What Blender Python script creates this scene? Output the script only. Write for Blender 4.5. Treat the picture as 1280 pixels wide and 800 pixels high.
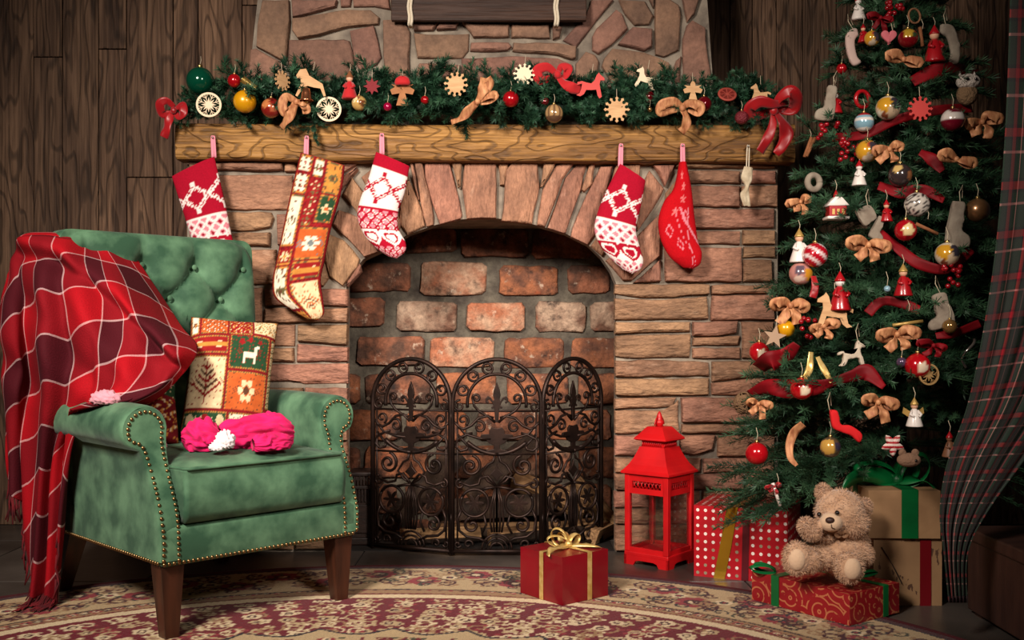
import bpy, bmesh, math, random
import numpy as np
from mathutils import Vector, Matrix, noise as mnoise
for o in list(bpy.data.objects): bpy.data.objects.remove(o, do_unlink=True)
S = bpy.context.scene
COL = S.collection
PI = math.pi
rnd = random.Random(7)

# ---------------------------------------------------------------- camera, light, exposure
CAMH, FPX, HOR = 0.745, 1280.0, 415.0
cam = bpy.data.cameras.new('camera'); camo = bpy.data.objects.new('camera', cam); COL.objects.link(camo)
cam.sensor_width = 36; cam.lens = 36; cam.shift_y = (HOR - 400) / 1280
camo.location = (0, 0, CAMH); camo.rotation_euler = (PI/2, 0, 0)
cam.clip_start = 0.05
S.camera = camo
def P(px, py, d): return Vector(((px-640)*d/FPX, d, CAMH-(py-HOR)*d/FPX))
def floor_d(py): return CAMH*FPX/(py-HOR)

w = bpy.data.worlds.new('world'); S.world = w; w.use_nodes = True
w.node_tree.nodes['Background'].inputs[0].default_value = (0.9, 0.82, 0.75, 1)
w.node_tree.nodes['Background'].inputs[1].default_value = 0.022
def area(name, loc, target, size, power, col, sy=None, spread=180):
    l = bpy.data.lights.new(name, 'AREA'); l.energy = power; l.color = col; l.size = size
    if sy: l.shape = 'RECTANGLE'; l.size_y = sy
    l.spread = math.radians(spread)
    o = bpy.data.objects.new(name, l); COL.objects.link(o); o.location = loc
    o.rotation_euler = (Vector(target)-Vector(loc)).to_track_quat('-Z', 'Y').to_euler()
    return o
# two studio softboxes in front of the set, key high left of the camera, weaker one at right
area('studio_softbox_key', (-1.25, 0.25, 2.20), (-0.30, 3.35, 0.68), 0.6, 36, (1.0, 0.89, 0.79), spread=78)
area('studio_softbox_side', (1.0, 0.45, 1.85), (-0.02, 3.45, 0.70), 0.5, 9.5, (1.0, 0.89, 0.79), spread=52)
S.view_settings.view_transform = 'Standard'; S.view_settings.look = 'None'
S.view_settings.gamma = 1; S.view_settings.use_curve_mapping = False
S.view_settings.exposure = 0.0

# ---------------------------------------------------------------- helpers
def srgb(r, g, b):
    f = lambda c: c/12.92 if c <= 0.04045 else ((c+0.055)/1.055)**2.4
    return (f(r/255), f(g/255), f(b/255), 1)
def wmat(o):
    m = Matrix.Identity(4)
    while o: m = o.matrix_basis @ m; o = o.parent
    return m
def root_of(o):
    while o.parent: o = o.parent
    return o
def tag(o, label, cat=None, group=None, kind=None):
    if label: o['label'] = label
    if cat: o['category'] = cat
    if group: o['group'] = group
    if kind: o['kind'] = kind
    return o
def empty(name, loc, rz=0, label=None, cat=None, group=None):
    o = bpy.data.objects.new(name, None); COL.objects.link(o); o.location = loc
    o.rotation_euler = (0, 0, rz); o.empty_display_size = .05
    return tag(o, label, cat, group)
def mk(name, verts, faces, mat=None, parent=None, world=False, smooth=True, uv=None, cols=None, org=None, kind=None):
    """verts in the frame of the topmost parent (or world); the object's origin goes to their centre"""
    vs = np.array([tuple(v) for v in verts], dtype=float) if not isinstance(verts, np.ndarray) else verts.astype(float)
    if world and parent:
        R = wmat(root_of(parent)).inverted(); A = np.array(R)
        vs = vs @ A[:3, :3].T + A[:3, 3]
    c = (vs.min(0)+vs.max(0))/2 if org is None else np.array(org, dtype=float)
    me = bpy.data.meshes.new(name)
    me.from_pydata((vs-c).tolist(), [], faces if isinstance(faces, list) else faces.tolist())
    if smooth: me.polygons.foreach_set('use_smooth', [True]*len(me.polygons))
    if uv is not None:
        l = me.uv_layers.new(name='UVMap'); li = np.zeros(len(me.loops), dtype=np.int32)
        me.loops.foreach_get('vertex_index', li)
        l.data.foreach_set('uv', np.asarray(uv, dtype=np.float32)[li].ravel())
    if cols is not None:
        a = me.color_attributes.new('Col', 'FLOAT_COLOR', 'POINT')
        cc = np.ones((len(vs), 4), dtype=np.float32); cc[:, :3] = np.asarray(cols)[:, :3]
        a.data.foreach_set('color', cc.ravel())
    if mat: me.materials.append(mat)
    me.update()
    o = bpy.data.objects.new(name, me); COL.objects.link(o)
    if parent:
        o.parent = parent
        pc = Vector((0, 0, 0)); q = parent
        while q.parent: pc += q.location; q = q.parent
        o.location = Vector(c)-pc
    else: o.location = c
    if kind: o['kind'] = kind
    return o
def copy_tree(o, parent=None):
    c = o.copy(); COL.objects.link(c); c.parent = parent
    for ch in o.children: copy_tree(ch, c)
    return c

class MB:                                   # collects shapes for one mesh
    def __init__(s): s.v = []; s.f = []; s.uvs = []
    def add(s, v, f):
        n = len(s.v); s.v += [tuple(p) for p in v]; s.f += [tuple(i+n for i in q) for q in f]; return s
    def xf(s, M):
        s.v = [tuple(M @ Vector(p)) for p in s.v]; return s
    def box(s, x0, x1, y0, y1, z0, z1, b=0.0):
        if b <= 0:
            return s.add([(x0,y0,z0),(x1,y0,z0),(x1,y1,z0),(x0,y1,z0),(x0,y0,z1),(x1,y0,z1),(x1,y1,z1),(x0,y1,z1)],
                         [(0,3,2,1),(4,5,6,7),(0,1,5,4),(1,2,6,5),(2,3,7,6),(3,0,4,7)])
        bm = bmesh.new(); bmesh.ops.create_cube(bm, size=1)
        for v in bm.verts: v.co = ((x0+x1)/2+v.co.x*(x1-x0), (y0+y1)/2+v.co.y*(y1-y0), (z0+z1)/2+v.co.z*(z1-z0))
        bmesh.ops.bevel(bm, geom=bm.edges[:], offset=b, segments=2, affect='EDGES', profile=.5)
        return s.bm(bm)
    def bm(s, bm):
        bm.verts.index_update()
        s.add([v.co[:] for v in bm.verts], [[v.index for v in f.verts] for f in bm.faces]); bm.free(); return s
    def tube(s, pts, r, n=8, cap=True, flat=1.0, up=None):
        pts = [Vector(p) for p in pts]; k = len(pts)
        rs = r if isinstance(r, (list, tuple)) else [r]*k
        V = []; F = []; prev = None
        for i, p in enumerate(pts):
            t = (pts[min(i+1, k-1)]-pts[max(i-1, 0)])
            t = t.normalized() if t.length > 1e-9 else Vector((0, 0, 1))
            if prev is None:
                a = Vector(up) if up else (Vector((0, 0, 1)) if abs(t.z) < .9 else Vector((1, 0, 0)))
                prev = (a - t*a.dot(t)).normalized()
            else:
                q = prev - t*prev.dot(t); prev = q.normalized() if q.length > 1e-6 else prev
            b = t.cross(prev)
            for j in range(n):
                a = 2*PI*j/n
                V.append(p + (prev*math.cos(a)*flat + b*math.sin(a))*rs[i])
        for i in range(k-1):
            for j in range(n):
                F.append((i*n+j, i*n+(j+1) % n, (i+1)*n+(j+1) % n, (i+1)*n+j))
        if cap: F.append(tuple(range(n))[::-1]); F.append(tuple((k-1)*n+j for j in range(n)))
        return s.add(V, F)
    def lathe(s, prof, n=16, c=(0, 0, 0), sx=1, sy=1):
        V = []; F = []; k = len(prof)
        for (r, z) in prof:
            for j in range(n):
                a = 2*PI*j/n; V.append((c[0]+r*math.cos(a)*sx, c[1]+r*math.sin(a)*sy, c[2]+z))
        for i in range(k-1):
            for j in range(n): F.append((i*n+j, i*n+(j+1) % n, (i+1)*n+(j+1) % n, (i+1)*n+j))
        if prof[0][0] > 1e-6: F.append(tuple(range(n))[::-1])
        if prof[-1][0] > 1e-6: F.append(tuple((k-1)*n+j for j in range(n)))
        return s.add(V, F)
    def ball(s, c, r, n=16, m=10, sx=1, sy=1, sz=1):
        V = [(c[0], c[1], c[2]-r*sz)]; F = []
        for i in range(1, m):
            t = -PI/2+PI*i/m
            for j in range(n):
                a = 2*PI*j/n; V.append((c[0]+r*math.cos(t)*math.cos(a)*sx, c[1]+r*math.cos(t)*math.sin(a)*sy, c[2]+r*math.sin(t)*sz))
        V.append((c[0], c[1], c[2]+r*sz)); e = len(V)-1
        for j in range(n):
            F.append((0, 1+(j+1) % n, 1+j)); F.append((e, 1+(m-2)*n+j, 1+(m-2)*n+(j+1) % n))
        for i in range(m-2):
            for j in range(n): F.append((1+i*n+j, 1+i*n+(j+1) % n, 1+(i+1)*n+(j+1) % n, 1+(i+1)*n+j))
        return s.add(V, F)
    def prism(s, poly, y0, y1, bev=0.0):     # poly in (x, z), extruded along y (front y0)
        bm = bmesh.new(); vs = [bm.verts.new((x, y0, z)) for x, z in poly]
        f = bm.faces.new(vs)
        r = bmesh.ops.extrude_face_region(bm, geom=[f])
        for v in r['geom']:
            if isinstance(v, bmesh.types.BMVert): v.co.y = y1
        if bev:
            es = [e for e in bm.edges if abs(e.verts[0].co.y-e.verts[1].co.y) < 1e-7]
            bmesh.ops.bevel(bm, geom=es, offset=bev, segments=2, affect='EDGES', profile=.5)
        bmesh.ops.triangulate(bm, faces=[f for f in bm.faces if len(f.verts) > 4])
        bmesh.ops.recalc_face_normals(bm, faces=bm.faces[:])
        return s.bm(bm)
    def build(s, name, mat, parent=None, world=False, smooth=True, **k):
        return mk(name, s.v, s.f, mat, parent, world, smooth, **k)

def grid_faces(nu, nv, closed_u=False):     # index = i*nv+j, i over u
    F = []
    for i in range(nu if closed_u else nu-1):
        for j in range(nv-1):
            a = i*nv+j; b = ((i+1) % nu)*nv+j
            F.append((a, b, b+1, a+1))
    return F
def cr(pts, n):                              # Catmull-Rom resample to n points
    pts = [np.array(p, dtype=float) for p in pts]; k = len(pts); out = []
    for i in range(n):
        t = i/(n-1)*(k-1); a = min(int(t), k-2); f = t-a
        p1, p2 = pts[a], pts[a+1]
        p0 = pts[a-1] if a > 0 else 2*p1-p2
        p3 = pts[a+2] if a+2 < k else 2*p2-p1
        out.append(.5*((2*p1)+(p2-p0)*f+(2*p0-5*p1+4*p2-p3)*f*f+(3*p1-p0-3*p2+p3)*f**3))
    return np.array(out)
def cra(pts, n):                             # the same, evenly spaced along the curve
    q = cr(pts, 200); L = np.concatenate([[0], np.cumsum(np.linalg.norm(np.diff(q, axis=0), axis=1))]); L /= L[-1]
    return np.stack([np.interp(np.linspace(0, 1, n), L, q[:, k]) for k in range(q.shape[1])], 1)
def solid(o, t, off=-1):
    m = o.modifiers.new('thick', 'SOLIDIFY'); m.thickness = t; m.offset = off; return o
def subsurf(o, l=1):
    m = o.modifiers.new('sub', 'SUBSURF'); m.levels = l; m.render_levels = l; return o
def autos(o, ang=40):
    me = o.data
    try: me.set_sharp_from_angle(angle=math.radians(ang))
    except Exception: pass
    return o

# ---------------------------------------------------------------- materials
MATS = {}
def mat(name, col=(0.5, 0.5, 0.5, 1), rough=.6, metal=0., spec=.5, col2=None, nscale=8., stretch=(1, 1, 1), ncon=(.35, .65),
        bump=0., bscale=40., bdist=.01, rndv=0., rndh=0., attr=False, sheen=0., coat=0., trans=0., ior=1.45, detail=4., uvc=False, bstretch=None, lum=0., emis=None, speck=None, patch=None):
    if name in MATS: return MATS[name]
    m = bpy.data.materials.new(name); m.use_nodes = True; MATS[name] = m
    nt = m.node_tree; N = nt.nodes; L = nt.links; b = N['Principled BSDF']
    b.inputs['Roughness'].default_value = rough; b.inputs['Metallic'].default_value = metal
    b.inputs['Specular IOR Level'].default_value = spec; b.inputs['IOR'].default_value = ior
    b.inputs['Sheen Weight'].default_value = sheen; b.inputs['Coat Weight'].default_value = coat
    b.inputs['Coat Roughness'].default_value = .08
    b.inputs['Transmission Weight'].default_value = trans
    tc = N.new('ShaderNodeTexCoord'); mp = N.new('ShaderNodeMapping'); mp.inputs['Scale'].default_value = stretch
    L.new(tc.outputs['UV' if uvc else 'Object'], mp.inputs['Vector'])
    oi = N.new('ShaderNodeObjectInfo')
    vadd = N.new('ShaderNodeVectorMath'); vadd.operation = 'ADD'
    sc = N.new('ShaderNodeMath'); sc.operation = 'MULTIPLY'; sc.inputs[1].default_value = 37.
    L.new(oi.outputs['Random'], sc.inputs[0]); L.new(mp.outputs[0], vadd.inputs[0]); L.new(sc.outputs[0], vadd.inputs[1])
    vec = vadd.outputs[0]
    src = None
    if attr:
        a = N.new('ShaderNodeVertexColor'); a.layer_name = 'Col'; src = a.outputs['Color']
    if col2 is not None:
        n = N.new('ShaderNodeTexNoise'); n.inputs['Scale'].default_value = nscale; n.inputs['Detail'].default_value = detail
        L.new(vec, n.inputs['Vector'])
        r = N.new('ShaderNodeMapRange'); r.inputs['From Min'].default_value = ncon[0]; r.inputs['From Max'].default_value = ncon[1]
        L.new(n.outputs['Fac'], r.inputs['Value'])
        mx = N.new('ShaderNodeMix'); mx.data_type = 'RGBA'
        L.new(r.outputs[0], mx.inputs['Factor'])
        if src: 
            mx.blend_type = 'MULTIPLY'; L.new(src, mx.inputs['A']); mx.inputs['B'].default_value = col2
        else:
            mx.inputs['A'].default_value = col; mx.inputs['B'].default_value = col2
        src = mx.outputs['Result']
    for (pc, ps, plo, phi) in (patch or []):
        n = N.new('ShaderNodeTexNoise'); n.inputs['Scale'].default_value = ps; n.inputs['Detail'].default_value = 8.; n.inputs['Roughness'].default_value = .65
        sh = N.new('ShaderNodeVectorMath'); sh.operation = 'ADD'; sh.inputs[1].default_value = (ps, ps*.3, 3.1); L.new(vec, sh.inputs[0]); L.new(sh.outputs[0], n.inputs['Vector'])
        r = N.new('ShaderNodeMapRange'); r.inputs['From Min'].default_value = plo; r.inputs['From Max'].default_value = phi; L.new(n.outputs['Fac'], r.inputs['Value'])
        mx = N.new('ShaderNodeMix'); mx.data_type = 'RGBA'; L.new(r.outputs[0], mx.inputs['Factor'])
        if src: L.new(src, mx.inputs['A'])
        else: mx.inputs['A'].default_value = col
        mx.inputs['B'].default_value = pc; src = mx.outputs['Result']
    if speck:
        n = N.new('ShaderNodeTexNoise'); n.inputs['Scale'].default_value = speck[0]; n.inputs['Detail'].default_value = 6.; n.inputs['Roughness'].default_value = .7
        L.new(vec, n.inputs['Vector'])
        r = N.new('ShaderNodeMapRange'); r.inputs['From Min'].default_value = .3; r.inputs['From Max'].default_value = .7; r.inputs['To Min'].default_value = 1-speck[1]; r.inputs['To Max'].default_value = 1+speck[1]*.6; L.new(n.outputs['Fac'], r.inputs['Value'])
        h = N.new('ShaderNodeHueSaturation'); L.new(r.outputs[0], h.inputs['Value'])
        if src: L.new(src, h.inputs['Color'])
        else: h.inputs['Color'].default_value = col
        src = h.outputs['Color']
    if rndv or rndh:
        h = N.new('ShaderNodeHueSaturation')
        if src: L.new(src, h.inputs['Color'])
        else: h.inputs['Color'].default_value = col
        r = N.new('ShaderNodeMapRange'); r.inputs['To Min'].default_value = 1-rndv; r.inputs['To Max'].default_value = 1+rndv
        L.new(oi.outputs['Random'], r.inputs['Value']); L.new(r.outputs[0], h.inputs['Value'])
        if rndh:
            wn = N.new('ShaderNodeTexWhiteNoise'); wn.noise_dimensions = '1D'; L.new(sc.outputs[0], wn.inputs['W'])
            r2 = N.new('ShaderNodeMapRange'); r2.inputs['To Min'].default_value = .5-rndh; r2.inputs['To Max'].default_value = .5+rndh
            L.new(wn.outputs['Value'], r2.inputs['Value']); L.new(r2.outputs[0], h.inputs['Hue'])
        src = h.outputs['Color']
    if src: L.new(src, b.inputs['Base Color'])
    else: b.inputs['Base Color'].default_value = col
    if bump:
        bv = vec
        if bstretch:
            mp2 = N.new('ShaderNodeMapping'); mp2.inputs['Scale'].default_value = bstretch
            L.new(tc.outputs['UV' if uvc else 'Object'], mp2.inputs['Vector'])
            va = N.new('ShaderNodeVectorMath'); va.operation = 'ADD'; L.new(mp2.outputs[0], va.inputs[0]); L.new(sc.outputs[0], va.inputs[1]); bv = va.outputs[0]
        n = N.new('ShaderNodeTexNoise'); n.inputs['Scale'].default_value = bscale; n.inputs['Detail'].default_value = 5
        L.new(bv, n.inputs['Vector'])
        bp = N.new('ShaderNodeBump'); bp.inputs['Strength'].default_value = bump; bp.inputs['Distance'].default_value = bdist
        L.new(n.outputs['Fac'], bp.inputs['Height']); L.new(bp.outputs[0], b.inputs['Normal'])
    if emis:
        b.inputs['Emission Color'].default_value = emis; b.inputs['Emission Strength'].default_value = lum
    return m

def wood(name, c1, c2, c3, rough=.7, scale=(1, 1, 1), ring=26., dist=5., rndv=.2, bump=.5, axis='X', lo=.1, n1s=(1.3, 7), lines=.75):
    """long-grained wood: noise-warped bands across the grain plus fine streaks; grain runs along `axis`"""
    if name in MATS: return MATS[name]
    m = bpy.data.materials.new(name); m.use_nodes = True; MATS[name] = m
    nt = m.node_tree; N = nt.nodes; L = nt.links; b = N['Principled BSDF']; b.inputs['Roughness'].default_value = rough
    b.inputs['Specular IOR Level'].default_value = .3
    tc = N.new('ShaderNodeTexCoord'); oi = N.new('ShaderNodeObjectInfo')
    sc = N.new('ShaderNodeMath'); sc.operation = 'MULTIPLY'; sc.inputs[1].default_value = 53.; L.new(oi.outputs['Random'], sc.inputs[0])
    va = N.new('ShaderNodeVectorMath'); va.operation = 'ADD'; L.new(tc.outputs['Object'], va.inputs[0]); L.new(sc.outputs[0], va.inputs[1])
    def mapping(s):
        mp = N.new('ShaderNodeMapping'); mp.inputs['Scale'].default_value = s; L.new(va.outputs[0], mp.inputs['Vector']); return mp.outputs[0]
    def st(long, cross): return {'X': (long, cross, cross), 'Z': (cross, cross, long), 'Y': (cross, long, cross)}[axis]
    n1 = N.new('ShaderNodeTexNoise'); n1.inputs['Scale'].default_value = 1; n1.inputs['Detail'].default_value = 2.
    L.new(mapping(st(n1s[0]*scale[0], n1s[1]*scale[1])), n1.inputs['Vector'])
    w1 = N.new('ShaderNodeMath'); w1.operation = 'MULTIPLY'; w1.inputs[1].default_value = ring; L.new(n1.outputs['Fac'], w1.inputs[0])
    sn = N.new('ShaderNodeMath'); sn.operation = 'SINE'; L.new(w1.outputs[0], sn.inputs[0])
    r1 = N.new('ShaderNodeMapRange'); r1.inputs['From Min'].default_value = lo; r1.inputs['From Max'].default_value = 1.; L.new(sn.outputs[0], r1.inputs['Value'])
    n2 = N.new('ShaderNodeTexNoise'); n2.inputs['Scale'].default_value = 1; n2.inputs['Detail'].default_value = 4.
    L.new(mapping(st(4*scale[0], 110*scale[1])), n2.inputs['Vector'])
    r2 = N.new('ShaderNodeMapRange'); r2.inputs['From Min'].default_value = .38; r2.inputs['From Max'].default_value = .68; L.new(n2.outputs['Fac'], r2.inputs['Value'])
    n3 = N.new('ShaderNodeTexNoise'); n3.inputs['Scale'].default_value = 1; n3.inputs['Detail'].default_value = 3.
    L.new(mapping(st(2.2*scale[0], 14*scale[1])), n3.inputs['Vector'])
    r3 = N.new('ShaderNodeMapRange'); r3.inputs['From Min'].default_value = .35; r3.inputs['From Max'].default_value = .7; L.new(n3.outputs['Fac'], r3.inputs['Value'])
    m1 = N.new('ShaderNodeMix'); m1.data_type = 'RGBA'; m1.inputs['A'].default_value = c1; m1.inputs['B'].default_value = c2; L.new(r3.outputs[0], m1.inputs['Factor'])
    mm = N.new('ShaderNodeMath'); mm.operation = 'MULTIPLY'; mm.inputs[1].default_value = lines; L.new(r1.outputs[0], mm.inputs[0])
    m2 = N.new('ShaderNodeMix'); m2.data_type = 'RGBA'; L.new(m1.outputs['Result'], m2.inputs['A']); m2.inputs['B'].default_value = c3; L.new(mm.outputs[0], m2.inputs['Factor'])
    m3 = N.new('ShaderNodeMix'); m3.data_type = 'RGBA'; m3.blend_type = 'MULTIPLY'; L.new(m2.outputs['Result'], m3.inputs['A']); m3.inputs['B'].default_value = (.45, .42, .4, 1); L.new(r2.outputs[0], m3.inputs['Factor'])
    h = N.new('ShaderNodeHueSaturation'); L.new(m3.outputs['Result'], h.inputs['Color'])
    r = N.new('ShaderNodeMapRange'); r.inputs['To Min'].default_value = 1-rndv; r.inputs['To Max'].default_value = 1+rndv
    L.new(oi.outputs['Random'], r.inputs['Value']); L.new(r.outputs[0], h.inputs['Value']); L.new(h.outputs['Color'], b.inputs['Base Color'])
    ad = N.new('ShaderNodeMath'); ad.operation = 'ADD'; L.new(r1.outputs[0], ad.inputs[0]); L.new(r2.outputs[0], ad.inputs[1])
    bp = N.new('ShaderNodeBump'); bp.inputs['Strength'].default_value = bump; bp.inputs['Distance'].default_value = .004; bp.invert = True
    L.new(ad.outputs[0], bp.inputs['Height']); L.new(bp.outputs[0], b.inputs['Normal'])
    return m
# ---------------------------------------------------------------- setting: floor, wood wall
D0, DW, DB, DC = 3.46, 3.96, 3.84, 3.52        # fireplace front, wood wall, firebox back, chimney front
floor_m = mat('dark_stone_floor', srgb(84, 76, 70), rough=.34, col2=srgb(52, 46, 42), nscale=3, bump=.25, bscale=30, bdist=.004, rndv=.12)
under = mat('floor_joint', srgb(20, 18, 17), rough=.9)
fl = MB().box(-3.2, 3.4, -1.2, DW+.1, -.05, -.004).build('floor', under, smooth=False); tag(fl, None, kind='structure')
TS = .6
for i in range(-6, 6):
    for j in range(-2, 7):
        x, y = i*TS+.1, j*TS+.06
        a, b2, c, d = max(x, -3.2), min(x+TS-.005, 3.4), y, min(y+TS-.005, DW+.08)
        if b2-a > .05 and d-c > .05: MB().box(a, b2, c, d, -.02, 0, .002).build('floor_tile', floor_m, fl, world=True, smooth=False)

plank_m = wood('weathered_planks', srgb(134, 103, 80), srgb(86, 63, 49), srgb(46, 33, 25), rough=.75, ring=60., rndv=.22, axis='Z', bump=.7, lo=.45, n1s=(1.6, 9), lines=.6)
gap_m = mat('plank_gap', srgb(18, 13, 11), rough=1)
wb = MB().box(-3.2, 3.4, DW+.012, DW+.1, 0, 3.0).build('wall_back', gap_m, smooth=False); tag(wb, None, kind='structure')
edges = [-370, -318, -262, -215, -160, -118, -60, -2, 43, 79, 124, 159, 217, 248, 303, 345, 390, 440, 490, 540, 590, 640, 690, 740, 790, 840, 880, 912, 940, 970, 1003, 1045, 1085, 1120, 1160, 1192, 1222, 1258, 1300, 1340, 1390, 1440, 1490, 1540, 1600, 1660, 1710]
cuts = {43: [72], 124: [62], 159: [222], 2480: [8], 303: [7], 912: [], 1003: [430], 1192: [300]}
k = 0
for a, b2 in zip(edges[:-1], edges[1:]):
    x0, x1 = (a-640)*DW/FPX+.0016, (b2-640)*DW/FPX-.0016
    k += 1
    cz = cuts.get(a, [rnd.uniform(-150, 700)] if k % 2 and a < 0 or a > 1300 else [])
    zs = [0.0] + sorted(CAMH-(y-HOR)*DW/FPX for y in cz) + [3.0]
    for z0, z1 in zip(zs[:-1], zs[1:]):
        q = rnd.uniform(0, .006)
        MB().box(x0, x1, DW-.004-q, DW+.016, z0+.0015, z1-.0015, .0022).build('plank', plank_m, wb, world=True, smooth=False)
# ---------------------------------------------------------------- fireplace
fp = empty('fireplace', (-.1, D0, 0), 0, 'brown sandstone fireplace with arched opening and brick firebox', 'fireplace')
stone_m = mat('sandstone', srgb(172, 126, 98), rough=.85, col2=srgb(128, 92, 72), nscale=9, stretch=(1, 1, 2.2), ncon=(.3, .7),
              bump=.9, bscale=22, bdist=.018, rndv=.18, rndh=.014, bstretch=(1, 1, 3.0), speck=(60, .34), patch=[(srgb(96, 70, 56), 5, .56, .74), (srgb(196, 156, 130), 11, .60, .80)])
stonev_m = mat('sandstone_upright', srgb(178, 130, 100), rough=.85, col2=srgb(134, 96, 74), nscale=9, stretch=(2.2, 1, 1), ncon=(.3, .7),
              bump=.9, bscale=22, bdist=.018, rndv=.16, rndh=.014, bstretch=(3.0, 1, .8), speck=(60, .34), patch=[(srgb(98, 72, 58), 5, .56, .74), (srgb(200, 158, 130), 11, .60, .80)])
stoneu_m = mat('sandstone_upper', srgb(146, 108, 88), rough=.88, col2=srgb(116, 86, 72), nscale=8, ncon=(.3, .7),
              bump=.8, bscale=24, bdist=.016, rndv=.15, rndh=.012, speck=(55, .3), patch=[(srgb(92, 68, 58), 5, .56, .74)])
mortar_m = mat('mortar', srgb(150, 138, 122), rough=.95, col2=srgb(104, 94, 84), nscale=14, bump=.6, bscale=60, bdist=.008)
fmortar_m = mat('firebox_mortar', srgb(112, 104, 90), rough=.95, col2=srgb(60, 52, 46), speck=(50, .35), nscale=9, bump=.8, bscale=40, bdist=.012)

arch = [(433, 352), (443, 338), (454, 324), (474, 315), (498, 300), (510, 293), (545, 281), (578, 274), (600, 273), (620, 273), (642, 275), (665, 280), (690, 287), (707, 292), (735, 306), (752, 322), (764, 340), (770, 354)]
FZ = 690.5
body = [(234, FZ), (234, 204), (972, 204), (972, FZ), (770, FZ)] + arch[::-1] + [(433, FZ)]
dm = D0+.016
def XZ(px, py, d): p = P(px, py, d); return (p.x, p.z)
bp_ = [XZ(x, y, dm) for x, y in body]
bp_ = [(x, max(z, 0.0)) for x, z in bp_]
bp_ = [(x, min(z, 1.314)) for x, z in bp_]
m = MB().prism(bp_, dm, dm+.07)
xl, xr = bp_[0][0], bp_[3][0]
m.box(xl, xl+.40, dm+.07, DW-.012, 0, 1.314); m.box(xr-.40, xr, dm+.07, DW-.012, 0, 1.314); m.box(xl+.40, xr-.40, dm+.07, DB-.02, 1.13, 1.314)
surround = m.build('surround', mortar_m, fp, world=True, smooth=False)
# upper chimney breast
c0 = [XZ(306, 160, DC+.014), XZ(312, 90, DC+.014), XZ(322, 0, DC+.014), XZ(345, -330, DC+.014), XZ(860, -330, DC+.014), XZ(884, 0, DC+.014), XZ(891, 100, DC+.014), XZ(891, 160, DC+.014)]
chim = MB().prism(c0, DC+.014, DW-.012).build('chimney_breast', mortar_m, fp, world=True, smooth=False)

def stone(poly, d, mt, parent, depth=.03, name='stone', jit=1.0, inset=3.0, bulge=.5, shrink=1.0):
    """poly in photo pixels on the plane at distance d -> rough-cut block standing proud of the mortar"""
    r = rnd
    pts = []
    if parent.name.startswith('surround'): poly = [((768.5 if 771 < x < 778 else 434.5 if 430 < x < 436.5 else x), y) for x, y in poly]
    n = len(poly); cx = sum(p[0] for p in poly)/n; cy = sum(p[1] for p in poly)/n
    for i in range(n):
        a, b = poly[i], poly[(i+1) % n]; L_ = math.hypot(b[0]-a[0], b[1]-a[1]); k = max(1, int(L_/14))
        for t in range(k):
            f = t/k; x = a[0]+(b[0]-a[0])*f; y = a[1]+(b[1]-a[1])*f
            pts.append((x+r.uniform(-jit, jit)*.8, y+r.uniform(-jit, jit)*.8))
    k = len(pts)
    nx = []
    for i in range(k):
        p, q = pts[i-1], pts[(i+1) % k]; tx, ty = q[0]-p[0], q[1]-p[1]; l = math.hypot(tx, ty) or 1
        nx.append((ty/l, -tx/l))
    ar = sum(pts[i][0]*pts[(i+1) % k][1]-pts[(i+1) % k][0]*pts[i][1] for i in range(k))
    sg = -1 if ar > 0 else 1        # inward normal
    mind = min(max(p[0] for p in pts)-min(p[0] for p in pts), max(p[1] for p in pts)-min(p[1] for p in pts))
    ins = min(inset, mind*.22)
    front = d - r.uniform(0, .012)
    tilt = (r.uniform(-.00012, .00012), r.uniform(-.0002, .0002))
    V = []
    def dep(x, y, base): return base + (x-cx)*tilt[0]+(y-cy)*tilt[1]
    rings = [(0, d+depth), (0, front+.010), (.35, front+.003), (1.0, front)]
    for q, (s_, dd) in enumerate(rings):
        for i in range(k):
            x = pts[i][0]+sg*nx[i][0]*ins*s_; y = pts[i][1]+sg*nx[i][1]*ins*s_
            dz = dd if q == 0 else dep(x, y, dd)+(r.uniform(-.003, .003)*bulge if q == 3 else 0)
            p = P(x, y, d); V.append((p.x, dz, p.z))
    F = []
    for q in range(3):
        for i in range(k):
            j = (i+1) % k; F.append((q*k+i, q*k+j, (q+1)*k+j, (q+1)*k+i))
    # front: inner ring at 55 % towards the centre, then a fan
    for i in range(k):
        x = cx+(pts[i][0]-cx)*.5; y = cy+(pts[i][1]-cy)*.5
        p = P(x, y, d); V.append((p.x, dep(x, y, front)-r.uniform(0, .007)*bulge, p.z))
    for i in range(k):
        j = (i+1) % k; F.append((3*k+i, 3*k+j, 4*k+j, 4*k+i))
    p = P(cx, cy, d); V.append((p.x, front-.004*bulge, p.z))
    for i in range(k): F.append((4*k+i, 4*k+(i+1) % k, 5*k))
    if sg < 0: F = [f[::-1] for f in F]
    if parent.name.startswith('surround'): V = [(a_, b_, min(c_, 1.3135)) for a_, b_, c_ in V]
    V = [(a_, b_, max(c_, .0005)) for a_, b_, c_ in V]
    bm = bmesh.new(); bv = [bm.verts.new(v) for v in V]
    for f in F: bm.faces.new([bv[i] for i in f])
    bmesh.ops.recalc_face_normals(bm, faces=bm.faces[:])
    o = MB().bm(bm).build(name, mt, parent, world=True, smooth=True)
    return autos(o, 35)
def R4(x0, y0, x1, y1): return [(x0, y0), (x1, y0), (x1, y1), (x0, y1)]

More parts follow.
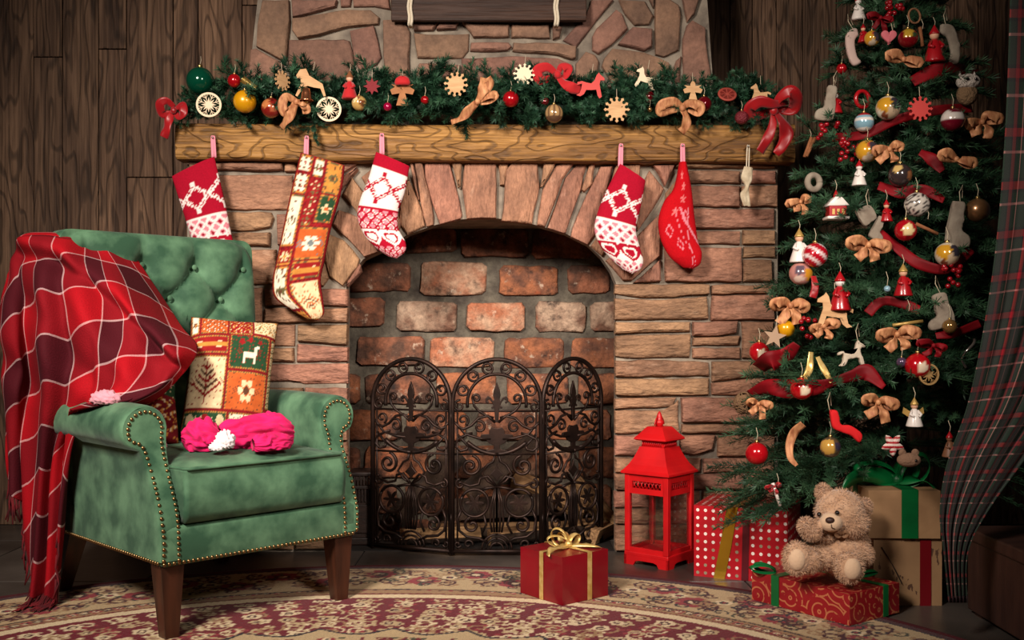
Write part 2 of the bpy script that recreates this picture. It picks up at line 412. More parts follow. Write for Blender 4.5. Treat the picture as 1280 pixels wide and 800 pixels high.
upper = [
 [(327,0),(362,0),(363,26),(359,73),(353,76),(336,66),(320,58),(322,31)], [(313,62),(320,60),(336,70),(354,79),(356,104),(307,104)],
 [(365,0),(422,0),(420,9),(401,14),(365,22)], [(424,-6),(439,-6),(438,8),(425,8)], [(441,-4),(486,-4),(487,12),(468,8),(442,8)],
 [(365,24),(434,12),(463,12),(474,21),(473,30),(434,34),(398,44),(372,48),(366,39)], [(361,50),(370,49),(430,49),(437,50),(443,80),(440,104),(365,104),(360,75)],
 [(437,39),(468,33),(477,72),(470,80),(449,89),(443,77)], [(479,26),(504,24),(512,39),(511,100),(481,100),(479,52)],
 [(517,28),(548,27),(541,38),(517,38)], [(550,28),(573,28),(570,37),(545,38)], [(517,42),(586,42),(585,63),(579,73),(521,73)], [(523,79),(575,81),(574,104),(517,104)],
 [(577,28),(637,30),(637,46),(592,47),(588,40)], [(639,30),(686,31),(688,48),(639,47)], [(589,53),(636,53),(640,58),(634,63),(588,64)],
 [(641,53),(697,54),(721,59),(720,73),(714,75),(704,72),(697,68),(641,64)], [(577,72),(639,69),(697,73),(716,81),(719,104),(577,104)],
 [(720,80),(732,64),(745,69),(749,77),(745,104),(720,104)], [(703,50),(736,14),(738,0),(767,0),(745,27),(721,58),(707,53)],
 [(740,46),(745,36),(770,12),(778,17),(785,36),(765,56),(748,68),(740,62)], [(773,0),(806,0),(818,19),(811,31),(794,31),(782,17)],
 [(786,39),(791,34),(815,36),(815,58),(806,63),(772,56)], [(820,-4),(832,-4),(848,7),(852,19),(849,63),(830,71),(820,68),(818,36)],
 [(755,73),(765,61),(806,65),(837,78),(838,90),(818,104),(765,104),(752,82)], [(840,90),(845,75),(852,70),(850,104),(840,104)],
 [(858,31),(866,25),(881,34),(888,87),(889,104),(854,104),(854,48)], [(852,-4),(874,-4),(869,17),(859,28)], [(690,31),(703,33),(700,47),(691,49)],
 [(810,-4),(818,-4),(817,10)], [(488,-4),(512,-4),(512,22),(490,14)],
]
for p in upper: stone(p, DC, stoneu_m, chim, inset=2.4)
# rows that run on above the frame and behind the garland
y = -6
while y > -300:
    h = rnd.uniform(26, 44); x = 328+(-y)*.06; xe = 878+y*.06
    while x < xe-12:
        wd = min(rnd.uniform(40, 110), xe-x)
        if xe-x-wd < 22: wd = xe-x
        stone(R4(x, y-h+4, x+wd-5, y), DC, stoneu_m, chim, inset=2.4, jit=1.6); x += wd
    y -= h
x = 309
while x < 880:
    wd = rnd.uniform(50, 100); wd = wd if x+wd < 860 else 890-x
    stone(R4(x, 108, x+wd-5, 150), DC, stoneu_m, chim, inset=2.4, jit=1.6); x += wd

rows = [  # left pier
 R4(236,199,353,213), [(356,200),(369,199),(372,215),(356,215)], [(375,200),(446,200),(444,207),(428,217),(374,217)],
 R4(236,218,366,262), [(370,220),(424,222),(402,262),(369,262)], [(236,265),(339,265),(342,272),(338,284),(317,288),(236,288)], R4(236,291,337,307),
 [(346,268),(398,266),(388,305),(346,306)], R4(236,312,345,355), [(349,310),(392,309),(406,330),(410,348),(404,357),(349,356)],
 R4(236,360,327,402), R4(331,361,431,382), R4(331,385,431,403), R4(236,405,368,432), [(372,406),(431,406),(431,431),(372,427)],
 R4(236,435,367,452), [(371,430),(432,434),(432,452),(371,452)], [(236,455),(433,455),(433,480),(380,481),(368,476),(236,476)],
 # right pier
 R4(845,204,969,210), R4(848,213,925,229), R4(928,213,970,229), R4(848,232,926,258), R4(928,232,972,258), R4(850,261,968,285), R4(850,288,926,305), R4(929,288,970,305),
 R4(831,309,928,352), R4(930,308,970,322), R4(930,325,965,352),
 [(772,355),(887,355),(887,367),(829,372),(786,371),(773,368)], [(890,356),(966,356),(966,366),(890,368)],
 [(774,373),(829,375),(884,371),(886,399),(777,400)], [(890,370),(968,368),(968,399),(889,400)],
 [(775,403),(863,402),(863,414),(775,417)], [(775,420),(863,417),(863,446),(783,448),(775,446)], [(866,402),(923,402),(921,416),(897,420),(866,420)],
 [(866,423),(925,420),(924,432),(866,432)], R4(866,435,925,448), R4(928,402,968,448),
 [(775,451),(832,450),(887,453),(887,470),(775,471)], [(890,452),(968,451),(968,469),(890,477)], [(776,474),(887,473),(887,493),(783,495),(776,494)], [(890,479),(968,471),(968,493),(890,494)],
 [(776,498),(846,497),(842,508),(820,510),(776,511)], [(776,514),(835,512),(848,501),(849,540),(783,542),(776,541)], R4(852,497,968,528), R4(852,531,968,541),
 R4(776,545,846,570), [(850,545),(894,544),(890,562),(868,569),(850,566)], R4(897,545,968,570),
]
def fill_rows(x0, x1, ys, big=60):
    out = []
    for y0, y1 in zip(ys[:-1], ys[1:]):
        x = x0
        while x < x1-2:
            wd = rnd.uniform(big*.7, big*1.7)
            if x1-x-wd < big*.5: wd = x1-x
            out.append(R4(x, y0+1.2, x+wd-3, y1-1.2)); x += wd
    return out
rows += fill_rows(236, 436, [484, 508, 527, 552, 570, 596, 614, 640, 662, 688])
rows += fill_rows(774, 971, [572, 592, 613, 636, 656, 689])
for p in rows: stone(p, D0, stone_m, surround, inset=3.2)
vous = [
 [(408,292),(428,299),(449,323),(447,334),(428,358),(412,345),(404,318)], [(416,280),(422,262),(450,272),(474,315),(455,321)], [(428,243),(440,222),(464,250),(494,299),(476,312),(448,268)],
 [(452,222),(470,205),(502,280),(496,297),(470,262)], [(408,218),(430,219),(446,208),(447,212),(424,240),(405,262)],
 [(475,203),(507,203),(512,224),(505,232),(498,254)], [(508,229),(512,226),(528,265),(531,282),(509,293),(498,278),(500,257)], [(512,203),(517,202),(523,250),(516,228)],
 [(519,201),(528,203),(542,271),(542,281),(533,284),(525,253)],
 [(530,201),(562,201),(570,234),(578,268),(575,273),(549,281),(541,257),(536,242),(531,221)], [(565,202),(577,201),(576,232),(572,234)],
 [(580,201),(620,201),(621,237),(620,273),(583,274),(580,256),(578,235)], [(623,203),(636,203),(631,231),(625,231)],
 [(633,212),(640,202),(672,202),(674,235),(665,280),(627,276),(630,245)], [(679,203),(694,202),(691,212),(679,232),(676,234)],
 [(696,206),(704,202),(718,202),(704,224),(682,284),(671,282),(679,237),(688,221)], [(721,203),(735,202),(726,237),(708,290),(704,292),(684,286),(707,221)],
 [(738,203),(744,203),(740,231),(730,240),(727,237)], [(751,209),(766,207),(758,237),(744,293),(735,306),(713,296),(715,284),(732,245)],
 [(770,205),(800,205),(800,228),(790,262),(752,320),(738,308),(748,293),(760,240)], [(803,229),(813,213),(830,235),(827,245),(797,290),(794,270)],
 [(797,294),(826,266),(824,320),(790,350),(778,350),(757,325)], [(826,325),(827,351),(792,353)], [(816,206),(843,206),(832,232)], [(832,240),(845,225),(846,305),(830,306)],
 [(432,352),(450,330),(452,340),(436,358)],
]
for p in vous: stone(p, D0-.004, stonev_m, surround, name='arch_stone', inset=3.2)

# firebox: brick back and sides, hearth
fb = MB()
pl, pr = P(433, 0, D0).x, P(770, 0, D0).x
fb.box(pl-.14, pr+.14, DB, DB+.06, 0, 1.3); fireb = fb.build('firebox', fmortar_m, fp, world=True, smooth=False)
brick_ms = [mat('old_brick_%d' % i, c1, rough=.9, col2=c2, nscale=14, ncon=(.38, .62), bump=1., bscale=34, bdist=.014, rndv=.2, detail=6, speck=(70, .4), patch=[(srgb(48, 36, 32), 9, .54, .66), (srgb(196, 172, 150), 26, .60, .72), (srgb(176, 84, 46), 7, .62, .74)])
            for i, (c1, c2) in enumerate([(srgb(152, 94, 68), srgb(84, 58, 46)), (srgb(160, 98, 70), srgb(180, 144, 118)), (srgb(164, 100, 66), srgb(106, 68, 52)), (srgb(120, 84, 66), srgb(182, 152, 128))])]
BR = [R4(438,283,492,316), R4(505,285,570,316), R4(576,285,660,321), R4(665,285,740,323), R4(744,285,775,323),
 R4(433,328,514,364), R4(525,327,608,369), R4(624,332,697,370), R4(710,332,762,367), R4(768,332,790,367),
 R4(420,372,480,408), R4(496,377,571,414), R4(583,378,656,414), R4(669,377,733,415), R4(738,377,780,415),
 R4(446,421,530,457), R4(537,422,617,459), R4(630,422,705,460), R4(714,422,780,460)]
mi = [2,0,0,0,2, 0,1,2,0,0, 0,3,1,3,3, 0,1,2,2]
yy = 467; q = 0
while yy < 690:
    x = 418+(0 if q % 2 else 38)
    if q % 2 == 0: BR.append(R4(418, yy, 450, yy+38)); mi.append(rnd.choice([0, 2]))
    while x < 782:
        BR.append(R4(x, yy+rnd.uniform(-1, 1), x+80+rnd.uniform(-5, 3), yy+38)); mi.append(rnd.choice([0, 2, 2, 1])); x += 89
    yy += 46; q += 1
def brickpoly(b):
    (x0, y0), (x1, y1) = b[0], b[2]; c = 5
    return [(x0+c, y0), (x1-c, y0), (x1, y0+c), (x1, y1-c), (x1-c, y1), (x0+c, y1), (x0, y1-c), (x0, y0+c)]
for b, i in zip(BR, mi): stone(brickpoly(b), DB-.012, brick_ms[i], fireb, name='brick', jit=1.4, inset=3.5, bulge=.7, depth=.016)
# hearth slab
hearth_m = mat('hearth_slab', srgb(40, 34, 31), rough=.7, col2=srgb(24, 20, 18), nscale=6, bump=.4, bscale=25, bdist=.006)
MB().box(pl+.004, pr-.004, D0+.02, DB-.04, .0005, .003, 0).build('hearth', hearth_m, fp, world=True, smooth=False)

# mantel beam
mantel_m = wood('mantel_wood', srgb(176, 128, 66), srgb(124, 84, 42), srgb(62, 40, 22), rough=.55, ring=70., rndv=0, axis='X', bump=.7, scale=(1.3, 1.1), lo=.6, n1s=(2.6, 9), lines=.6)
DM = 3.40
A, B = P(219, 153, DM), P(994, 203, DM)
nx_, sec = 150, []
zt, zb_ = A.z, P(0, 199, DM).z
for k in range(28):
    t = 2*PI*k/28; c, s_ = math.cos(t), math.sin(t)
    e = .28
    sec.append((math.copysign(abs(c)**e, c), math.copysign(abs(s_)**e, s_)))
V = []; 
for i in range(nx_):
    f = i/(nx_-1); x = A.x+(B.x-A.x)*f
    drop = -.010*f
    for c, s_ in sec:
        yy = (DM+DC-.02)/2 + c*(DC-.02-DM)/2; zz = (zt+zb_)/2+drop*(.5 if s_ > 0 else 1)+s_*(zt-zb_)/2
        nz = mnoise.noise(Vector((x*3, yy*8, zz*14)))*.006 + mnoise.noise(Vector((x*9, yy*20, zz*40)))*.0025
        if c < 0: 
            nz2 = -.008*max(0, mnoise.noise(Vector((x*1.2+5, 0, zz*45))))
            yy += -nz*1.0-nz2
        V.append((x, yy, zz+nz*.5*s_))
F = grid_faces(nx_, 28); F += [(i*28+27, (i+1)*28+27, (i+1)*28, i*28) for i in range(nx_-1)]
F += [tuple(range(28)), tuple((nx_-1)*28+k for k in range(28))[::-1]]
F = [f[::-1] for f in F]
mantel = mk('mantel_beam', V, F, mantel_m); tag(mantel, 'rough golden brown wooden mantel beam across the stone fireplace', 'mantel'); autos(mantel, 50)
# ---------------------------------------------------------------- armchair
velvet = mat('green_velvet', srgb(46, 80, 58), rough=.7, col2=srgb(94, 132, 100), nscale=13, ncon=(.38, .68), detail=9, bump=.25, bscale=60, bdist=.003, sheen=.10, spec=.25)
legw = mat('dark_leg_wood', srgb(74, 40, 26), rough=.35, col2=srgb(44, 24, 16), nscale=5, stretch=(8, 8, 1), spec=.5)
brass = mat('antique_brass', srgb(150, 122, 82), rough=.35, metal=1)
CH = Vector((-.654, 2.662, .0055))
ch = empty('armchair', CH, PI/4, 'green velvet armchair with rolled arms, tufted back and brass nailheads', 'armchair')
# legs
def taperleg(x, y, xb, yb, h, a, b):
    m = MB(); V = []
    for t in (0, .06, .5, 1):
        s_ = b+(a-b)*t; cx, cy, z = xb+(x-xb)*t, yb+(y-yb)*t, h*t
        V += [(cx-s_, cy-s_, z), (cx+s_, cy-s_, z), (cx+s_, cy+s_, z), (cx-s_, cy+s_, z)]
    F = [(3, 2, 1, 0), (12, 13, 14, 15)]
    for k in range(3):
        for j in range(4): F.append((k*4+j, k*4+(j+1) % 4, k*4+4+(j+1) % 4, k*4+4+j))
    m.add(V, F); return m
for sx in (-1, 1):
    taperleg(sx*.25, .012, sx*.25, .004, .176, .029, .0175).build('leg', legw, ch, smooth=False)
    taperleg(sx*.24, .585, sx*.25, .655, .176, .028, .018).build('leg', legw, ch, smooth=False)
# apron
MB().box(-.285, .285, -.032, .60, .175, .272, .012).build('apron', velvet, ch)
# arms
def arm(sx):
    sec = [(.236, .19), (.236, .30), (.234, .40), (.230, .44), (.226, .47)]
    cx, cz, r = .284, .500, .060
    for a in range(175, -50, -15): sec.append((cx+r*math.cos(math.radians(a)), cz+r*math.sin(math.radians(a))))
    sec += [(.300, .448), (.292, .42), (.290, .33), (.290, .25), (.290, .19)]
    def yf(z): t = min(1, max(0, (z-.27)/.20)); t = t*t*(3-2*t)*.4+t*.6; return -.034+.095*t
    n = len(sec); V = []; cx0 = sum(p[0] for p in sec)/n; cz0 = .36
    ys = [(.93, 0), (.98, .004), (1.0, .014)] + [(1.0, .05+.09*k) for k in range(6)]
    # centre line for inset: move to the spine of the panel
    for s_, dy in ys:
        for (x, z) in sec:
            sp = .263 if z < .44 else .284; sz = z if z < .44 else .500
            xx = sp+(x-sp)*(s_ if z < .44 else s_); zz = sz+(z-sz)*s_
            swell = .004*math.sin(PI*min(1, dy/.5)) if z > .45 else 0
            V.append((sx*(xx+(swell if x > cx else -swell)), yf(z)+dy, zz+swell))
    F = grid_faces(len(ys), n)
    for k in range(n-1): pass
    if sx > 0: F = [f[::-1] for f in F]
    # front panel: strip between inner and outer halves
    fr = []
    for k in range(n//2): fr.append((k, k+1, n-2-k, n-1-k) if k+1 < n-2-k else None)
    fr = [f for f in fr if f]
    F += fr if sx < 0 else [f[::-1] for f in fr]
    e = (len(ys)-1)*n
    bk = [tuple(e+q for q in f) for f in fr]; F += [f[::-1] for f in bk] if sx < 0 else bk
    bm = bmesh.new(); vs = [bm.verts.new(v) for v in V]
    for f in F:
        if len(set(f)) > 2:
            try: bm.faces.new([vs[i] for i in dict.fromkeys(f)])
            except ValueError: pass
    bmesh.ops.recalc_face_normals(bm, faces=bm.faces[:])
    o = MB().bm(bm).build('arm', velvet, ch); autos(o, 50)
    # nail row round the panel
    nm = MB(); path = []
    for (x, z) in sec:
        sp = .263 if z < .44 else .284; sz = z if z < .44 else .500
        path.append((sx*(sp+(x-sp)*.72), yf(z)-.001, sz+(z-sz)*.74))
    pts = cr(path, 400); acc = 0; last = None
    for p in pts:
        if last is None or np.linalg.norm(p-last) > .0125:
            nm.ball(p, .0048, 8, 6, sy=.7); last = p
    nm.build('nailhead_trim', brass, o, smooth=True)['kind'] = 'stuff'
    return o
al = arm(-1); ar_ = arm(1)
nm = MB()
x = -.28
while x < .281: nm.ball((x, -.0335, .184), .0048, 8, 6, sy=.7); x += .0125
for sx in (-1, 1):
    y = -.02
    while y < .60: nm.ball((sx*.2905, y, .187), .0048, 8, 6, sx=.7); y += .0125
nm.build('nailhead_trim', brass, ch)['kind'] = 'stuff'
# tufted back
but = []
for r_ in range(5):
    z = .935-.095*r_
    for c in range(-3, 4):
        x = .010+.165*c+(.0825 if r_ % 2 == 0 else 0)
        if abs(x) < .27: but.append((x, z))
def seg_d(px, pz, a, b):
    ax, az = a; bx, bz = b; dx, dz = bx-ax, bz-az; t = max(0, min(1, ((px-ax)*dx+(pz-az)*dz)/(dx*dx+dz*dz)))
    return math.hypot(px-ax-dx*t, pz-az-dz*t)
segs = []
for i, a in enumerate(but):
    for b in but[i+1:]:
        if abs(a[1]-b[1]) < .1 and abs(a[0]-b[0]) < .1 and abs(a[1]-b[1]) > .05: segs.append((a, b))
    if a[1] > .92: segs.append((a, (a[0], 1.1)))
NX, NZ = 72, 72; V = []
def by(z): return .470+.045*(z-.4)/.6
xw, z0, z1 = .300, .34, 1.028
for i in range(NX):
    u = -1+2*i/(NX-1); u2 = math.copysign(1-(1-abs(u))**1.6, u)
    for j in range(NZ):
        v = -1+2*j/(NZ-1); v2 = math.copysign(1-(1-abs(v))**1.6, v)
        x = u2*xw; z = (z0+z1)/2+v2*(z1-z0)/2
        e = max(0, (abs(u2)**7+max(0, v2)**9)); e = min(1, e)
        dep = .045*(1-math.sqrt(max(0, 1-e*.999)))
        rr = .035       # rounded upper corners
        qx, qz = abs(x)-(xw-rr), z-(z1-rr)
        if qx > 0 and qz > 0:
            l = math.hypot(qx, qz)
            if l > rr: x = math.copysign(xw-rr+qx*rr/l, x); z = z1-rr+qz*rr/l
        dm_ = min(math.hypot(x-b[0], z-b[1]) for b in but); ds = min(seg_d(x, z, *s_) for s_ in segs)
        t = -.024*math.exp(-(dm_/.020)**2)-.014*math.exp(-(dm_/.045)**2)-.013*math.exp(-(ds/.0065)**2)-.010*math.exp(-(ds/.024)**2)
        if abs(u2) > .97 or v2 > .97: t *= .3
        V.append((x, by(z)-.012-t*(1-e)+dep, z))
F = grid_faces(NX, NZ)
nf = len(V)
bidx = [i*NZ+NZ-1 for i in range(NX)]            # top
loop = [j for j in range(NZ)] + [i*NZ+NZ-1 for i in range(1, NX)] + [(NX-1)*NZ+j for j in range(NZ-2, -1, -1)] + [i*NZ for i in range(NX-2, 0, -1)]
for st in (.03, .085, .10):
    for k in loop:
        x, y, z = V[k]; sh = .985 if st > .09 else 1.004
        V.append((x*sh, by(z)+.033+st, .68+(z-.68)*sh))
L_ = len(loop)
for r_ in range(3):
    for k in range(L_):
        a = loop[k] if r_ == 0 else nf+(r_-1)*L_+k; b = loop[(k+1) % L_] if r_ == 0 else nf+(r_-1)*L_+(k+1) % L_
        c = nf+r_*L_+(k+1) % L_; d = nf+r_*L_+k
        F.append((a, d, c, b))
F.append(tuple(nf+2*L_+k for k in range(L_)))
bm = bmesh.new(); vs = [bm.verts.new(v) for v in V]
for f in F: bm.faces.new([vs[i] for i in f])
bmesh.ops.recalc_face_normals(bm, faces=bm.faces[:])
bk = MB().bm(bm).build('backrest', velvet, ch)
for b in but:
    if b[1] > .5: MB().ball((b[0], by(b[1])+.016, b[1]), .0085, 10, 6, sy=.5).build('button', velvet, bk)
# lower back / outside panel
MB().box(-.285, .285, .50, .612, .175, .50, .015).build('back_panel', velvet, ch)
# seat cushion
V = []; NX, NY = 40, 40
def cush(u, v, top):
    x = u*.2335; y = .205+v*.245
    e = min(1, abs(u)**6+abs(v)**6)
    crown = .026*(1-u*u)*(1-v*v)
    rx = 1 - .02*(e)
    return (x, y, (.418+crown-.012*e+.004*mnoise.noise(Vector((x*9, y*9, 1)))) if top else .275)
for i in range(NX):
    for j in range(NY): V.append(cush(-1+2*i/(NX-1), -1+2*j/(NY-1), True))
F = grid_faces(NX, NY); nf = len(V)
loop = [j for j in range(NY)] + [i*NY+NY-1 for i in range(1, NX)] + [(NX-1)*NY+j for j in range(NY-2, -1, -1)] + [i*NY for i in range(NX-2, 0, -1)]
prof = [(.992, .014), (1.022, .036), (1.040, .075), (1.028, .115), (.985, .138)]
for s_, dz in prof:
    for k in loop:
        x, y, z = V[k]; V.append((x*(1 if abs(x) < .2 else min(s_, 1.0)), .205+(y-.205)*s_, .414-dz))
L_ = len(loop)
for r_ in range(len(prof)):
    for k in range(L_):
        a = loop[k] if r_ == 0 else nf+(r_-1)*L_+k; b = loop[(k+1) % L_] if r_ == 0 else nf+(r_-1)*L_+(k+1) % L_
        F.append((a, nf+r_*L_+k, nf+r_*L_+(k+1) % L_, b))
F.append(tuple(nf+(len(prof)-1)*L_+k for k in range(L_)))
bm = bmesh.new(); vs = [bm.verts.new(v) for v in V]
for f in F: bm.faces.new([vs[i] for i in f])
bmesh.ops.recalc_face_normals(bm, faces=bm.faces[:])
sc_ = MB().bm(bm).build('seat_cushion', velvet, ch)
pm = MB()
for zz in (.408,):
    pm.tube([(-.228, .30, zz), (-.232, .1, zz), (-.230, -.034, zz), (-.222, -.043, zz), (0, -.045, zz), (.222, -.043, zz), (.230, -.034, zz), (.232, .1, zz), (.228, .3, zz)], .0045, 8)
pm.build('piping', velvet, sc_)

# ---------------------------------------------------------------- plaid cloths
def plaid(name, ru, rv, fu, fv, rough=.85, mode='MIX', fac=.5, sheen=.2, bump=.3, bs=400., wob=0.):
    if name in MATS: return MATS[name]
    m = bpy.data.materials.new(name); m.use_nodes = True; MATS[name] = m
    nt = m.node_tree; N = nt.nodes; L = nt.links; b = N['Principled BSDF']
    b.inputs['Roughness'].default_value = rough; b.inputs['Sheen Weight'].default_value = sheen; b.inputs['Specular IOR Level'].default_value = .2
    tc = N.new('ShaderNodeTexCoord'); sp = N.new('ShaderNodeSeparateXYZ'); L.new(tc.outputs['UV'], sp.inputs[0])
    outs = []
    for ch_, f, ramp in (('X', fu, ru), ('Y', fv, rv)):
        mu = N.new('ShaderNodeMath'); mu.operation = 'MULTIPLY'; mu.inputs[1].default_value = f; L.new(sp.outputs[ch_], mu.inputs[0])
        fr = N.new('ShaderNodeMath'); fr.operation = 'FRACT'; L.new(mu.outputs[0], fr.inputs[0])
        cr_ = N.new('ShaderNodeValToRGB'); cr_.color_ramp.interpolation = 'CONSTANT'; L.new(fr.outputs[0], cr_.inputs[0])
        el = cr_.color_ramp.elements
        while len(el) > 1: el.remove(el[-1])
        el[0].position = ramp[0][0]; el[0].color = ramp[0][1]
        for p_, c_ in ramp[1:]: e = el.new(p_); e.color = c_
        outs.append(cr_.outputs['Color'])
    mx = N.new('ShaderNodeMix'); mx.data_type = 'RGBA'; mx.blend_type = mode; mx.inputs['Factor'].default_value = fac
    L.new(outs[0], mx.inputs['A']); L.new(outs[1], mx.inputs['B'])
    n = N.new('ShaderNodeTexNoise'); n.inputs['Scale'].default_value = bs; L.new(tc.outputs['UV'], n.inputs['Vector'])
    r = N.new('ShaderNodeMapRange'); r.inputs['To Min'].default_value = .7; r.inputs['To Max'].default_value = 1.25; L.new(n.outputs['Fac'], r.inputs['Value'])
    h = N.new('ShaderNodeHueSaturation'); L.new(mx.outputs['Result'], h.inputs['Color']); L.new(r.outputs[0], h.inputs['Value'])
    L.new(h.outputs['Color'], b.inputs['Base Color'])
    bp = N.new('ShaderNodeBump'); bp.inputs['Strength'].default_value = bump; bp.inputs['Distance'].default_value = .003
    L.new(n.outputs['Fac'], bp.inputs['Height']); L.new(bp.outputs[0], b.inputs['Normal'])
    return m
BD, BR_, BW = srgb(72, 8, 20), srgb(164, 5, 20), srgb(220, 182, 180)
bramp = [(0, BR_), (.46, BR_), (.475, BW), (.50, BD), (.97, BW), (.995, BR_)]
blank_m = plaid('red_plaid_wool', bramp, bramp, 3.9, 3.9, bump=.5, bs=260, sheen=0.)
def loft(guides, nu, nv, fold=None):
    G = np.array([cr(g, nv) for g in guides])               # guides x nv x 3 (px,py,d)
    out = np.zeros((nu, nv, 3))
    for j in range(nv): out[:, j] = cr(G[:, j], nu)
    W = np.zeros_like(out); d = out[..., 2]
    W[..., 0] = (out[..., 0]-640)*d/FPX; W[..., 1] = d; W[..., 2] = CAMH-(out[..., 1]-HOR)*d/FPX
    return W
def cloth_uv(W, uoff=0, voff=0):
    du = np.linalg.norm(np.diff(W, axis=0), axis=2).mean(1); U = np.concatenate([[0], np.cumsum(du)])
    dv = np.linalg.norm(np.diff(W, axis=1), axis=2); Vv = np.concatenate([np.zeros((W.shape[0], 1)), np.cumsum(dv, axis=1)], 1)
    uv = np.stack([np.repeat(U[:, None], W.shape[1], 1)+uoff, Vv+voff], -1)
    return uv.reshape(-1, 2)
bl = empty('throw_blanket', (-1.25, 2.84, 0), 0, 'red plaid wool throw blanket with white lines draped over the armchair', 'blanket')
guides = [
 [(8,345,2.97), (3,400,2.95), (2,460,2.94), (3,520,2.93), (5,560,2.93), (8,600,2.93)],
 [(14,318,2.94), (18,400,2.84), (20,470,2.83), (16,530,2.85), (18,580,2.87), (22,622,2.88)],
 [(30,300,2.92), (32,385,2.88), (38,465,2.89), (32,540,2.90), (32,600,2.89), (33,652,2.88)],
 [(48,295,2.86), (50,380,2.74), (56,470,2.72), (50,560,2.77), (42,660,2.80), (39,738,2.80)],
 [(66,296,2.84), (78,390,2.74), (86,480,2.73), (64,575,2.79), (55,670,2.81), (50,745,2.81)],
 [(84,299,2.84), (104,385,2.68), (108,485,2.66), (76,560,2.76), (66,660,2.79), (60,746,2.79)],
 [(102,302,2.87), (130,385,2.71), (126,488,2.66), (90,530,2.72), (80,640,2.77), (72,742,2.78)],
 [(120,305,2.89), (158,385,2.70), (156,470,2.62), (122,504,2.62), (92,520,2.66), (80,540,2.70)],
 [(140,309,2.94), (185,388,2.77), (200,450,2.67), (178,492,2.60), (135,504,2.58), (98,510,2.63)],
 [(154,313,2.96), (202,395,2.82), (226,440,2.70), (206,480,2.64), (165,502,2.60), (118,504,2.60)],
 [(168,318,3.00), (217,402,2.90), (243,437,2.76), (226,470,2.70), (188,503,2.66), (140,500,2.64)],
]
W = loft(guides, 130, 150)
uu = np.linspace(0, 1, 130)[:, None]; vv = np.linspace(0, 1, 150)[None, :]
fold = .019*np.sin(uu*46+3*vv+2*np.sin(vv*5))*(.25+vv*.9)*np.clip(1-uu*.5, 0, 1)+.007*np.sin(uu*23-vv*9)
for i in range(130):
    for j in range(150): fold[i, j] += .014*mnoise.noise(Vector((W[i, j, 0]*7, W[i, j, 2]*3.2, 2)))
GP = np.stack([640+W[..., 0]*FPX/W[..., 1], HOR-(W[..., 2]-CAMH)*FPX/W[..., 1]], -1)
cdiag = (GP[..., 0]*.80-GP[..., 1]*.60)          # folds run down to the right
wgt = np.clip((GP[..., 1]-310)/60, 0, 1)*np.clip((520-GP[..., 1])/60, 0, 1)
fold += wgt*(.012*np.sin(cdiag/11+.6*np.sin(GP[..., 1]/50))+.004*np.sin(cdiag/5.2+2))
rl_ = np.array([(30, 300), (75, 312), (120, 340), (160, 375), (195, 410), (228, 440)], dtype=float); rp = cr(rl_, 60)
dr = np.sqrt(((GP[:, :, None, :]-rp[None, None])**2).sum(-1)).min(2)
fold += -.030*np.exp(-(dr/10)**2)+.020*np.exp(-((dr-20)/9)**2)*(GP[..., 0]*.75 < GP[..., 1]-210)
W[..., 1] += fold
blc = mk('cloth', W.reshape(-1, 3), grid_faces(130, 150), blank_m, bl, world=True, uv=cloth_uv(W, .06, .03))
solid(blc, .007, 0)
# part of the throw turned over the back of the chair
W2 = W[:, 0:1].copy(); back = []
for t in np.linspace(0, 1, 16):
    q = W[:, 0].copy(); q[:, 1] += .17*t+.01*np.sin(t*6); q[:, 0] -= .02*t; q[:, 2] += .012*np.sin(PI*min(1, t*2))-.35*max(0, t-.35); back.append(q)
W2 = np.stack(back, 1)
solid(mk('cloth', W2.reshape(-1, 3), [f[::-1] for f in grid_faces(130, 16)], blank_m, bl, world=True, uv=cloth_uv(W2, .06, .6)), .007, 0)
fr = MB(); rr = random.Random(3)
for i in range(0, 84, 1):
    p = Vector(W[i, -1]); L_ = rr.uniform(.05, .085)
    q3 = [p+Vector((0, 0, .006)), p+Vector((rr.uniform(-.006, .006), rr.uniform(-.008, .004), -L_*.5)), p+Vector((rr.uniform(-.012, .012), rr.uniform(-.012, .006), -L_))]
    q3 = [v+Vector((0, min(0, v.z-.010)*1.2, max(0, .010-v.z))) for v in q3]
    fr.tube(q3, [.003, .0026, .002], 5)
fr.build('fringe', mat('fringe_wool', srgb(120, 14, 24), rough=.9, col2=srgb(70, 10, 18), nscale=30), bl, world=True)['kind'] = 'stuff'

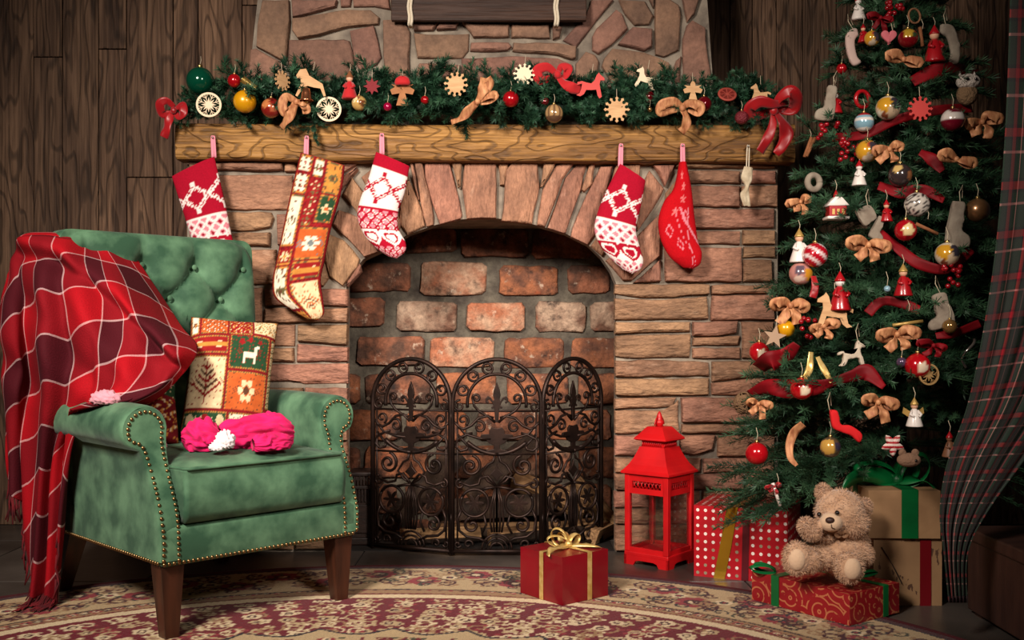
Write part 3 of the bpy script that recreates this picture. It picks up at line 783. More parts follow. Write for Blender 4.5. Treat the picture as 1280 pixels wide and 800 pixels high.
# ---------------------------------------------------------------- patchwork print (cushions, one stocking)
CC = {k: srgb(*v) for k, v in dict(cream=(232, 208, 164), gold=(205, 138, 62), red=(150, 28, 30), dred=(112, 18, 26), green=(40, 74, 46), olive=(104, 96, 60), white=(240, 228, 204), brown=(96, 60, 42), blue=(120, 130, 130), orange=(200, 96, 44)).items()}
def star(u, v, n=5, r=.3, k=.45):
    a = math.atan2(v, u); d = math.hypot(u, v); w_ = (1-k)*abs(((a*n/(2*PI)+.25) % 1)*2-1)+k
    return d < r*w_
def patch_pat(cells, seams=.012, ratio=1.0):
    """cells: (u0,v0,u1,v1,bg,motif,fg,fg2); v up"""
    def f(u, v):
        for (a, b, c, d, bg, mo, fg, fg2) in cells:
            if a <= u <= c and b <= v <= d:
                p, q = (u-a)/(c-a), (v-b)/(d-b); asp = (c-a)/((d-b)*ratio)
                e = min((u-a), (c-u), (v-b)*ratio, (d-v)*ratio)
                if e < seams: return CC['dred'] if int((u+v*ratio)*90) % 2 else CC['red']
                if e < seams*1.7: return CC['gold'] if int((u-v*ratio)*70) % 2 else CC['olive']
                x, y = (p-.5)*(asp if asp > 1 else 1), (q-.5)*(1/asp if asp < 1 else 1)
                if mo == 'star':
                    if star(x, y, 5, .34): return CC[fg] if math.hypot(x, y) > .12 else CC[fg2]
                elif mo == 'flower':
                    for k in range(6):
                        a_ = k*PI/3
                        if math.hypot(x-.2*math.cos(a_), y-.2*math.sin(a_)) < .09: return CC[fg]
                    if math.hypot(x, y) < .1: return CC[fg2]
                elif mo == 'tree':
                    for k in range(5):
                        yy_ = -.28+k*.13; L_ = .34-.06*k
                        if abs(y-yy_-abs(x)*.7) < .028 and abs(x) < L_: return CC[fg] if k % 2 else CC[fg2]
                    if abs(x) < .02 and -.42 < y < .4: return CC[fg2]
                elif mo == 'deer':
                    if (abs(x) < .24 and abs(y+.1) < .075) or (abs(x-.2) < .05 and -.1 < y < .15) or (abs(abs(x)-.19) < .03 and -.33 < y < -.1) or (abs(x-.27) < .06 and abs(y-.13) < .045): return CC[fg]
                    if star(x+.3, y-.28, 5, .13) or star(x, y-.34, 5, .1) or star(x-.36, y-.3, 5, .1): return CC[fg2]
                elif mo == 'dots':
                    if math.hypot((p*3) % 1-.5, (q*3/asp) % 1-.5) < .26: return CC[fg] if (int(p*3)+int(q*3/asp)) % 2 else CC[fg2]
                elif mo == 'swirl':
                    if math.sin(x*22+3*math.sin(y*17)) > .45 and math.sin(y*19+2*math.sin(x*13)) > -.1: return CC[fg] if math.sin(x*40) > 0 else CC[fg2]
                elif mo == 'band':
                    if abs(q-.5) < .12: return CC[fg]
                    if math.hypot((p*2) % 1-.5, (q-.5)*1.5) < .24: return CC[fg2]
                if mo != 'band' and math.sin(x*34+2*math.sin(y*21))*math.sin(y*31+2*math.sin(x*17)) > .72: return CC[fg2]
                return CC[bg]
        return CC['red']
    return f
print_m = mat('printed_cotton', attr=True, rough=.9, col2=(.75, .72, .7, 1), nscale=60, ncon=(.3, .7), bump=.2, bscale=300, bdist=.001, spec=.2)
pil_cells = [(0, .80, .10, 1, 'white', 'star', 'brown', 'gold'), (.10, .80, .42, 1, 'orange', 'swirl', 'white', 'brown'), (.42, .80, .70, 1, 'red', 'swirl', 'cream', 'gold'), (.70, .82, 1, 1, 'cream', 'swirl', 'gold', 'olive'),
 (.0, .62, .44, .80, 'red', 'band', 'gold', 'cream'), (.44, .50, .92, .82, 'green', 'deer', 'white', 'red'), (.92, .2, 1, .82, 'cream', 'dots', 'brown', 'green'),
 (.0, .16, .44, .62, 'cream', 'tree', 'brown', 'red'), (.44, .16, .92, .50, 'orange', 'flower', 'cream', 'brown'), (0, 0, .5, .16, 'green', 'dots', 'red', 'cream'), (.5, 0, 1, .16, 'white', 'swirl', 'red', 'green')]
def pillow(corners, thick, label, pat, n=84, ndir=None):
    TL, TR, BR2, BL = [P(*c) for c in corners]
    N_ = ((TR-TL).cross(BL-TL)).normalized()
    if N_.y > 0: N_ = -N_
    V = []; C_ = []; F = []
    for side in (1, -1):
        for i in range(n):
            for j in range(n):
                u, v = i/(n-1), j/(n-1)
                p = (BL*(1-u)+BR2*u)*(1-v)+(TL*(1-u)+TR*u)*v
                cx, cy = 2*u-1, 2*v-1
                c = (BL+BR2+TL+TR)/4
                pin = 1-.055*((1-cx*cx)*cy**4*1+(1-cy*cy)*cx**4*1)
                p = c+(p-c)*pin
                h = thick*((1-abs(cx)**2.6)*(1-abs(cy)**2.6))**.42
                h += .006*mnoise.noise(Vector((u*5, v*5, side)))*(1-max(abs(cx), abs(cy)))
                V.append(p+N_*h*side); C_.append(pat(u, v))
    g = grid_faces(n, n); F = list(g) + [tuple(q+n*n for q in f[::-1]) for f in g]
    e = empty('cushion', (BL+BR2)/2, 0, label, 'cushion', 'cushions on the armchair')
    o = mk('cover', V, F, print_m, e, world=True, cols=np.array(C_)); 
    md = o.modifiers.new('weld', 'WELD'); md.merge_threshold = .0008
    return e
pillow([(239,396,2.97), (348,404,3.06), (333,550,2.92), (224,542,2.82)], .062, 'patchwork print cushion with green deer panel leaning on the green backrest', patch_pat(pil_cells))
cells2 = [(0, .5, .5, 1, 'cream', 'tree', 'brown', 'red'), (.5, .5, 1, 1, 'green', 'flower', 'gold', 'cream'), (0, 0, .5, .5, 'gold', 'flower', 'red', 'brown'), (.5, 0, 1, .5, 'dred', 'swirl', 'cream', 'gold')]
pillow([(110,440,2.76), (216,462,2.90), (224,556,2.78), (118,548,2.64)], .05, 'dark red patchwork cushion half hidden under the plaid throw', patch_pat(cells2), n=50)

# crumpled pink cloth on the seat
pink_m = mat('pink_fleece', srgb(226, 10, 100), rough=.85, sheen=.05, col2=srgb(186, 4, 80), nscale=20, bump=.3, bscale=200, bdist=.002)
ppale = mat('pale_pink_cloth', srgb(220, 150, 164), rough=.85, sheen=.3)
whitec = mat('white_cloth', srgb(238, 226, 228), rough=.8)
def crumple(c, rx, ry, rz, amp, freq, seed, n=64, m_=40, dirv=(1, .2, .5)):
    V = []; 
    for i in range(n):
        for j in range(m_):
            a = 2*PI*i/n; t = -PI/2+PI*j/(m_-1)
            d = Vector((math.cos(t)*math.cos(a), math.cos(t)*math.sin(a), math.sin(t)))
            s_ = d.x*dirv[0]+d.y*dirv[1]+d.z*dirv[2]
            rid = 1-abs(mnoise.noise(Vector((d.x*freq*.4+seed, d.y*freq*.4, d.z*freq*.7))))*2
            rid2 = math.sin(s_*freq*3.4+4*mnoise.noise(d*2+Vector((seed, 0, 0))))
            k = 1+amp*.55*rid+amp*.55*rid2
            V.append((c[0]+d.x*rx*k, c[1]+d.y*ry*k, max(c[2]-rz*.72, c[2]+d.z*rz*k)))
    return V, grid_faces(n, m_, True)
pk = empty('pink_scarf', P(296, 552, 2.72), 0, 'bright pink crumpled scarf with a white bow lying on the green seat', 'scarf')
seatz = .437
def bundle(a, b, R, seed, rid=8, amp=.13, nt=60, na=72):
    """gathered cloth: folds run along the length from a to b"""
    a, b = Vector(a), Vector(b); ax = (b-a).normalized(); up = Vector((0, 0, 1)); sd = ax.cross(up).normalized(); V = []
    for i in range(nt):
        t = i/(nt-1); env = max(.05, math.sin(PI*(.04+.92*t)))**.38*(1+.10*math.sin(5*t+seed))
        for j in range(na):
            an = 2*PI*j/na; d = sd*math.cos(an)+up*math.sin(an)
            nz = mnoise.noise(Vector((t*3.5+seed, math.cos(an)*1.4, math.sin(an)*1.4)))
            k = 1+amp*math.sin(rid*an+6*nz+2.5*math.sin(t*4+seed))+amp*.5*math.sin(2.3*rid*an-5*nz+3*t)+.16*nz
            p = a+(b-a)*t+d*R*env*k; p.z = max(p.z, seatz+.001*math.sin(an*7)); V.append(p)
    F = grid_faces(nt, na)+[(i*na+na-1, (i+1)*na+na-1, (i+1)*na, i*na) for i in range(nt-1)]
    return V, F+[tuple(range(na))[::-1], tuple((nt-1)*na+k for k in range(na))]
def onseat(px, py, z):
    d = 2.7
    for _ in range(6): d = (CAMH-z)*FPX/(py-HOR)
    return P(px, py, d)
s1, s2 = P(274, 535, 2.68), P(364, 536, 2.78); s1.z = s2.z = seatz+.034
v, f = bundle(s1, s2, .054, 3); mk('bundle', v, f, pink_m, pk, world=True)
s1, s2 = P(316, 552, 2.64), P(362, 549, 2.70); s1.z = s2.z = seatz+.018
v, f = bundle(s1, s2, .027, 8, 6); mk('bundle', v, f, pink_m, pk, world=True)
s1, s2 = P(229, 532, 2.66), P(276, 540, 2.66); s1.z = seatz+.036; s2.z = seatz+.028
v, f = bundle(s1, s2, .043, 5, 5, .16); mk('bundle', v, f, pink_m, pk, world=True)
c3 = P(280, 541, 2.60)
v, f = crumple((c3.x, c3.y+.01, seatz+.03), .022, .02, .024, .3, 5, 4, 36, 24); wb_ = mk('bow', v, f, whitec, pk, world=True)
v, f = crumple((c3.x-.018, c3.y+.002, seatz+.016), .018, .014, .012, .3, 5, 6, 36, 24); mk('bow_tail', v, f, whitec, wb_, world=True)
pp = P(127, 497, 2.56); v, f = crumple((pp.x, pp.y+.03, .577), .036, .026, .020, .22, 5, 12, 40, 24); tag(mk('pale_pink_cloth', v, f, ppale), 'pale pink cloth scrap peeking out on the left chair arm', 'cloth', 'pale pink cloth scraps')
pp = P(195, 546, 2.56); v, f = crumple((pp.x, pp.y+.02, seatz+.03), .016, .03, .032, .22, 5, 15, 40, 24); tag(mk('pale_pink_cloth', v, f, ppale), 'pale pink cloth scrap between seat and rolled arm', 'cloth', 'pale pink cloth scraps')
# ---------------------------------------------------------------- fire screen
iron = mat('bronzed_iron', srgb(54, 38, 32), rough=.45, metal=.75, col2=srgb(34, 25, 22), nscale=20, bump=.2, bscale=90, bdist=.002)
def arcp(cx, cz, r, a0, a1, n=16): return [(cx+r*math.cos(math.radians(a0+(a1-a0)*i/(n-1))), cz+r*math.sin(math.radians(a0+(a1-a0)*i/(n-1)))) for i in range(n)]
def spiral(cx, cz, r0, r1, a0, a1, n=26): return [(cx+(r0+(r1-r0)*i/(n-1))*math.cos(math.radians(a0+(a1-a0)*i/(n-1))), cz+(r0+(r1-r0)*i/(n-1))*math.sin(math.radians(a0+(a1-a0)*i/(n-1)))) for i in range(n)]
HW, HH = .147, .650
def panel_parts():
    P_ = {}
    cz = HH-HW
    L_ = []
    out = [(-HW, 0), (-HW, cz)] + arcp(0, cz, HW, 180, 0, 40)[1:-1] + [(HW, cz), (HW, 0)]
    frame = [('t', out, .0062), ('t', [(-HW, .012), (HW, .012)], .006), ('t', [(-HW+.016, .02), (-HW+.016, cz)], .0028), ('t', [(HW-.016, .02), (HW-.016, cz)], .0028),
             ('t', arcp(0, cz, .098, -8, 188, 36), .0048), ('t', [(-HW, .478), (HW, .478)], .0030), ('t', [(-HW, .335), (HW, .335)], .003)]
    def both(pts, r, nm='scroll'):
        L_.append((nm, [(x, z) for x, z in pts], r)); L_.append((nm, [(-x, z) for x, z in pts], r))
    # crown scrolls between the two arcs
    for a in (22, 50, 76):
        c = (.123*math.cos(math.radians(a)), cz+.123*math.sin(math.radians(a)))
        both(spiral(c[0], c[1], .021, .005, a+190, a+190+420), .0034)
        both(spiral(c[0], c[1], .021, .012, a+190, a+60), .003)
    both(spiral(.124, .495, .02, .005, 100, -300), .0034)
    # inside the arc: side curls
    both(spiral(.068, .520, .014, .004, 20, 400), .0036); both([(.082, .525), (.075, .495), (.06, .478), (.035, .462), (.01, .455)], .0036)
    # foliage round the urn
    both([(.005, .44), (.03, .462), (.06, .455), (.085, .43), (.11, .418), (.13, .425)], .004); both(spiral(.058, .425, .022, .004, 60, 500), .0036)
    both(spiral(.112, .448, .02, .004, 240, -140), .0034); both([(.145, .445), (.125, .425), (.105, .40), (.08, .405)], .0036)
    both([(.02, .385), (.06, .388), (.10, .40), (.13, .385), (.138, .36), (.12, .345), (.10, .350), (.097, .362)], .004); both([(.03, .345), (.07, .35), (.10, .366), (.13, .40)], .0034)
    both(arcp(0, .475, .14, 270, 315, 10), .0062, 'rope_swag')
    # middle register
    both(spiral(.088, .295, .036, .006, 100, 640, 40), .0042); both([(.0, .225), (.03, .262), (.055, .255), (.06, .235), (.09, .228), (.12, .24)], .0038)
    both(spiral(.122, .235, .017, .004, 90, -330), .0034); both([(.006, .335), (.012, .31), (.03, .30), (.05, .27), (.03, .245), (.0, .228)], .0034)
    # lower register: big rings with rosettes
    both(arcp(.074, .172, .046, 30, 390, 30), .0042); both([(.0, .226), (.03, .222), (.055, .216)], .004); both(spiral(.082, .098, .030, .005, 130, -340, 34), .0040)
    both([(.118, .15), (.13, .12), (.125, .08), (.10, .06), (.06, .055), (.03, .04)], .0038); both([(.045, .14), (.035, .10), (.05, .07)], .0034)
    for x in (.0, .010, .020): both([(x*.3, .222), (x*.9, .17), (x*1.1, .11), (x*.8, .075)], .003, 'leaf_blade')
    for r_ in (.022, .036, .05): both(arcp(0, .018, r_, 0, 90, 9), .003, 'fan_arc')
    both(spiral(.095, .035, .016, .004, 200, -160), .0032); both(spiral(.13, .035, .012, .003, 200, 560), .003)
    return frame, L_
def tube2(pts, r, n=6): return MB().tube([(x, 0, z) for x, z in pts], r*1.3, n, up=(0, 1, 0))
fleur = [(0, .575), (.010, .548), (.013, .53), (.009, .517), (.012, .512), (.020, .524), (.030, .528), (.038, .520), (.038, .508), (.030, .502), (.026, .508), (.031, .513), (.024, .517), (.015, .505), (.012, .497), (.018, .492), (.018, .486), (.008, .487), (.006, .44), (0, .44)]
urn = [(0, .42), (.018, .424), (.026, .412), (.026, .402), (.052, .400), (.055, .392), (.040, .388), (.028, .372), (.010, .364), (.010, .352), (.040, .345), (.030, .336), (0, .33)]
dia = [(0, .305), (.006, .285), (.022, .268), (.008, .258), (0, .245)]
ros = []
for k in range(48): ros.append(((.021+.011*math.cos(k*PI/24*6))*math.cos(k*PI/24)+.074, (.021+.011*math.cos(k*PI/24*6))*math.sin(k*PI/24)+.172))
def sym(h): return h + [(-x, z) for x, z in h[::-1] if abs(x) > 1e-6]
frame, scr = panel_parts()
fs = empty('fire_screen', P(620, 695, 3.405).to_2d().to_3d(), 0, 'three-panel bronzed iron fire screen with scrollwork before the firebox', 'fire screen')
fs.location = (P(621, 0, 3.405).x, 3.405, 0)
hinge_l, hinge_r = Vector((P(564, 0, 3.405).x, 3.405, 0)), Vector((P(678, 0, 3.405).x, 3.405, 0))
def place(pts_obj_mb, M_): return pts_obj_mb.xf(M_)
wl = HW+.003
specs = [Matrix.Translation(Vector(((hinge_l.x+hinge_r.x)/2, 3.405, .004))),
         Matrix.Translation(hinge_l+Vector((0, 0, .004))) @ Matrix.Rotation(math.radians(-22), 4, 'Z') @ Matrix.Translation(Vector((-wl, 0, 0))),
         Matrix.Translation(hinge_r+Vector((0, 0, .004))) @ Matrix.Rotation(math.radians(44), 4, 'Z') @ Matrix.Translation(Vector((wl, 0, 0)))]
for M_ in specs:
    m = MB()
    for _, pts, r in frame: m.add(*(lambda t: (t.v, t.f))(tube2(pts, r)))
    pn = m.xf(M_).build('screen_panel', iron, fs, world=True)
    for nm, pts, r in scr: tube2(pts, r, 5).xf(M_).build(nm, iron, pn, world=True)
    for nm, pl_ in (('fleur_de_lis', sym(fleur)), ('urn', sym(urn)), ('diamond', sym(dia)), ('rosette', ros), ('rosette', [(-x, z) for x, z in ros][::-1])):
        MB().prism(pl_, -.004, .004, .0015).xf(M_).build(nm, iron, pn, world=True, smooth=False)
for h in (hinge_l, hinge_r):
    m = MB()
    for z in (.12, .46): m.tube([(h.x, h.y, z-.02), (h.x, h.y, z+.02)], .006, 8)
    m.build('hinge', iron, fs, world=True)

# ---------------------------------------------------------------- split logs in the firebox
bark = mat('log_bark', srgb(70, 52, 40), rough=.95, col2=srgb(38, 28, 22), nscale=25, bump=.8, bscale=40, bdist=.01)
splitw = wood('split_wood', srgb(190, 150, 106), srgb(150, 112, 76), srgb(112, 78, 50), rough=.8, ring=14, axis='X', bump=.4, rndv=.15)
logs = [((492, 650, 3.66), (572, 566, 3.74), .050), ((586, 622, 3.66), (672, 556, 3.75), .055), ((500, 676, 3.57), (600, 672, 3.62), .042), ((610, 668, 3.55), (742, 652, 3.66), .045),
        ((716, 600, 3.75), (768, 664, 3.70), .045), ((560, 640, 3.72), (690, 632, 3.75), .05), ((640, 600, 3.77), (730, 640, 3.70), .05), ((545, 690, 3.66), (700, 676, 3.70), .045), ((745, 676, 3.56), (770, 664, 3.75), .045)]
LOGL = ['split log leaning up against the brick back beside the carved chest', 'thick split log leaning behind the centre panel of the fire screen', 'split log lying low behind the chest-side screen panel', 'long split log lying across behind the red lantern-side screen panel', 'split log leaning down towards the stone pier beside the lantern', 'split log lying high across the top of the log pile', 'split log sloping down from the top of the log pile', 'split log at the very bottom of the log pile', 'short split log end resting at the foot of the stone pier']
for (a, b, r), ll in zip(logs, LOGL):
    a, b = P(*a), P(*b); a.z = max(a.z, r*1.05); b.z = max(b.z, r*1.05); L_ = (b-a).length*.5
    e = empty('firewood_log', (a+b)/2, 0, ll, 'log', 'split logs in the firebox')
    e.rotation_euler = (b-a).to_track_quat('X', 'Z').to_euler()
    rl = random.Random(int(a.x*1000)); a0 = rl.uniform(0, 360)
    sec = [(r*math.cos(math.radians(a0+q)), r*math.sin(math.radians(a0+q))) for q in range(0, 111, 18)]
    mb = MB(); V = []
    for x in (-L_, L_): V += [(x, y, z) for y, z in sec]
    n = len(sec); mb.add(V, [(k, k+1, n+k+1, n+k) for k in range(n-1)]); mb.build('bark', bark, e, org=(0, 0, 0))
    cpt = (-r*.35*math.cos(math.radians(a0+55)), -r*.35*math.sin(math.radians(a0+55)))
    V = []
    for x in (-L_, L_): V += [(x, y*.97, z*.97) for y, z in sec]+[(x, *cpt)]
    n += 1
    MB().add(V, [tuple(range(n)), tuple(range(n, 2*n))[::-1], (n-2, n-1, 2*n-1, 2*n-2), (n-1, 0, n, 2*n-1)]).build('split_face', splitw, e, smooth=False, org=(0, 0, 0))
# ---------------------------------------------------------------- dark carved chest beside the screen
dk = mat('dark_carved_wood', srgb(50, 34, 28), rough=.5, col2=srgb(28, 19, 16), nscale=12, stretch=(1, 1, 6), bump=.3, bscale=60, bdist=.003)
X0, X1, Y0, Y1 = P(435.5, 0, 3.56).x, P(472, 0, 3.54).x, 3.552, 3.68
cb = empty('carved_chest', ((X0+X1)/2, (Y0+Y1)/2, 0), 0, 'small dark carved wooden chest with moulded rim in the left firebox corner', 'chest')
MB().box(X0+.008, X1-.012, Y0+.01, Y1, .03, .20, .002).build('body', dk, cb, world=True, smooth=False)
MB().box(X0+.0, X1-.002, Y0, Y1, .004, .032, .006).build('plinth', dk, cb, world=True, smooth=False)
MB().box(X0+.004, X1+.004, Y0-.002, Y1, .198, .212, .004).build('moulding', dk, cb, world=True, smooth=False)
MB().box(X0, X1-.02, Y0-.002, Y1, .244, .258, .004).build('lid', dk, cb, world=True, smooth=False)
x = X0+.008
while x < X1-.03: MB().box(x, x+.006, Y0+.004, Y0+.016, .212, .244, .001).build('dentil', dk, cb, world=True, smooth=False); x += .011
x = X0+.012
while x < X1-.018: MB().box(x, x+.006, Y0+.002, Y0+.012, .155, .198, .001).build('dentil', dk, cb, world=True, smooth=False); x += .011
MB().box(X0+.018, X1-.022, Y0+.004, Y0+.012, .045, .145, .003).build('panel', dk, cb, world=True, smooth=False)

# ---------------------------------------------------------------- hanging plank picture above the mantel
dkw = wood('dark_board', srgb(74, 50, 38), srgb(50, 33, 26), srgb(30, 20, 16), rough=.6, ring=16, axis='X', rndv=.08)
rope_m = mat('white_rope', srgb(214, 200, 176), rough=.9, bump=.6, bscale=120, bdist=.003)
ps = empty('plank_picture', P(611, 26, 3.485), 0, 'dark wooden board tied with two white ropes hanging on the chimney stones', 'wall board')
for y0, y1 in ((26, -30), (-31, -90), (-91, -140)):
    a, b = P(489, y0, 3.47), P(733, y1+1, 3.47); MB().box(a.x, b.x, 3.464, 3.488, a.z, b.z, .003).build('board', dkw, ps, world=True, smooth=False)
for px in (512.5, 695.5):
    m = MB()
    for k in (-1, 1):
        z0, z1 = P(0, 29, 3.45).z, P(0, -150, 3.45).z; pts = []
        for i in range(60):
            t = i/59; pts.append((P(px, 0, 3.456).x+k*.0045+.002*math.sin(t*40), 3.458+.002*k*math.sin(t*60), z0+(z1-z0)*t))
        m.tube([(P(px, 0, 3.456).x+k*.004, 3.488, z0-.002)]+pts, .0048, 7)
    m.build('rope', rope_m, ps, world=True)

# ---------------------------------------------------------------- ribbons and bows
def ribbon_mesh(path, w, n=40, twist=0., tph=0., wav=0., tdir=None):
    """path of (px,py,d); w = width in px (number or list along the path)"""
    p = cr(path, n); ws = np.interp(np.linspace(0, 1, n), np.linspace(0, 1, len(w)), w) if isinstance(w, (list, tuple)) else np.full(n, float(w))
    Wp = [P(*q) for q in p]; V = []
    for i in range(n):
        t = (Wp[min(i+1, n-1)]-Wp[max(i-1, 0)])
        nrm = Vector((-t.z, 0, t.x)); nrm = nrm.normalized() if nrm.length > 1e-7 else Vector((0, 0, 1))
        a = twist*math.sin(i/(n-1)*2*PI+tph)
        dirv = nrm*math.cos(a)+Vector((0, 1, 0))*math.sin(a); hw = ws[i]*p[i, 2]/FPX/2
        for k in range(5):
            s_ = (k-2)/2; V.append(Wp[i]+dirv*hw*s_+Vector((0, wav*math.sin(i*.9+s_*2), 0)))
    return V, grid_faces(n, 5)
satin = mat('red_satin', srgb(170, 8, 18), rough=.40, col2=srgb(140, 4, 14), nscale=5, spec=.6, sheen=.2)
felt_red = mat('red_felt', srgb(178, 14, 22), rough=.8, sheen=.2)
copper_rib = mat('copper_gauze', srgb(204, 146, 100), rough=.6, metal=.15, col2=srgb(158, 98, 64), nscale=40, stretch=(3, 1, 1), ncon=(.35, .65), bump=.25, bscale=60, bdist=.004)
def bow(name, paths, m_, label, cat='bow', group=None, knot=None, th=.0012, parts=None):
    d0 = paths[0][1][0]; e = empty(name, P(*knot[:3]) if knot else P(*d0), 0, label, cat, group)
    for q, (nm, path, w, *tw) in enumerate(paths):
        if m_ is copper_rib: w = [a*1.3 for a in w]
        v, f = ribbon_mesh(path, w, 40, *(tw or (0,)))
        solid(mk(nm, v, f, m_, e, world=True), th, 0)
    if knot:
        c = P(*knot[:3]); r = knot[3]*knot[2]/FPX
        MB().ball(c, r, 10, 8, sx=.9, sy=.8, sz=1.0).build('knot', m_, e, world=True)
    return e
bow('satin_bow', [('loop', [(985,128,3.35),(968,130,3.31),(950,127,3.30),(937,136,3.32),(942,146,3.35),(958,141,3.36),(966,137,3.34)], [5,11,15,15,13,10,6], .5),
                  ('loop', [(967,136,3.34),(975,122,3.31),(988,114,3.29),(995,124,3.31),(991,137,3.35),(978,138,3.36),(969,138,3.35)], [6,12,16,18,15,10,6], .5, 1.),
                  ('tail', [(967,139,3.34),(966,155,3.33),(960,172,3.33),(950,190,3.34)], [6,10,13,13], .5, 2.), ('tail', [(969,139,3.34),(978,152,3.32),(983,168,3.33),(978,182,3.34),(970,193,3.35)], [6,15,18,14,10], .6, .5)],
    satin, 'large glossy red satin bow at the tree end of the mantel', knot=(967, 138, 3.33, 6))
bow('satin_bow', [('loop', [(218,134,3.35),(208,126,3.33),(200,130,3.33),(203,142,3.35),(214,142,3.36),(219,137,3.36)], [6,9,11,11,8,6], .4), ('loop', [(219,137,3.35),(228,130,3.34),(229,140,3.33),(224,146,3.34),(218,140,3.35)], [5,8,11,9,5], .4),
                  ('tail', [(216,140,3.35),(211,150,3.34),(208,162,3.34),(205,172,3.35)], [6,11,13,10], .5, 1.)], satin, 'small glossy red satin bow hanging off the armchair end of the mantel', knot=(217, 138, 3.34, 4.5))

# ---------------------------------------------------------------- stockings
KN = {k: srgb(*v) for k, v in dict(red=(164, 8, 38), white=(236, 222, 216), pink=(216, 130, 142), dred=(150, 10, 36)).items()}
def heart(x, y): return (x*x+y*y-1)**3-x*x*y**3 < 0
def knit(top, bot, cuff=None, inv=False):
    R_, W_ = KN['red'], KN['white']
    def f(u, v):           # u 0..1 across, v 0 top..1 toe
        if cuff and v < cuff: return R_
        if v < .47:
            bg, fg = (R_, W_) if not inv else (W_, R_)
            for cx in (.42, 1.02, -.18):
                x, y = (u-cx)*1.0, (v-.29)*2.9
                d = abs(x)*1.0+abs(y)
                if .22 < d < .37 and math.sin(x*60)*math.sin(y*60) > -.25: return fg
                if abs(x) < .05 and abs(abs(y)-.37) < .06: return fg
            return bg
        if v < .485 or .655 < v < .665 : return W_ if not inv else R_
        if v < .655 or v > .85:
            a, b = (u*4.2+v*11) % 1, (u*4.2-v*11) % 1
            if inv:
                if min(a, 1-a) < .14 or min(b, 1-b) < .14: return R_
                return KN['pink'] if abs(a-.5) < .3 and abs(b-.5) < .3 else KN['white']
            if min(a, 1-a) < .16 or min(b, 1-b) < .16: return W_
            return KN['dred'] if abs(a-.5) < .22 and abs(b-.5) < .22 and (int(u*4.2+v*11)+int(u*4.2-v*11)) % 2 else KN['pink']
        bg, fg = (W_, R_) if not inv else (R_, W_)
        for cx, cy in ((.20, .755), (.70, .765), (1.18, .755)):
            x, y = (u-cx)*4.4, -(v-cy)*12.2
            if heart(x, y):
                if heart(x*1.5, y*1.5) and not heart(x*2.2, y*2.2): return bg
                return fg
        return bg
    return f
def s5pat(u, v):
    for cx, cy, s_ in ((.25, .62, .09), (.45, .74, .08), (.7, .5, .09)):
        d = abs(u-cx)+abs(v-cy)*1.6
        if abs(d-s_) < .016: return KN['pink']
    for a, b, c in ((.9, .25, .82), (-.6, .8, .9), (.35, -.5, -.02), (1.2, -.9, .1)):
        if abs(a*u+b*v-c) < .011 and v > .42: return KN['pink']
    for cx, cy in ((.5, .22), (.35, .12), (.6, .34), (.4, .45)):
        if star(u-cx, (v-cy)*2.5, 5, .11, .3): return srgb(214, 110, 110)
    return srgb(186, 6, 20)
st_cells = [(0, 0, .34, .10, 'white', 'dots', 'brown', 'red'), (.34, 0, .62, .12, 'white', 'flower', 'olive', 'red'), (.62, 0, 1, .20, 'gold', 'flower', 'olive', 'brown'), (0, .10, .34, .22, 'white', 'dots', 'brown', 'red'),
 (.34, .12, .62, .40, 'red', 'dots', 'cream', 'olive'), (.62, .20, 1, .38, 'green', 'star', 'cream', 'orange'), (0, .22, .34, .52, 'white', 'tree', 'olive', 'brown'), (.34, .40, 1, .60, 'orange', 'flower', 'white', 'blue'),
 (0, .52, .36, .62, 'red', 'flower', 'cream', 'gold'), (.36, .60, 1, .72, 'red', 'band', 'gold', 'cream'), (0, .62, .36, .90, 'white', 'star', 'olive', 'brown'), (.36, .72, 1, 1, 'cream', 'tree', 'brown', 'orange'), (0, .9, .36, 1, 'gold', 'dots', 'red', 'brown')]
sp_ = patch_pat(st_cells, .035, 3.8)
knit_m = mat('knitted_wool', attr=True, rough=.92, col2=(.82, .8, .8, 1), nscale=200, ncon=(.3, .7), bump=.5, bscale=350, bdist=.002, spec=.2)
loop_m = mat('pink_loop', srgb(222, 136, 152), rough=.85); nail_m = mat('steel_nail', srgb(170, 170, 170), rough=.3, metal=1)
wool_m = mat('cream_wool', srgb(206, 190, 162), rough=.95, col2=srgb(176, 158, 130), nscale=40, bump=.6, bscale=150, bdist=.003)
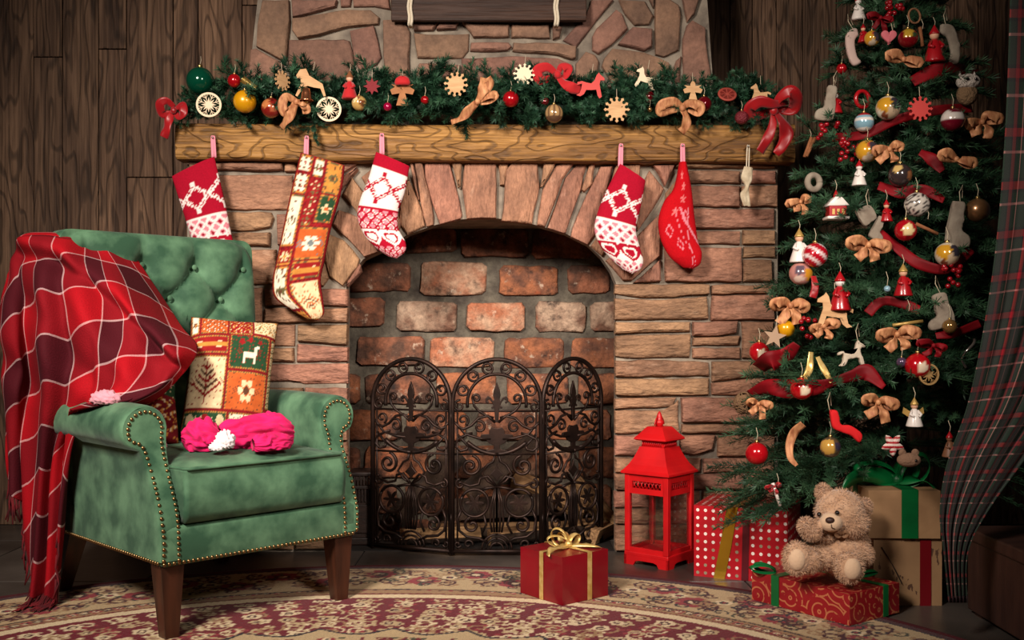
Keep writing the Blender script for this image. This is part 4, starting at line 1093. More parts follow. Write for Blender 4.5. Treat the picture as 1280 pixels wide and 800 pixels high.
def stocking(Lc, Rc, d, T, pat, hook, label, nu=44, nv=96, m_=knit_m, name='stocking', lm=loop_m, group='stockings hung from the mantel', lw=3.2):
    A_, B_ = cra(Lc, nv), cra(Rc, nv)
    V = []; C_ = []
    for s_ in (1, -1):
        for i in range(nu):
            t = i/(nu-1); u = .5-.5*math.cos(PI*t)
            for j in range(nv):
                q = A_[j]*(1-u)+B_[j]*u; v = j/(nv-1)
                endr = min(1, (1-v)*7)**.5 if v > .857 else 1
                h = T*(max(0, 1-abs(2*u-1)**2.2))**.5*endr*(.8+.5*math.sin(PI*v))
                h += .003*mnoise.noise(Vector((u*3+d, v*6, s_)))
                p = P(q[0], q[1], d); p.y -= s_*h
                V.append(p); C_.append(pat(u, v))
    g = grid_faces(nu, nv); n = nu*nv
    F = [f[::-1] for f in g]+[tuple(x+n for x in f) for f in g]
    hk = P(*hook[0], d); e = empty(name, P(*hook[0], d+.005), 0, label, 'stocking', group)
    o = mk('sock', V, F, m_, e, world=True, cols=np.array(C_))
    md = o.modifiers.new('weld', 'WELD'); md.merge_threshold = .0006
    v, f = ribbon_mesh([(hook[1][0]-1, hook[1][1]+3, d), (hook[0][0]-1, hook[0][1]+1, d+.004), (hook[0][0]+.5, hook[0][1]-.5, d+.006), (hook[0][0]+1.5, hook[0][1]+1, d+.004), (hook[1][0]+2, hook[1][1]+3, d+.004)], lw, 24)
    solid(mk('hanging_loop', v, f, lm, e, world=True), .0015, 0)
    nl = P(hook[0][0], hook[0][1], d); MB().tube([nl+Vector((0, -.004, 0)), nl+Vector((0, .04, 0))], .0018, 6).ball(nl+Vector((0, -.004, 0)), .0035, 8, 6).build('nail', nail_m, e, world=True)
    return e
DS = 3.372
stocking([(215,221),(228,262),(240,300),(247,320),(262,336)], [(268,196),(280,248),(291,300),(297,318),(286,338)], DS, .02, knit(0, 0), ((266,172),(267,194)), 'red knitted stocking with white pattern hanging above the armchair back')
stocking([(376,191),(365,235),(354,285),(346,325),(341,350),(344,372),(365,388),(386,400)], [(431,207),(427,238),(414,285),(406,325),(401,350),(404,375),(405,392),(398,400)], DS, .024, lambda u, v: sp_(u, v), ((383,172),(382,192)), 'long patchwork print stocking hanging on the mantel', m_=print_m)
stocking([(470,190),(460,225),(450,250),(447,272),(455,293),(470,310),(486,321)], [(512,208),(506,240),(498,264),(498,285),(507,303),(506,315),(496,323)], DS, .02, knit(0, 0, .11, True), ((477,169),(477,190)), 'small knitted stocking with red cuff and white diamond band')
stocking([(775,205),(758,238),(747,265),(743,287),(750,307),(764,324),(780,338)], [(807,226),(801,258),(795,287),(800,310),(804,326),(800,337),(790,342)], DS, .02, knit(0, 0), ((776,182),(775,205)), 'red knitted stocking with hearts on white, over the arch end')
stocking([(849,203),(842,235),(830,252),(823,275),(826,300),(838,322),(855,335)], [(858,203),(864,235),(868,270),(872,300),(877,316),(875,330),(866,336)], DS, .024, s5pat, ((853,182),(853,204)), 'plain bright red felt stocking with thin stitched lines')
stocking([(930,208),(926,222),(931,233),(925,243),(930,258)], [(941,210),(940,225),(936,235),(937,247),(938,258)], DS, .008, lambda u, v: srgb(206, 190, 162), ((935,183),(934,208)), 'tiny cream wool sock on a white string', nu=20, nv=40, m_=wool_m, lm=rope_m, lw=1.3)
# ---------------------------------------------------------------- evergreen twigs
needle_m = mat('needles', srgb(30, 62, 44), rough=.55, col2=srgb(52, 88, 60), nscale=18, ncon=(.4, .7), rndv=.3, spec=.35)
needle2_m = mat('tree_needles', srgb(32, 60, 40), rough=.5, col2=srgb(60, 92, 62), nscale=12, ncon=(.4, .7), rndv=.3, spec=.35)
def twig_mesh(name, mt, L=.14, nn=150, nl=.022, nw=.0017, sides=0, seed=1, droop=0.):
    r = random.Random(seed); V = []; F = []
    def strand(a, d, L, nn):
        d = d.normalized(); up = d.orthogonal().normalized(); sd = d.cross(up)
        n0 = len(V)
        for t in (0, 1):
            for k in range(3):
                an = k*2*PI/3; V.append(a+d*L*t+Vector((0, 0, -droop*L*t*t))+(up*math.cos(an)+sd*math.sin(an))*.0022*(1-.6*t))
        for k in range(3): F.append((n0+k, n0+(k+1) % 3, n0+3+(k+1) % 3, n0+3+k))
        for k in range(nn):
            t = (k+r.random())/nn; p = a+d*L*t+Vector((0, 0, -droop*L*t*t)); an = r.uniform(0, 2*PI)
            rad = up*math.cos(an)+sd*math.sin(an); dr = (rad*1.0+d*r.uniform(.45, 1.1)).normalized(); l = nl*r.uniform(.7, 1.15)*(1 if t < .9 else .75)
            wv = dr.cross(d).normalized()*nw*.5; n0 = len(V)
            V.extend([p-wv, p+wv, p+dr*l*.6+wv*.9, p+dr*l, p+dr*l*.6-wv*.9]); F.append((n0, n0+1, n0+2, n0+3, n0+4))
    strand(Vector((0, 0, 0)), Vector((1, 0, 0)), L, nn)
    for k in range(sides):
        t = .18+.68*(k/max(1, sides-1)); s_ = 1 if k % 2 else -1; l = L*(.62-.38*t)*r.uniform(.85, 1.1)
        strand(Vector((L*t, 0, -droop*L*t*t)), Vector((1, s_*r.uniform(.65, 1.1), r.uniform(-.25, .35))), l, int(nn*l/L*1.1))
    me = bpy.data.meshes.new(name); me.from_pydata([tuple(v) for v in V], [], F); me.materials.append(mt)
    return me
def inst(name, me, parent, loc, dirv, roll=0., scale=1.):
    o = bpy.data.objects.new(name, me); COL.objects.link(o); o.parent = parent
    q = Vector(dirv).to_track_quat('X', 'Z'); o.rotation_euler = (q @ Matrix.Rotation(roll, 3, 'X').to_quaternion()).to_euler()
    o.location = Vector(loc)-parent.location; o.scale = (scale,)*3
    return o
# ---------------------------------------------------------------- mantel garland
ga = empty('pine_garland', P(595, 153, 3.43), 0, 'long green pine garland lying along the mantel beam', 'garland')
ga.location.z = 1.446
gm = [twig_mesh('garland_sprig', needle_m, .105, 150, .023, .0023, 4, s) for s in (1, 2, 3, 4, 5)]
rg = random.Random(11)
gx0, gx1 = P(228, 0, 3.42).x, P(962, 0, 3.42).x
pts = []
for i in range(40):
    t = i/39; pts.append((gx0+(gx1-gx0)*t, 3.425+.008*math.sin(i), 1.488+.012*math.sin(i*1.3)))
MB().tube(pts, .012, 8).build('wire_core', mat('garland_wire', srgb(24, 40, 30), rough=.8), ga, world=True)
gtop = [(222,118),(250,108),(300,95),(330,88),(380,86),(420,100),(455,86),(500,92),(530,84),(560,98),(600,88),(640,84),(690,90),(730,100),(780,92),(800,84),(850,92),(900,108),(930,98),(955,96),(965,110)]
def gtopz(x):
    px = 640+x*FPX/3.42; y = np.interp(px, [a for a, b in gtop], [b for a, b in gtop]); return P(0, y, 3.42).z
for i in range(285):
    t = (i+rg.random())/285; x = gx0+(gx1-gx0)*t; H = gtopz(x)-1.446
    an = rg.uniform(-.35*PI, 1.0*PI)           # round the x axis: 0 = towards camera, pi/2 = up
    z0 = 1.446+H*rg.choice([.24, .36, .5])
    d = Vector((rg.uniform(-1.2, 1.2), -abs(math.cos(an))*rg.uniform(.2, .8), math.sin(an)*1.1))
    sc_ = min(1.15, max(.6, H/.15))*rg.uniform(.75, 1.05)
    if d.z < 0: d.z *= .25
    inst('sprig', rg.choice(gm), ga, (x-d.normalized().x*.03, 3.425+rg.uniform(-.02, .02), z0+rg.uniform(-.03, .03)), d, rg.uniform(0, 6), sc_)
for px, py in ((388, 152), (398, 158), (392, 165), (300, 150), (500, 148), (655, 148), (870, 152), (925, 152), (780, 150), (240, 150)):
    p = P(px, py-8, 3.37); inst('sprig', rg.choice(gm), ga, p, (rg.uniform(-.8, .8), -.25, -.6), rg.uniform(0, 6), .6)

# ---------------------------------------------------------------- ornament builders
def gloss(name, c, c2=None, rough=.12, metal=.35, **k): return mat(name, srgb(*c), rough=rough, metal=metal, col2=srgb(*c2) if c2 else None, nscale=14, coat=.6, **k)
GM = dict(green=gloss('glass_green', (6, 74, 52)), yellow=gloss('glass_yellow', (214, 150, 12), rough=.3, metal=.2), red=gloss('glass_red', (168, 10, 22), rough=.22), dred=gloss('glass_dark_red', (104, 8, 20)), mag=gloss('glass_magenta', (160, 10, 60)),
          gold=gloss('glass_gold', (190, 146, 84), (120, 84, 46), metal=.7), bronze=gloss('glass_bronze', (150, 108, 70), (70, 44, 30), rough=.3, metal=.7), white=gloss('glass_white', (220, 214, 206), metal=.1), silver=gloss('glass_silver', (200, 190, 180), (70, 60, 56), rough=.2, metal=.8),
          blue=gloss('glass_blue', (140, 176, 190), metal=.2), cred=gloss('glass_copper_red', (150, 40, 26), (80, 20, 16), metal=.5), plum=gloss('glass_plum', (86, 66, 92)))
paint_m = mat('painted_glass', attr=True, rough=.18, coat=.6, metal=.15)
capm = mat('cap_gold', srgb(200, 170, 110), rough=.3, metal=1); strm = mat('ornament_string', srgb(190, 176, 150), rough=.9)
woodo = mat('pale_plywood', srgb(206, 164, 118), rough=.7, col2=srgb(186, 142, 98), nscale=20, stretch=(1, 1, 6)); woodw = mat('whitewashed_plywood', srgb(228, 208, 176), rough=.7)
redw = mat('red_painted_wood', srgb(196, 58, 52), rough=.6); pinkf = mat('pink_felt', srgb(206, 108, 116), rough=.9); feltg = mat('grey_felt', srgb(150, 138, 122), rough=.95, col2=srgb(126, 112, 98), nscale=30, bump=.5, bscale=160, bdist=.002)
def string(e, p, L=.03, m_=None):
    MB().tube([p, p+Vector((.003, .002, L*.5)), p+Vector((0, .008, L))], .0009, 5).build('string', m_ or strm, e, world=True)
def bauble(px, py, rpx, d, m_, label, group=None, pat=None, band=None, sl=.03, name='bauble'):
    c = P(px, py, d); r = rpx*d/FPX; e = empty(name, c+Vector((0, 0, r*1.15)), 0, label, 'bauble', group)
    mb = MB().ball(c, r, 28, 20)
    if pat:
        cols = [pat((Vector(v)-c)/r) for v in mb.v]; b = mb.build('ball', paint_m, e, world=True, cols=np.array(cols))
    else: b = mb.build('ball', m_, e, world=True)
    MB().lathe([(r*.20, r*.96), (r*.20, r*1.16), (r*.12, r*1.2), (0, r*1.2)], 10, c).build('cap', capm, e, world=True)
    string(e, c+Vector((0, 0, r*1.18)), sl)
    return e
def blobs(base, specs, ring=None):
    """painted scene on a bauble: coloured patches at directions"""
    base = srgb(*base); sp = [(Vector(d).normalized(), math.cos(math.radians(a)), srgb(*c)) for d, a, c in specs]
    def f(n):
        n2 = (n+Vector((mnoise.noise(n*3), mnoise.noise(n*3+Vector((5, 0, 0))), mnoise.noise(n*3+Vector((0, 7, 0)))))*.25).normalized()
        for d, a, c in sp:
            if n2.dot(d) > a: return c
        if ring and abs(n.z-ring[0]) < ring[1]: return srgb(*ring[2])
        return base
    return f
def cutout(poly_fn, px, py, rpx, d, m_, label, cat='ornament', group=None, rot=0, tilt=0, th=.004, name='wooden_ornament', st=True, part='plate', hole=None):
    c = P(px, py, d); r = rpx*d/FPX; e = empty(name, c, 0, label, cat, group)
    e.rotation_euler = (0, math.radians(rot), math.radians(tilt))
    polys = poly_fn() if callable(poly_fn) else poly_fn
    if not isinstance(polys[0][0], (tuple, list)): polys = [polys]
    for q, pl_ in enumerate(polys):
        mb = MB().prism([(x*r, z*r) for x, z in pl_], -th/2, th/2); mk(part, mb.v, mb.f, m_, e, smooth=False)
    if st: mk('string', *(lambda t: (t.v, t.f))(MB().tube([(0, .002, r*.9), (0, .006, r*.9+.03)], .0009, 5)), strm, e)
    return e
def flake():
    out = []
    for k in range(12):
        a0 = k*30
        for da, r_ in ((-15, .62), (-7, .66), (-5, .80), (-9, .88), (-4, .93), (0, 1.0), (4, .93), (9, .88), (5, .80), (7, .66)):
            a = math.radians(a0+da); out.append((r_*math.cos(a), r_*math.sin(a)))
    return out
def horse(): return [(-.95,-.75),(-.80,-.92),(-.62,-.70),(-.48,-.30),(-.1,-.38),(.25,-.42),(.38,-.75),(.62,-.95),(.92,-.9),(.70,-.72),(.62,-.35),(.62,0),(.95,-.15),(.98,.05),(.66,.18),(.3,.12),(-.05,.1),(-.25,.35),(-.35,.75),(-.5,.98),(-.6,.85),(-.95,.62),(-.98,.45),(-.68,.42),(-.66,.1),(-.78,-.25)]
def leap(): return [(-1,.45),(-.82,.85),(-.45,.95),(-.2,.55),(.25,.35),(.7,.15),(1.0,-.55),(.88,-.62),(.6,-.15),(.2,-.15),(-.2,-.1),(-.45,-.25),(-.75,-.85),(-.88,-.8),(-.65,-.05),(-.7,.3),(-.9,.28)]
def angel(): return [(-.45,-1),(-.2,-.1),(-.75,-.2),(-.9,.15),(-.55,.35),(-.8,.55),(-.25,.48),(-.22,.7),(-.1,.9),(.1,.9),(.22,.7),(.25,.48),(.8,.55),(.55,.35),(.9,.15),(.75,-.2),(.2,-.1),(.45,-1)]
def heartp(): return [(16*math.sin(t)**3/16.5, (13*math.cos(t)-5*math.cos(2*t)-2*math.cos(3*t)-math.cos(4*t)+2.5)/16.5) for t in [2*PI*k/40 for k in range(40)]]
def starp(n=5, k=.48): return [((1 if i % 2 == 0 else k)*math.sin(i*PI/n), (1 if i % 2 == 0 else k)*math.cos(i*PI/n)) for i in range(2*n)]
def wheel(px, py, rpx, d, label, m_, n=8, group=None):
    """round openwork disc: rim, star hub and spokes"""
    c = P(px, py, d); r = rpx*d/FPX; e = empty('openwork_disc', c, 0, label, 'ornament', group)
    e.rotation_euler = (0, 0, math.radians(8))
    t = MB(); V = []; F = []
    for (ra, y) in ((1, -.002), (.83, -.002), (.83, .002), (1, .002)):
        for k in range(40): V.append((ra*r*math.cos(k*PI/20), y, ra*r*math.sin(k*PI/20)))
    for q in range(4):
        for k in range(40): F.append((q*40+k, q*40+(k+1) % 40, ((q+1) % 4)*40+(k+1) % 40, ((q+1) % 4)*40+k))
    mk('rim', V, F, m_, e, smooth=False)
    mb = MB().prism([(x*r*.62, z*r*.62) for x, z in starp(n, .38)], -.002, .002); mk('star', mb.v, mb.f, m_, e, smooth=False)
    for k in range(n):
        a = (k+.5)*2*PI/n; mb = MB().tube([(r*.2*math.sin(a), 0, r*.2*math.cos(a)), (r*.86*math.sin(a), 0, r*.86*math.cos(a))], .0016*r/.04, 5)
        mb.tube([(r*.86*math.sin(a-.28), 0, r*.86*math.cos(a-.28)), (r*.55*math.sin(a), 0, r*.55*math.cos(a)), (r*.86*math.sin(a+.28), 0, r*.86*math.cos(a+.28))], .0014*r/.04, 5)
        mk('spoke', mb.v, mb.f, m_, e)
    return e
# ---------------------------------------------------------------- ornaments on the garland
G = 'ornaments in the mantel garland'
bauble(250, 101, 17, 3.40, GM['green'], 'large glossy dark green glass bauble above the mantel end', G)
wheel(261, 131, 15.5, 3.335, 'pale openwork wooden star disc below the green bauble', woodw, group=G)
wheel(411, 136.5, 15.5, 3.335, 'pale openwork wooden star disc beside the hanging garland tip', woodw, group=G)
bauble(306, 127, 14.2, 3.34, GM['yellow'], 'satin golden yellow glass bauble in the mantel garland', G)
bauble(293, 101, 8.5, 3.34, GM['red'], 'small red bauble behind the yellow bauble', G)
c = P(311, 105, 3.32); cg = empty('gold_cracker', c, 0, 'short gold foil roll above the yellow bauble', 'ornament', G); cg.rotation_euler = (0, math.radians(35), math.radians(20))
mb = MB().tube([(-.024, 0, 0), (.024, 0, 0)], .0115, 14); mk('roll', mb.v, mb.f, mat('gold_foil', srgb(186, 152, 84), rough=.3, metal=.8), cg); autos(cg.children[0])
mb = MB().tube([(-.0265, 0, 0), (-.024, 0, 0)], .0125, 14).tube([(.024, 0, 0), (.0265, 0, 0)], .0125, 14); mk('end_band', mb.v, mb.f, capm, cg)
bauble(339, 135, 12.5, 3.34, GM['cred'], 'mottled copper red bauble beside the copper ribbon', G, pat=blobs((128, 30, 24), [((-.4, -.8, .3), 28, (196, 120, 70)), ((.3, -.9, -.2), 22, (176, 92, 60)), ((0, -.7, .7), 20, (90, 16, 16))]))
bow('gauze_bow', [('loop', [(371,127,3.33),(358,121,3.31),(353,131,3.31),(357,141,3.32),(368,133,3.33),(372,128,3.33)], [5,8,9,9,6,4], .4), ('tail', [(369,128,3.32),(364,142,3.30),(357,152,3.31),(352,160,3.33)], [6,9,9,6], .6), ('tail', [(371,127,3.32),(378,128,3.30),(385,126,3.32)], [5,8,8], .6), ('loop', [(371,127,3.33),(380,132,3.31),(384,138,3.32),(378,140,3.33)], [4,8,8,4], .4)], copper_rib, 'copper gauze bow beside the mottled red bauble', group=G, knot=(370, 127, 3.315, 4))
cutout(flake, 353, 101, 13, 3.33, woodo, 'natural wooden snowflake turned edgewise behind the copper ribbon', group=G, tilt=55)
cutout(leap, 389, 106, 20, 3.315, woodo, 'natural wooden leaping reindeer cutout', group=G, rot=8)
c = P(383, 119, 3.305); be = empty('copper_bell', c, 0, 'small copper bell under the wooden reindeer', 'bell', G)
bell = MB().lathe([(.004, .024), (.012, .020), (.015, .005), (.018, -.012), (.023, -.018), (.022, -.019), (.014, -.008), (.0, .016)], 18, c).build('bell', mat('copper', srgb(190, 120, 84), rough=.25, metal=.9), be, world=True)
MB().ball(c+Vector((0, 0, -.02)), .006, 8, 6).build('clapper', capm, be, world=True)
def doll(px, py, h, d, label, group, dress, headc, hat=None, name='doll_ornament', cat='ornament', wings=None):
    c = P(px, py, d); s_ = h*d/FPX; e = empty(name, c-Vector((0, 0, s_*.5)), 0, label, cat, group)
    MB().lathe([(.0, -.5*s_), (.30*s_, -.5*s_), (.30*s_, -.46*s_), (.22*s_, -.2*s_), (.13*s_, .08*s_), (.07*s_, .16*s_)], 16, c).build('dress', dress, e, world=True)
    MB().ball(c+Vector((0, 0, .26*s_)), .13*s_, 14, 10).build('head', headc, e, world=True)
    for q in (-1, 1): MB().tube([c+Vector((q*.1*s_, -.04*s_, .08*s_)), c+Vector((q*.2*s_, -.14*s_, -.06*s_)), c+Vector((q*.1*s_, -.24*s_, -.12*s_))], [.055*s_, .05*s_, .04*s_], 8).build('arm', dress, e, world=True)
    if hat: MB().lathe([(.15*s_, .29*s_), (.14*s_, .34*s_), (.07*s_, .46*s_), (.0, .58*s_)], 14, c).build('hat', hat, e, world=True)
    if wings:
        for q in (-1, 1): MB().prism([(c.x+q*.05*s_, c.z), (c.x+q*.36*s_, c.z+.2*s_), (c.x+q*.4*s_, c.z-.02*s_), (c.x+q*.2*s_, c.z-.15*s_)][::q], c.y+.1*s_, c.y+.13*s_).build('wing', wings, e, world=True, smooth=False)
    string(e, c+Vector((0, 0, .5*s_)), .03)
    return e
skin = mat('doll_skin', srgb(216, 164, 132), rough=.6)
doll(437, 107, 33, 3.33, 'red dressed angel doll in the mantel garland', G, felt_red, skin, mat('doll_hair', srgb(120, 70, 36), rough=.8))
bauble(449, 129, 9.5, 3.335, None, 'small gold bauble with painted spots below the red doll', G, pat=blobs((196, 158, 92), [((-.5, -.8, .3), 22, (236, 214, 160)), ((.5, -.8, -.2), 24, (120, 70, 40)), ((0, -.8, .6), 16, (150, 40, 30))]))
cutout(lambda: starp(8, .55), 465, 108, 11, 3.34, mat('dark_red_glitter', srgb(122, 14, 24), rough=.7, bump=.6, bscale=200, bdist=.003), 'dark red glitter star beside the red doll', group=G, name='star_ornament')
bauble(484.5, 133.5, 5.4, 3.34, GM['mag'], 'tiny magenta bauble below the gingerbread angel', G)
ga_ = cutout(angel, 503, 115, 17, 3.34, mat('gingerbread', srgb(168, 112, 70), rough=.8, col2=srgb(150, 96, 58), nscale=30), 'brown gingerbread angel with red cap in the garland', group=G, th=.006)
c = P(503, 101.5, 3.325); MB().lathe([(.024, -.012), (.026, -.004), (.022, .008), (.012, .016), (0, .018)], 18, c, sy=.5).build('cap', felt_red, ga_, world=True)
bauble(531, 125, 5.2, 3.34, GM['red'], 'tiny red bauble between gingerbread angel and wooden snowflake', G)
cutout(flake, 570, 105.5, 16, 3.335, woodo, 'natural wooden snowflake beside the tall copper ribbon', group=G, tilt=-12, rot=8)
bow('gauze_bow', [('tail', [(597,128,3.32),(604,112,3.30),(608,98,3.31)], [5,11,12], .5), ('tail', [(608,98,3.31),(612,104,3.30),(604,118,3.31),(598,126,3.32)], [10,9,8,5], .5), ('tail', [(596,128,3.32),(586,138,3.31),(576,148,3.33),(564,153,3.35)], [6,10,8,5], .7), ('loop', [(598,127,3.32),(610,120,3.30),(618,119,3.31),(612,126,3.32),(600,129,3.32)], [4,7,9,7,4], .4)], copper_rib, 'tall copper gauze ribbon twisted over the middle of the garland', group=G, knot=(597, 127, 3.31, 4))
bauble(638.5, 124, 10.2, 3.335, GM['red'], 'satin red bauble in the middle of the garland', G)
cutout(flake, 655, 93, 14, 3.35, woodw, 'pale wooden snowflake next to the red felt bow', group=G, rot=5)
bow('felt_bow', [('loop', [(697,93,3.37),(684,84,3.35),(672,88,3.35),(675,100,3.36),(688,98,3.37),(697,94,3.37)], [6,11,13,12,8,5], .4), ('loop', [(697,93,3.37),(702,83,3.35),(710,86,3.35),(706,96,3.36),(699,96,3.37)], [5,10,12,8,5], .4), ('tail', [(697,95,3.36),(705,104,3.34),(716,110,3.34),(728,112,3.36)], [6,12,14,12], .5)], felt_red, 'red felt bow above the dark red bauble on the garland', group=G, knot=(697, 93, 3.35, 5))
cutout(lambda: [(-x, z) for x, z in horse()[::-1]], 738, 106, 17, 3.34, redw, 'red painted wooden rocking horse in the garland', group=G, rot=8)
bauble(681, 127, 5.2, 3.345, GM['dred'], 'tiny dark red bauble above the bronze bauble', G)
bauble(692.5, 142, 11.5, 3.33, None, 'bronze bauble with dark stripes at the garland foot', G, pat=lambda n: srgb(176, 140, 96) if math.sin(math.atan2(n.y, n.x)*9) > .2 and n.z > -.4 else srgb(92, 66, 48))
cutout(flake, 771, 137, 16.5, 3.325, woodo, 'large natural wooden snowflake touching the mantel beam', group=G)
cutout(horse, 808, 98, 14, 3.35, woodw, 'pale carved wooden horse standing on the garland', group=G, rot=10)
bauble(810, 121, 8, 3.36, GM['dred'], 'dark plum red bauble under the pale wooden horse', G)
bauble(812, 137, 3.2, 3.34, GM['gold'], 'tiny gold bead below the plum red bauble', G)
cutout(angel, 866, 114, 13.5, 3.345, woodo, 'natural wooden angel cutout above the copper bow', group=G)
bow('gauze_bow', [('loop', [(853,134,3.33),(842,127,3.31),(828,131,3.31),(826,140,3.32),(838,138,3.33),(852,136,3.33)], [5,9,10,9,7,4], .4), ('loop', [(853,134,3.33),(862,129,3.31),(874,133,3.31),(872,141,3.32),(860,137,3.33)], [5,9,11,9,4], .4), ('tail', [(853,136,3.32),(858,147,3.31),(857,158,3.32),(851,165,3.34)], [6,9,9,8], .6)], copper_rib, 'copper gauze bow under the wooden angel', group=G, knot=(853, 135, 3.315, 4.5))
bauble(880, 130, 9.5, 3.35, GM['dred'], 'glossy dark red bauble beside the copper bow', G)
c = P(909, 118, 3.34); os_ = empty('dried_orange_slice', c, 0, 'dried red orange slice in the garland', 'fruit slice', G); os_.rotation_euler = (math.radians(-35), 0, 0)
t = MB().lathe([(.024, -.002), (.030, -.003), (.031, 0), (.030, .003), (.024, .002)], 28); t.xf(Matrix.Rotation(PI/2, 4, 'X')); mk('rind', t.v, t.f, mat('dried_rind', srgb(150, 60, 48), rough=.7), os_)
for k in range(8):
    a0, a1 = k*PI/4+.07, (k+1)*PI/4-.07; mb = MB().prism([(.004*math.cos((a0+a1)/2), .004*math.sin((a0+a1)/2)), (.024*math.cos(a0), .024*math.sin(a0)), (.0245*math.cos((a0+a1)/2), .0245*math.sin((a0+a1)/2)), (.024*math.cos(a1), .024*math.sin(a1))], -.002, .002)
    mk('segment', mb.v, mb.f, mat('dried_pulp', srgb(132, 40, 34), rough=.5), os_, smooth=False)
rgl = mat('red_glitter', srgb(120, 40, 48), rough=.35, metal=.3, bump=1., bscale=220, bdist=.006)
bauble(927, 147, 8.5, 3.335, rgl, 'rough dusty red glitter ball beside the satin bow', G)
cutout(horse, 951, 117, 13, 3.35, woodo, 'small natural wooden rocking horse behind the satin bow', group=G)
# ---------------------------------------------------------------- oval rug
RCX, RCY, RA, RB = -.33, 1.95, 1.55, 1.305
RC = {k: np.array(srgb(*v)[:3]) for k, v in dict(red=(112, 8, 28), dred=(72, 8, 20), beige=(196, 168, 126), cream=(228, 204, 164), tan=(164, 126, 88), navy=(44, 34, 40), green=(72, 70, 48), rose=(150, 44, 52)).items()}
RES = .003; X0r, X1r, Y0r, Y1r = RCX-RA, RCX+RA, 2.15, RCY+RB
cw, chh = int((X1r-X0r)/RES), int((Y1r-Y0r)/RES)
xs = X0r+(np.arange(cw)+.5)*RES; ys = Y0r+(np.arange(chh)+.5)*RES
XX, YY = np.meshgrid(xs, ys)
def edge_dist(X, Y):
    q = np.sqrt(((X-RCX)/RA)**2+((Y-RCY)/RB)**2); g = np.sqrt(((X-RCX)/RA**2)**2+((Y-RCY)/RB**2)**2)/np.maximum(q, 1e-6)
    return (1-q)/g
E = edge_dist(XX, YY); TH = np.arctan2((YY-RCY)/RB, (XX-RCX)/RA); Sarc = TH*1.42
canvas = np.zeros((chh, cw, 3)); canvas[:] = RC['red']
def paint(mask, c): canvas[mask] = RC[c]
rr = np.random.RandomState(5)
def stamp(x, y, r, c, lo=-1, hi=9):
    i, j = int((x-X0r)/RES), int((y-Y0r)/RES); k = max(1, int(math.ceil(r/RES)))
    i0, i1, j0, j1 = max(0, i-k), min(cw, i+k+1), max(0, j-k), min(chh, j+k+1)
    if i0 >= i1 or j0 >= j1: return
    m = ((XX[j0:j1, i0:i1]-x)**2+(YY[j0:j1, i0:i1]-y)**2 < r*r) & (E[j0:j1, i0:i1] > lo) & (E[j0:j1, i0:i1] < hi)
    canvas[j0:j1, i0:i1][m] = RC[c]
def flower(x, y, r, c1, c2, c3, lo, hi, n=6, ph=0):
    for k in range(n): stamp(x+r*.62*math.cos(ph+k*2*PI/n), y+r*.62*math.sin(ph+k*2*PI/n), r*.42, c1, lo, hi)
    stamp(x, y, r*.5, c2, lo, hi); stamp(x, y, r*.25, c3, lo, hi)
def swirl(x, y, r, a0, turns, c, wd, lo, hi, leaves=None):
    n = int(60*turns)
    for k in range(n):
        t = k/n; a = a0+turns*2*PI*t*(1 if r > 0 else -1); q = abs(r)*(1-.85*t)
        stamp(x+q*math.cos(a), y+q*math.sin(a), wd*(1-.3*t), c, lo, hi)
        if leaves and k % 14 == 5: stamp(x+(q+wd*2.2)*math.cos(a), y+(q+wd*2.2)*math.sin(a), wd*1.7, leaves, lo, hi)
def on_edge(th, e):                            # point at angle th, distance e inside the rim
    q = 1-e/1.42; return RCX+RA*q*math.cos(th), RCY+RB*q*math.sin(th)
# field
LO, HI = .415, .74
q = 0
for e in np.arange(LO+.035, HI+.06, .066):
    for th in np.arange(.04, PI, .052):
        q += 1; x, y = on_edge(th+(.026 if q % 2 else 0)+rr.uniform(-.006, .006), e+rr.uniform(-.01, .01))
        if rr.rand() < .62: swirl(x, y, rr.choice([-1, 1])*rr.uniform(.026, .040), rr.uniform(0, 6), rr.uniform(1.0, 1.4), rr.choice(['beige', 'cream', 'tan']), .0042, LO, HI, rr.choice(['beige', 'cream', 'rose']))
        else: flower(x, y, rr.uniform(.018, .028), rr.choice(['cream', 'beige']), 'dred', 'cream', LO, HI, 5, rr.uniform(0, 3))
# inner scalloped medallion ground
sc = (E > .70+.05*np.abs(np.sin(Sarc*PI/.36))); paint(sc, 'beige')
rim = (E > .688+.05*np.abs(np.sin(Sarc*PI/.36))) & ~sc; paint(rim, 'navy')
for _ in range(260):
    th = rr.uniform(.02, PI-.02); e = rr.uniform(.78, 1.25); x, y = on_edge(th, e)
    if rr.rand() < .5: swirl(x, y, rr.choice([-1, 1])*rr.uniform(.03, .07), rr.uniform(0, 6), 1.2, rr.choice(['red', 'rose', 'navy', 'tan']), .005, .77, 9, rr.choice(['red', 'green']))
    else: flower(x, y, rr.uniform(.02, .04), rr.choice(['red', 'rose', 'tan']), 'cream', 'navy', .77, 9, 6)
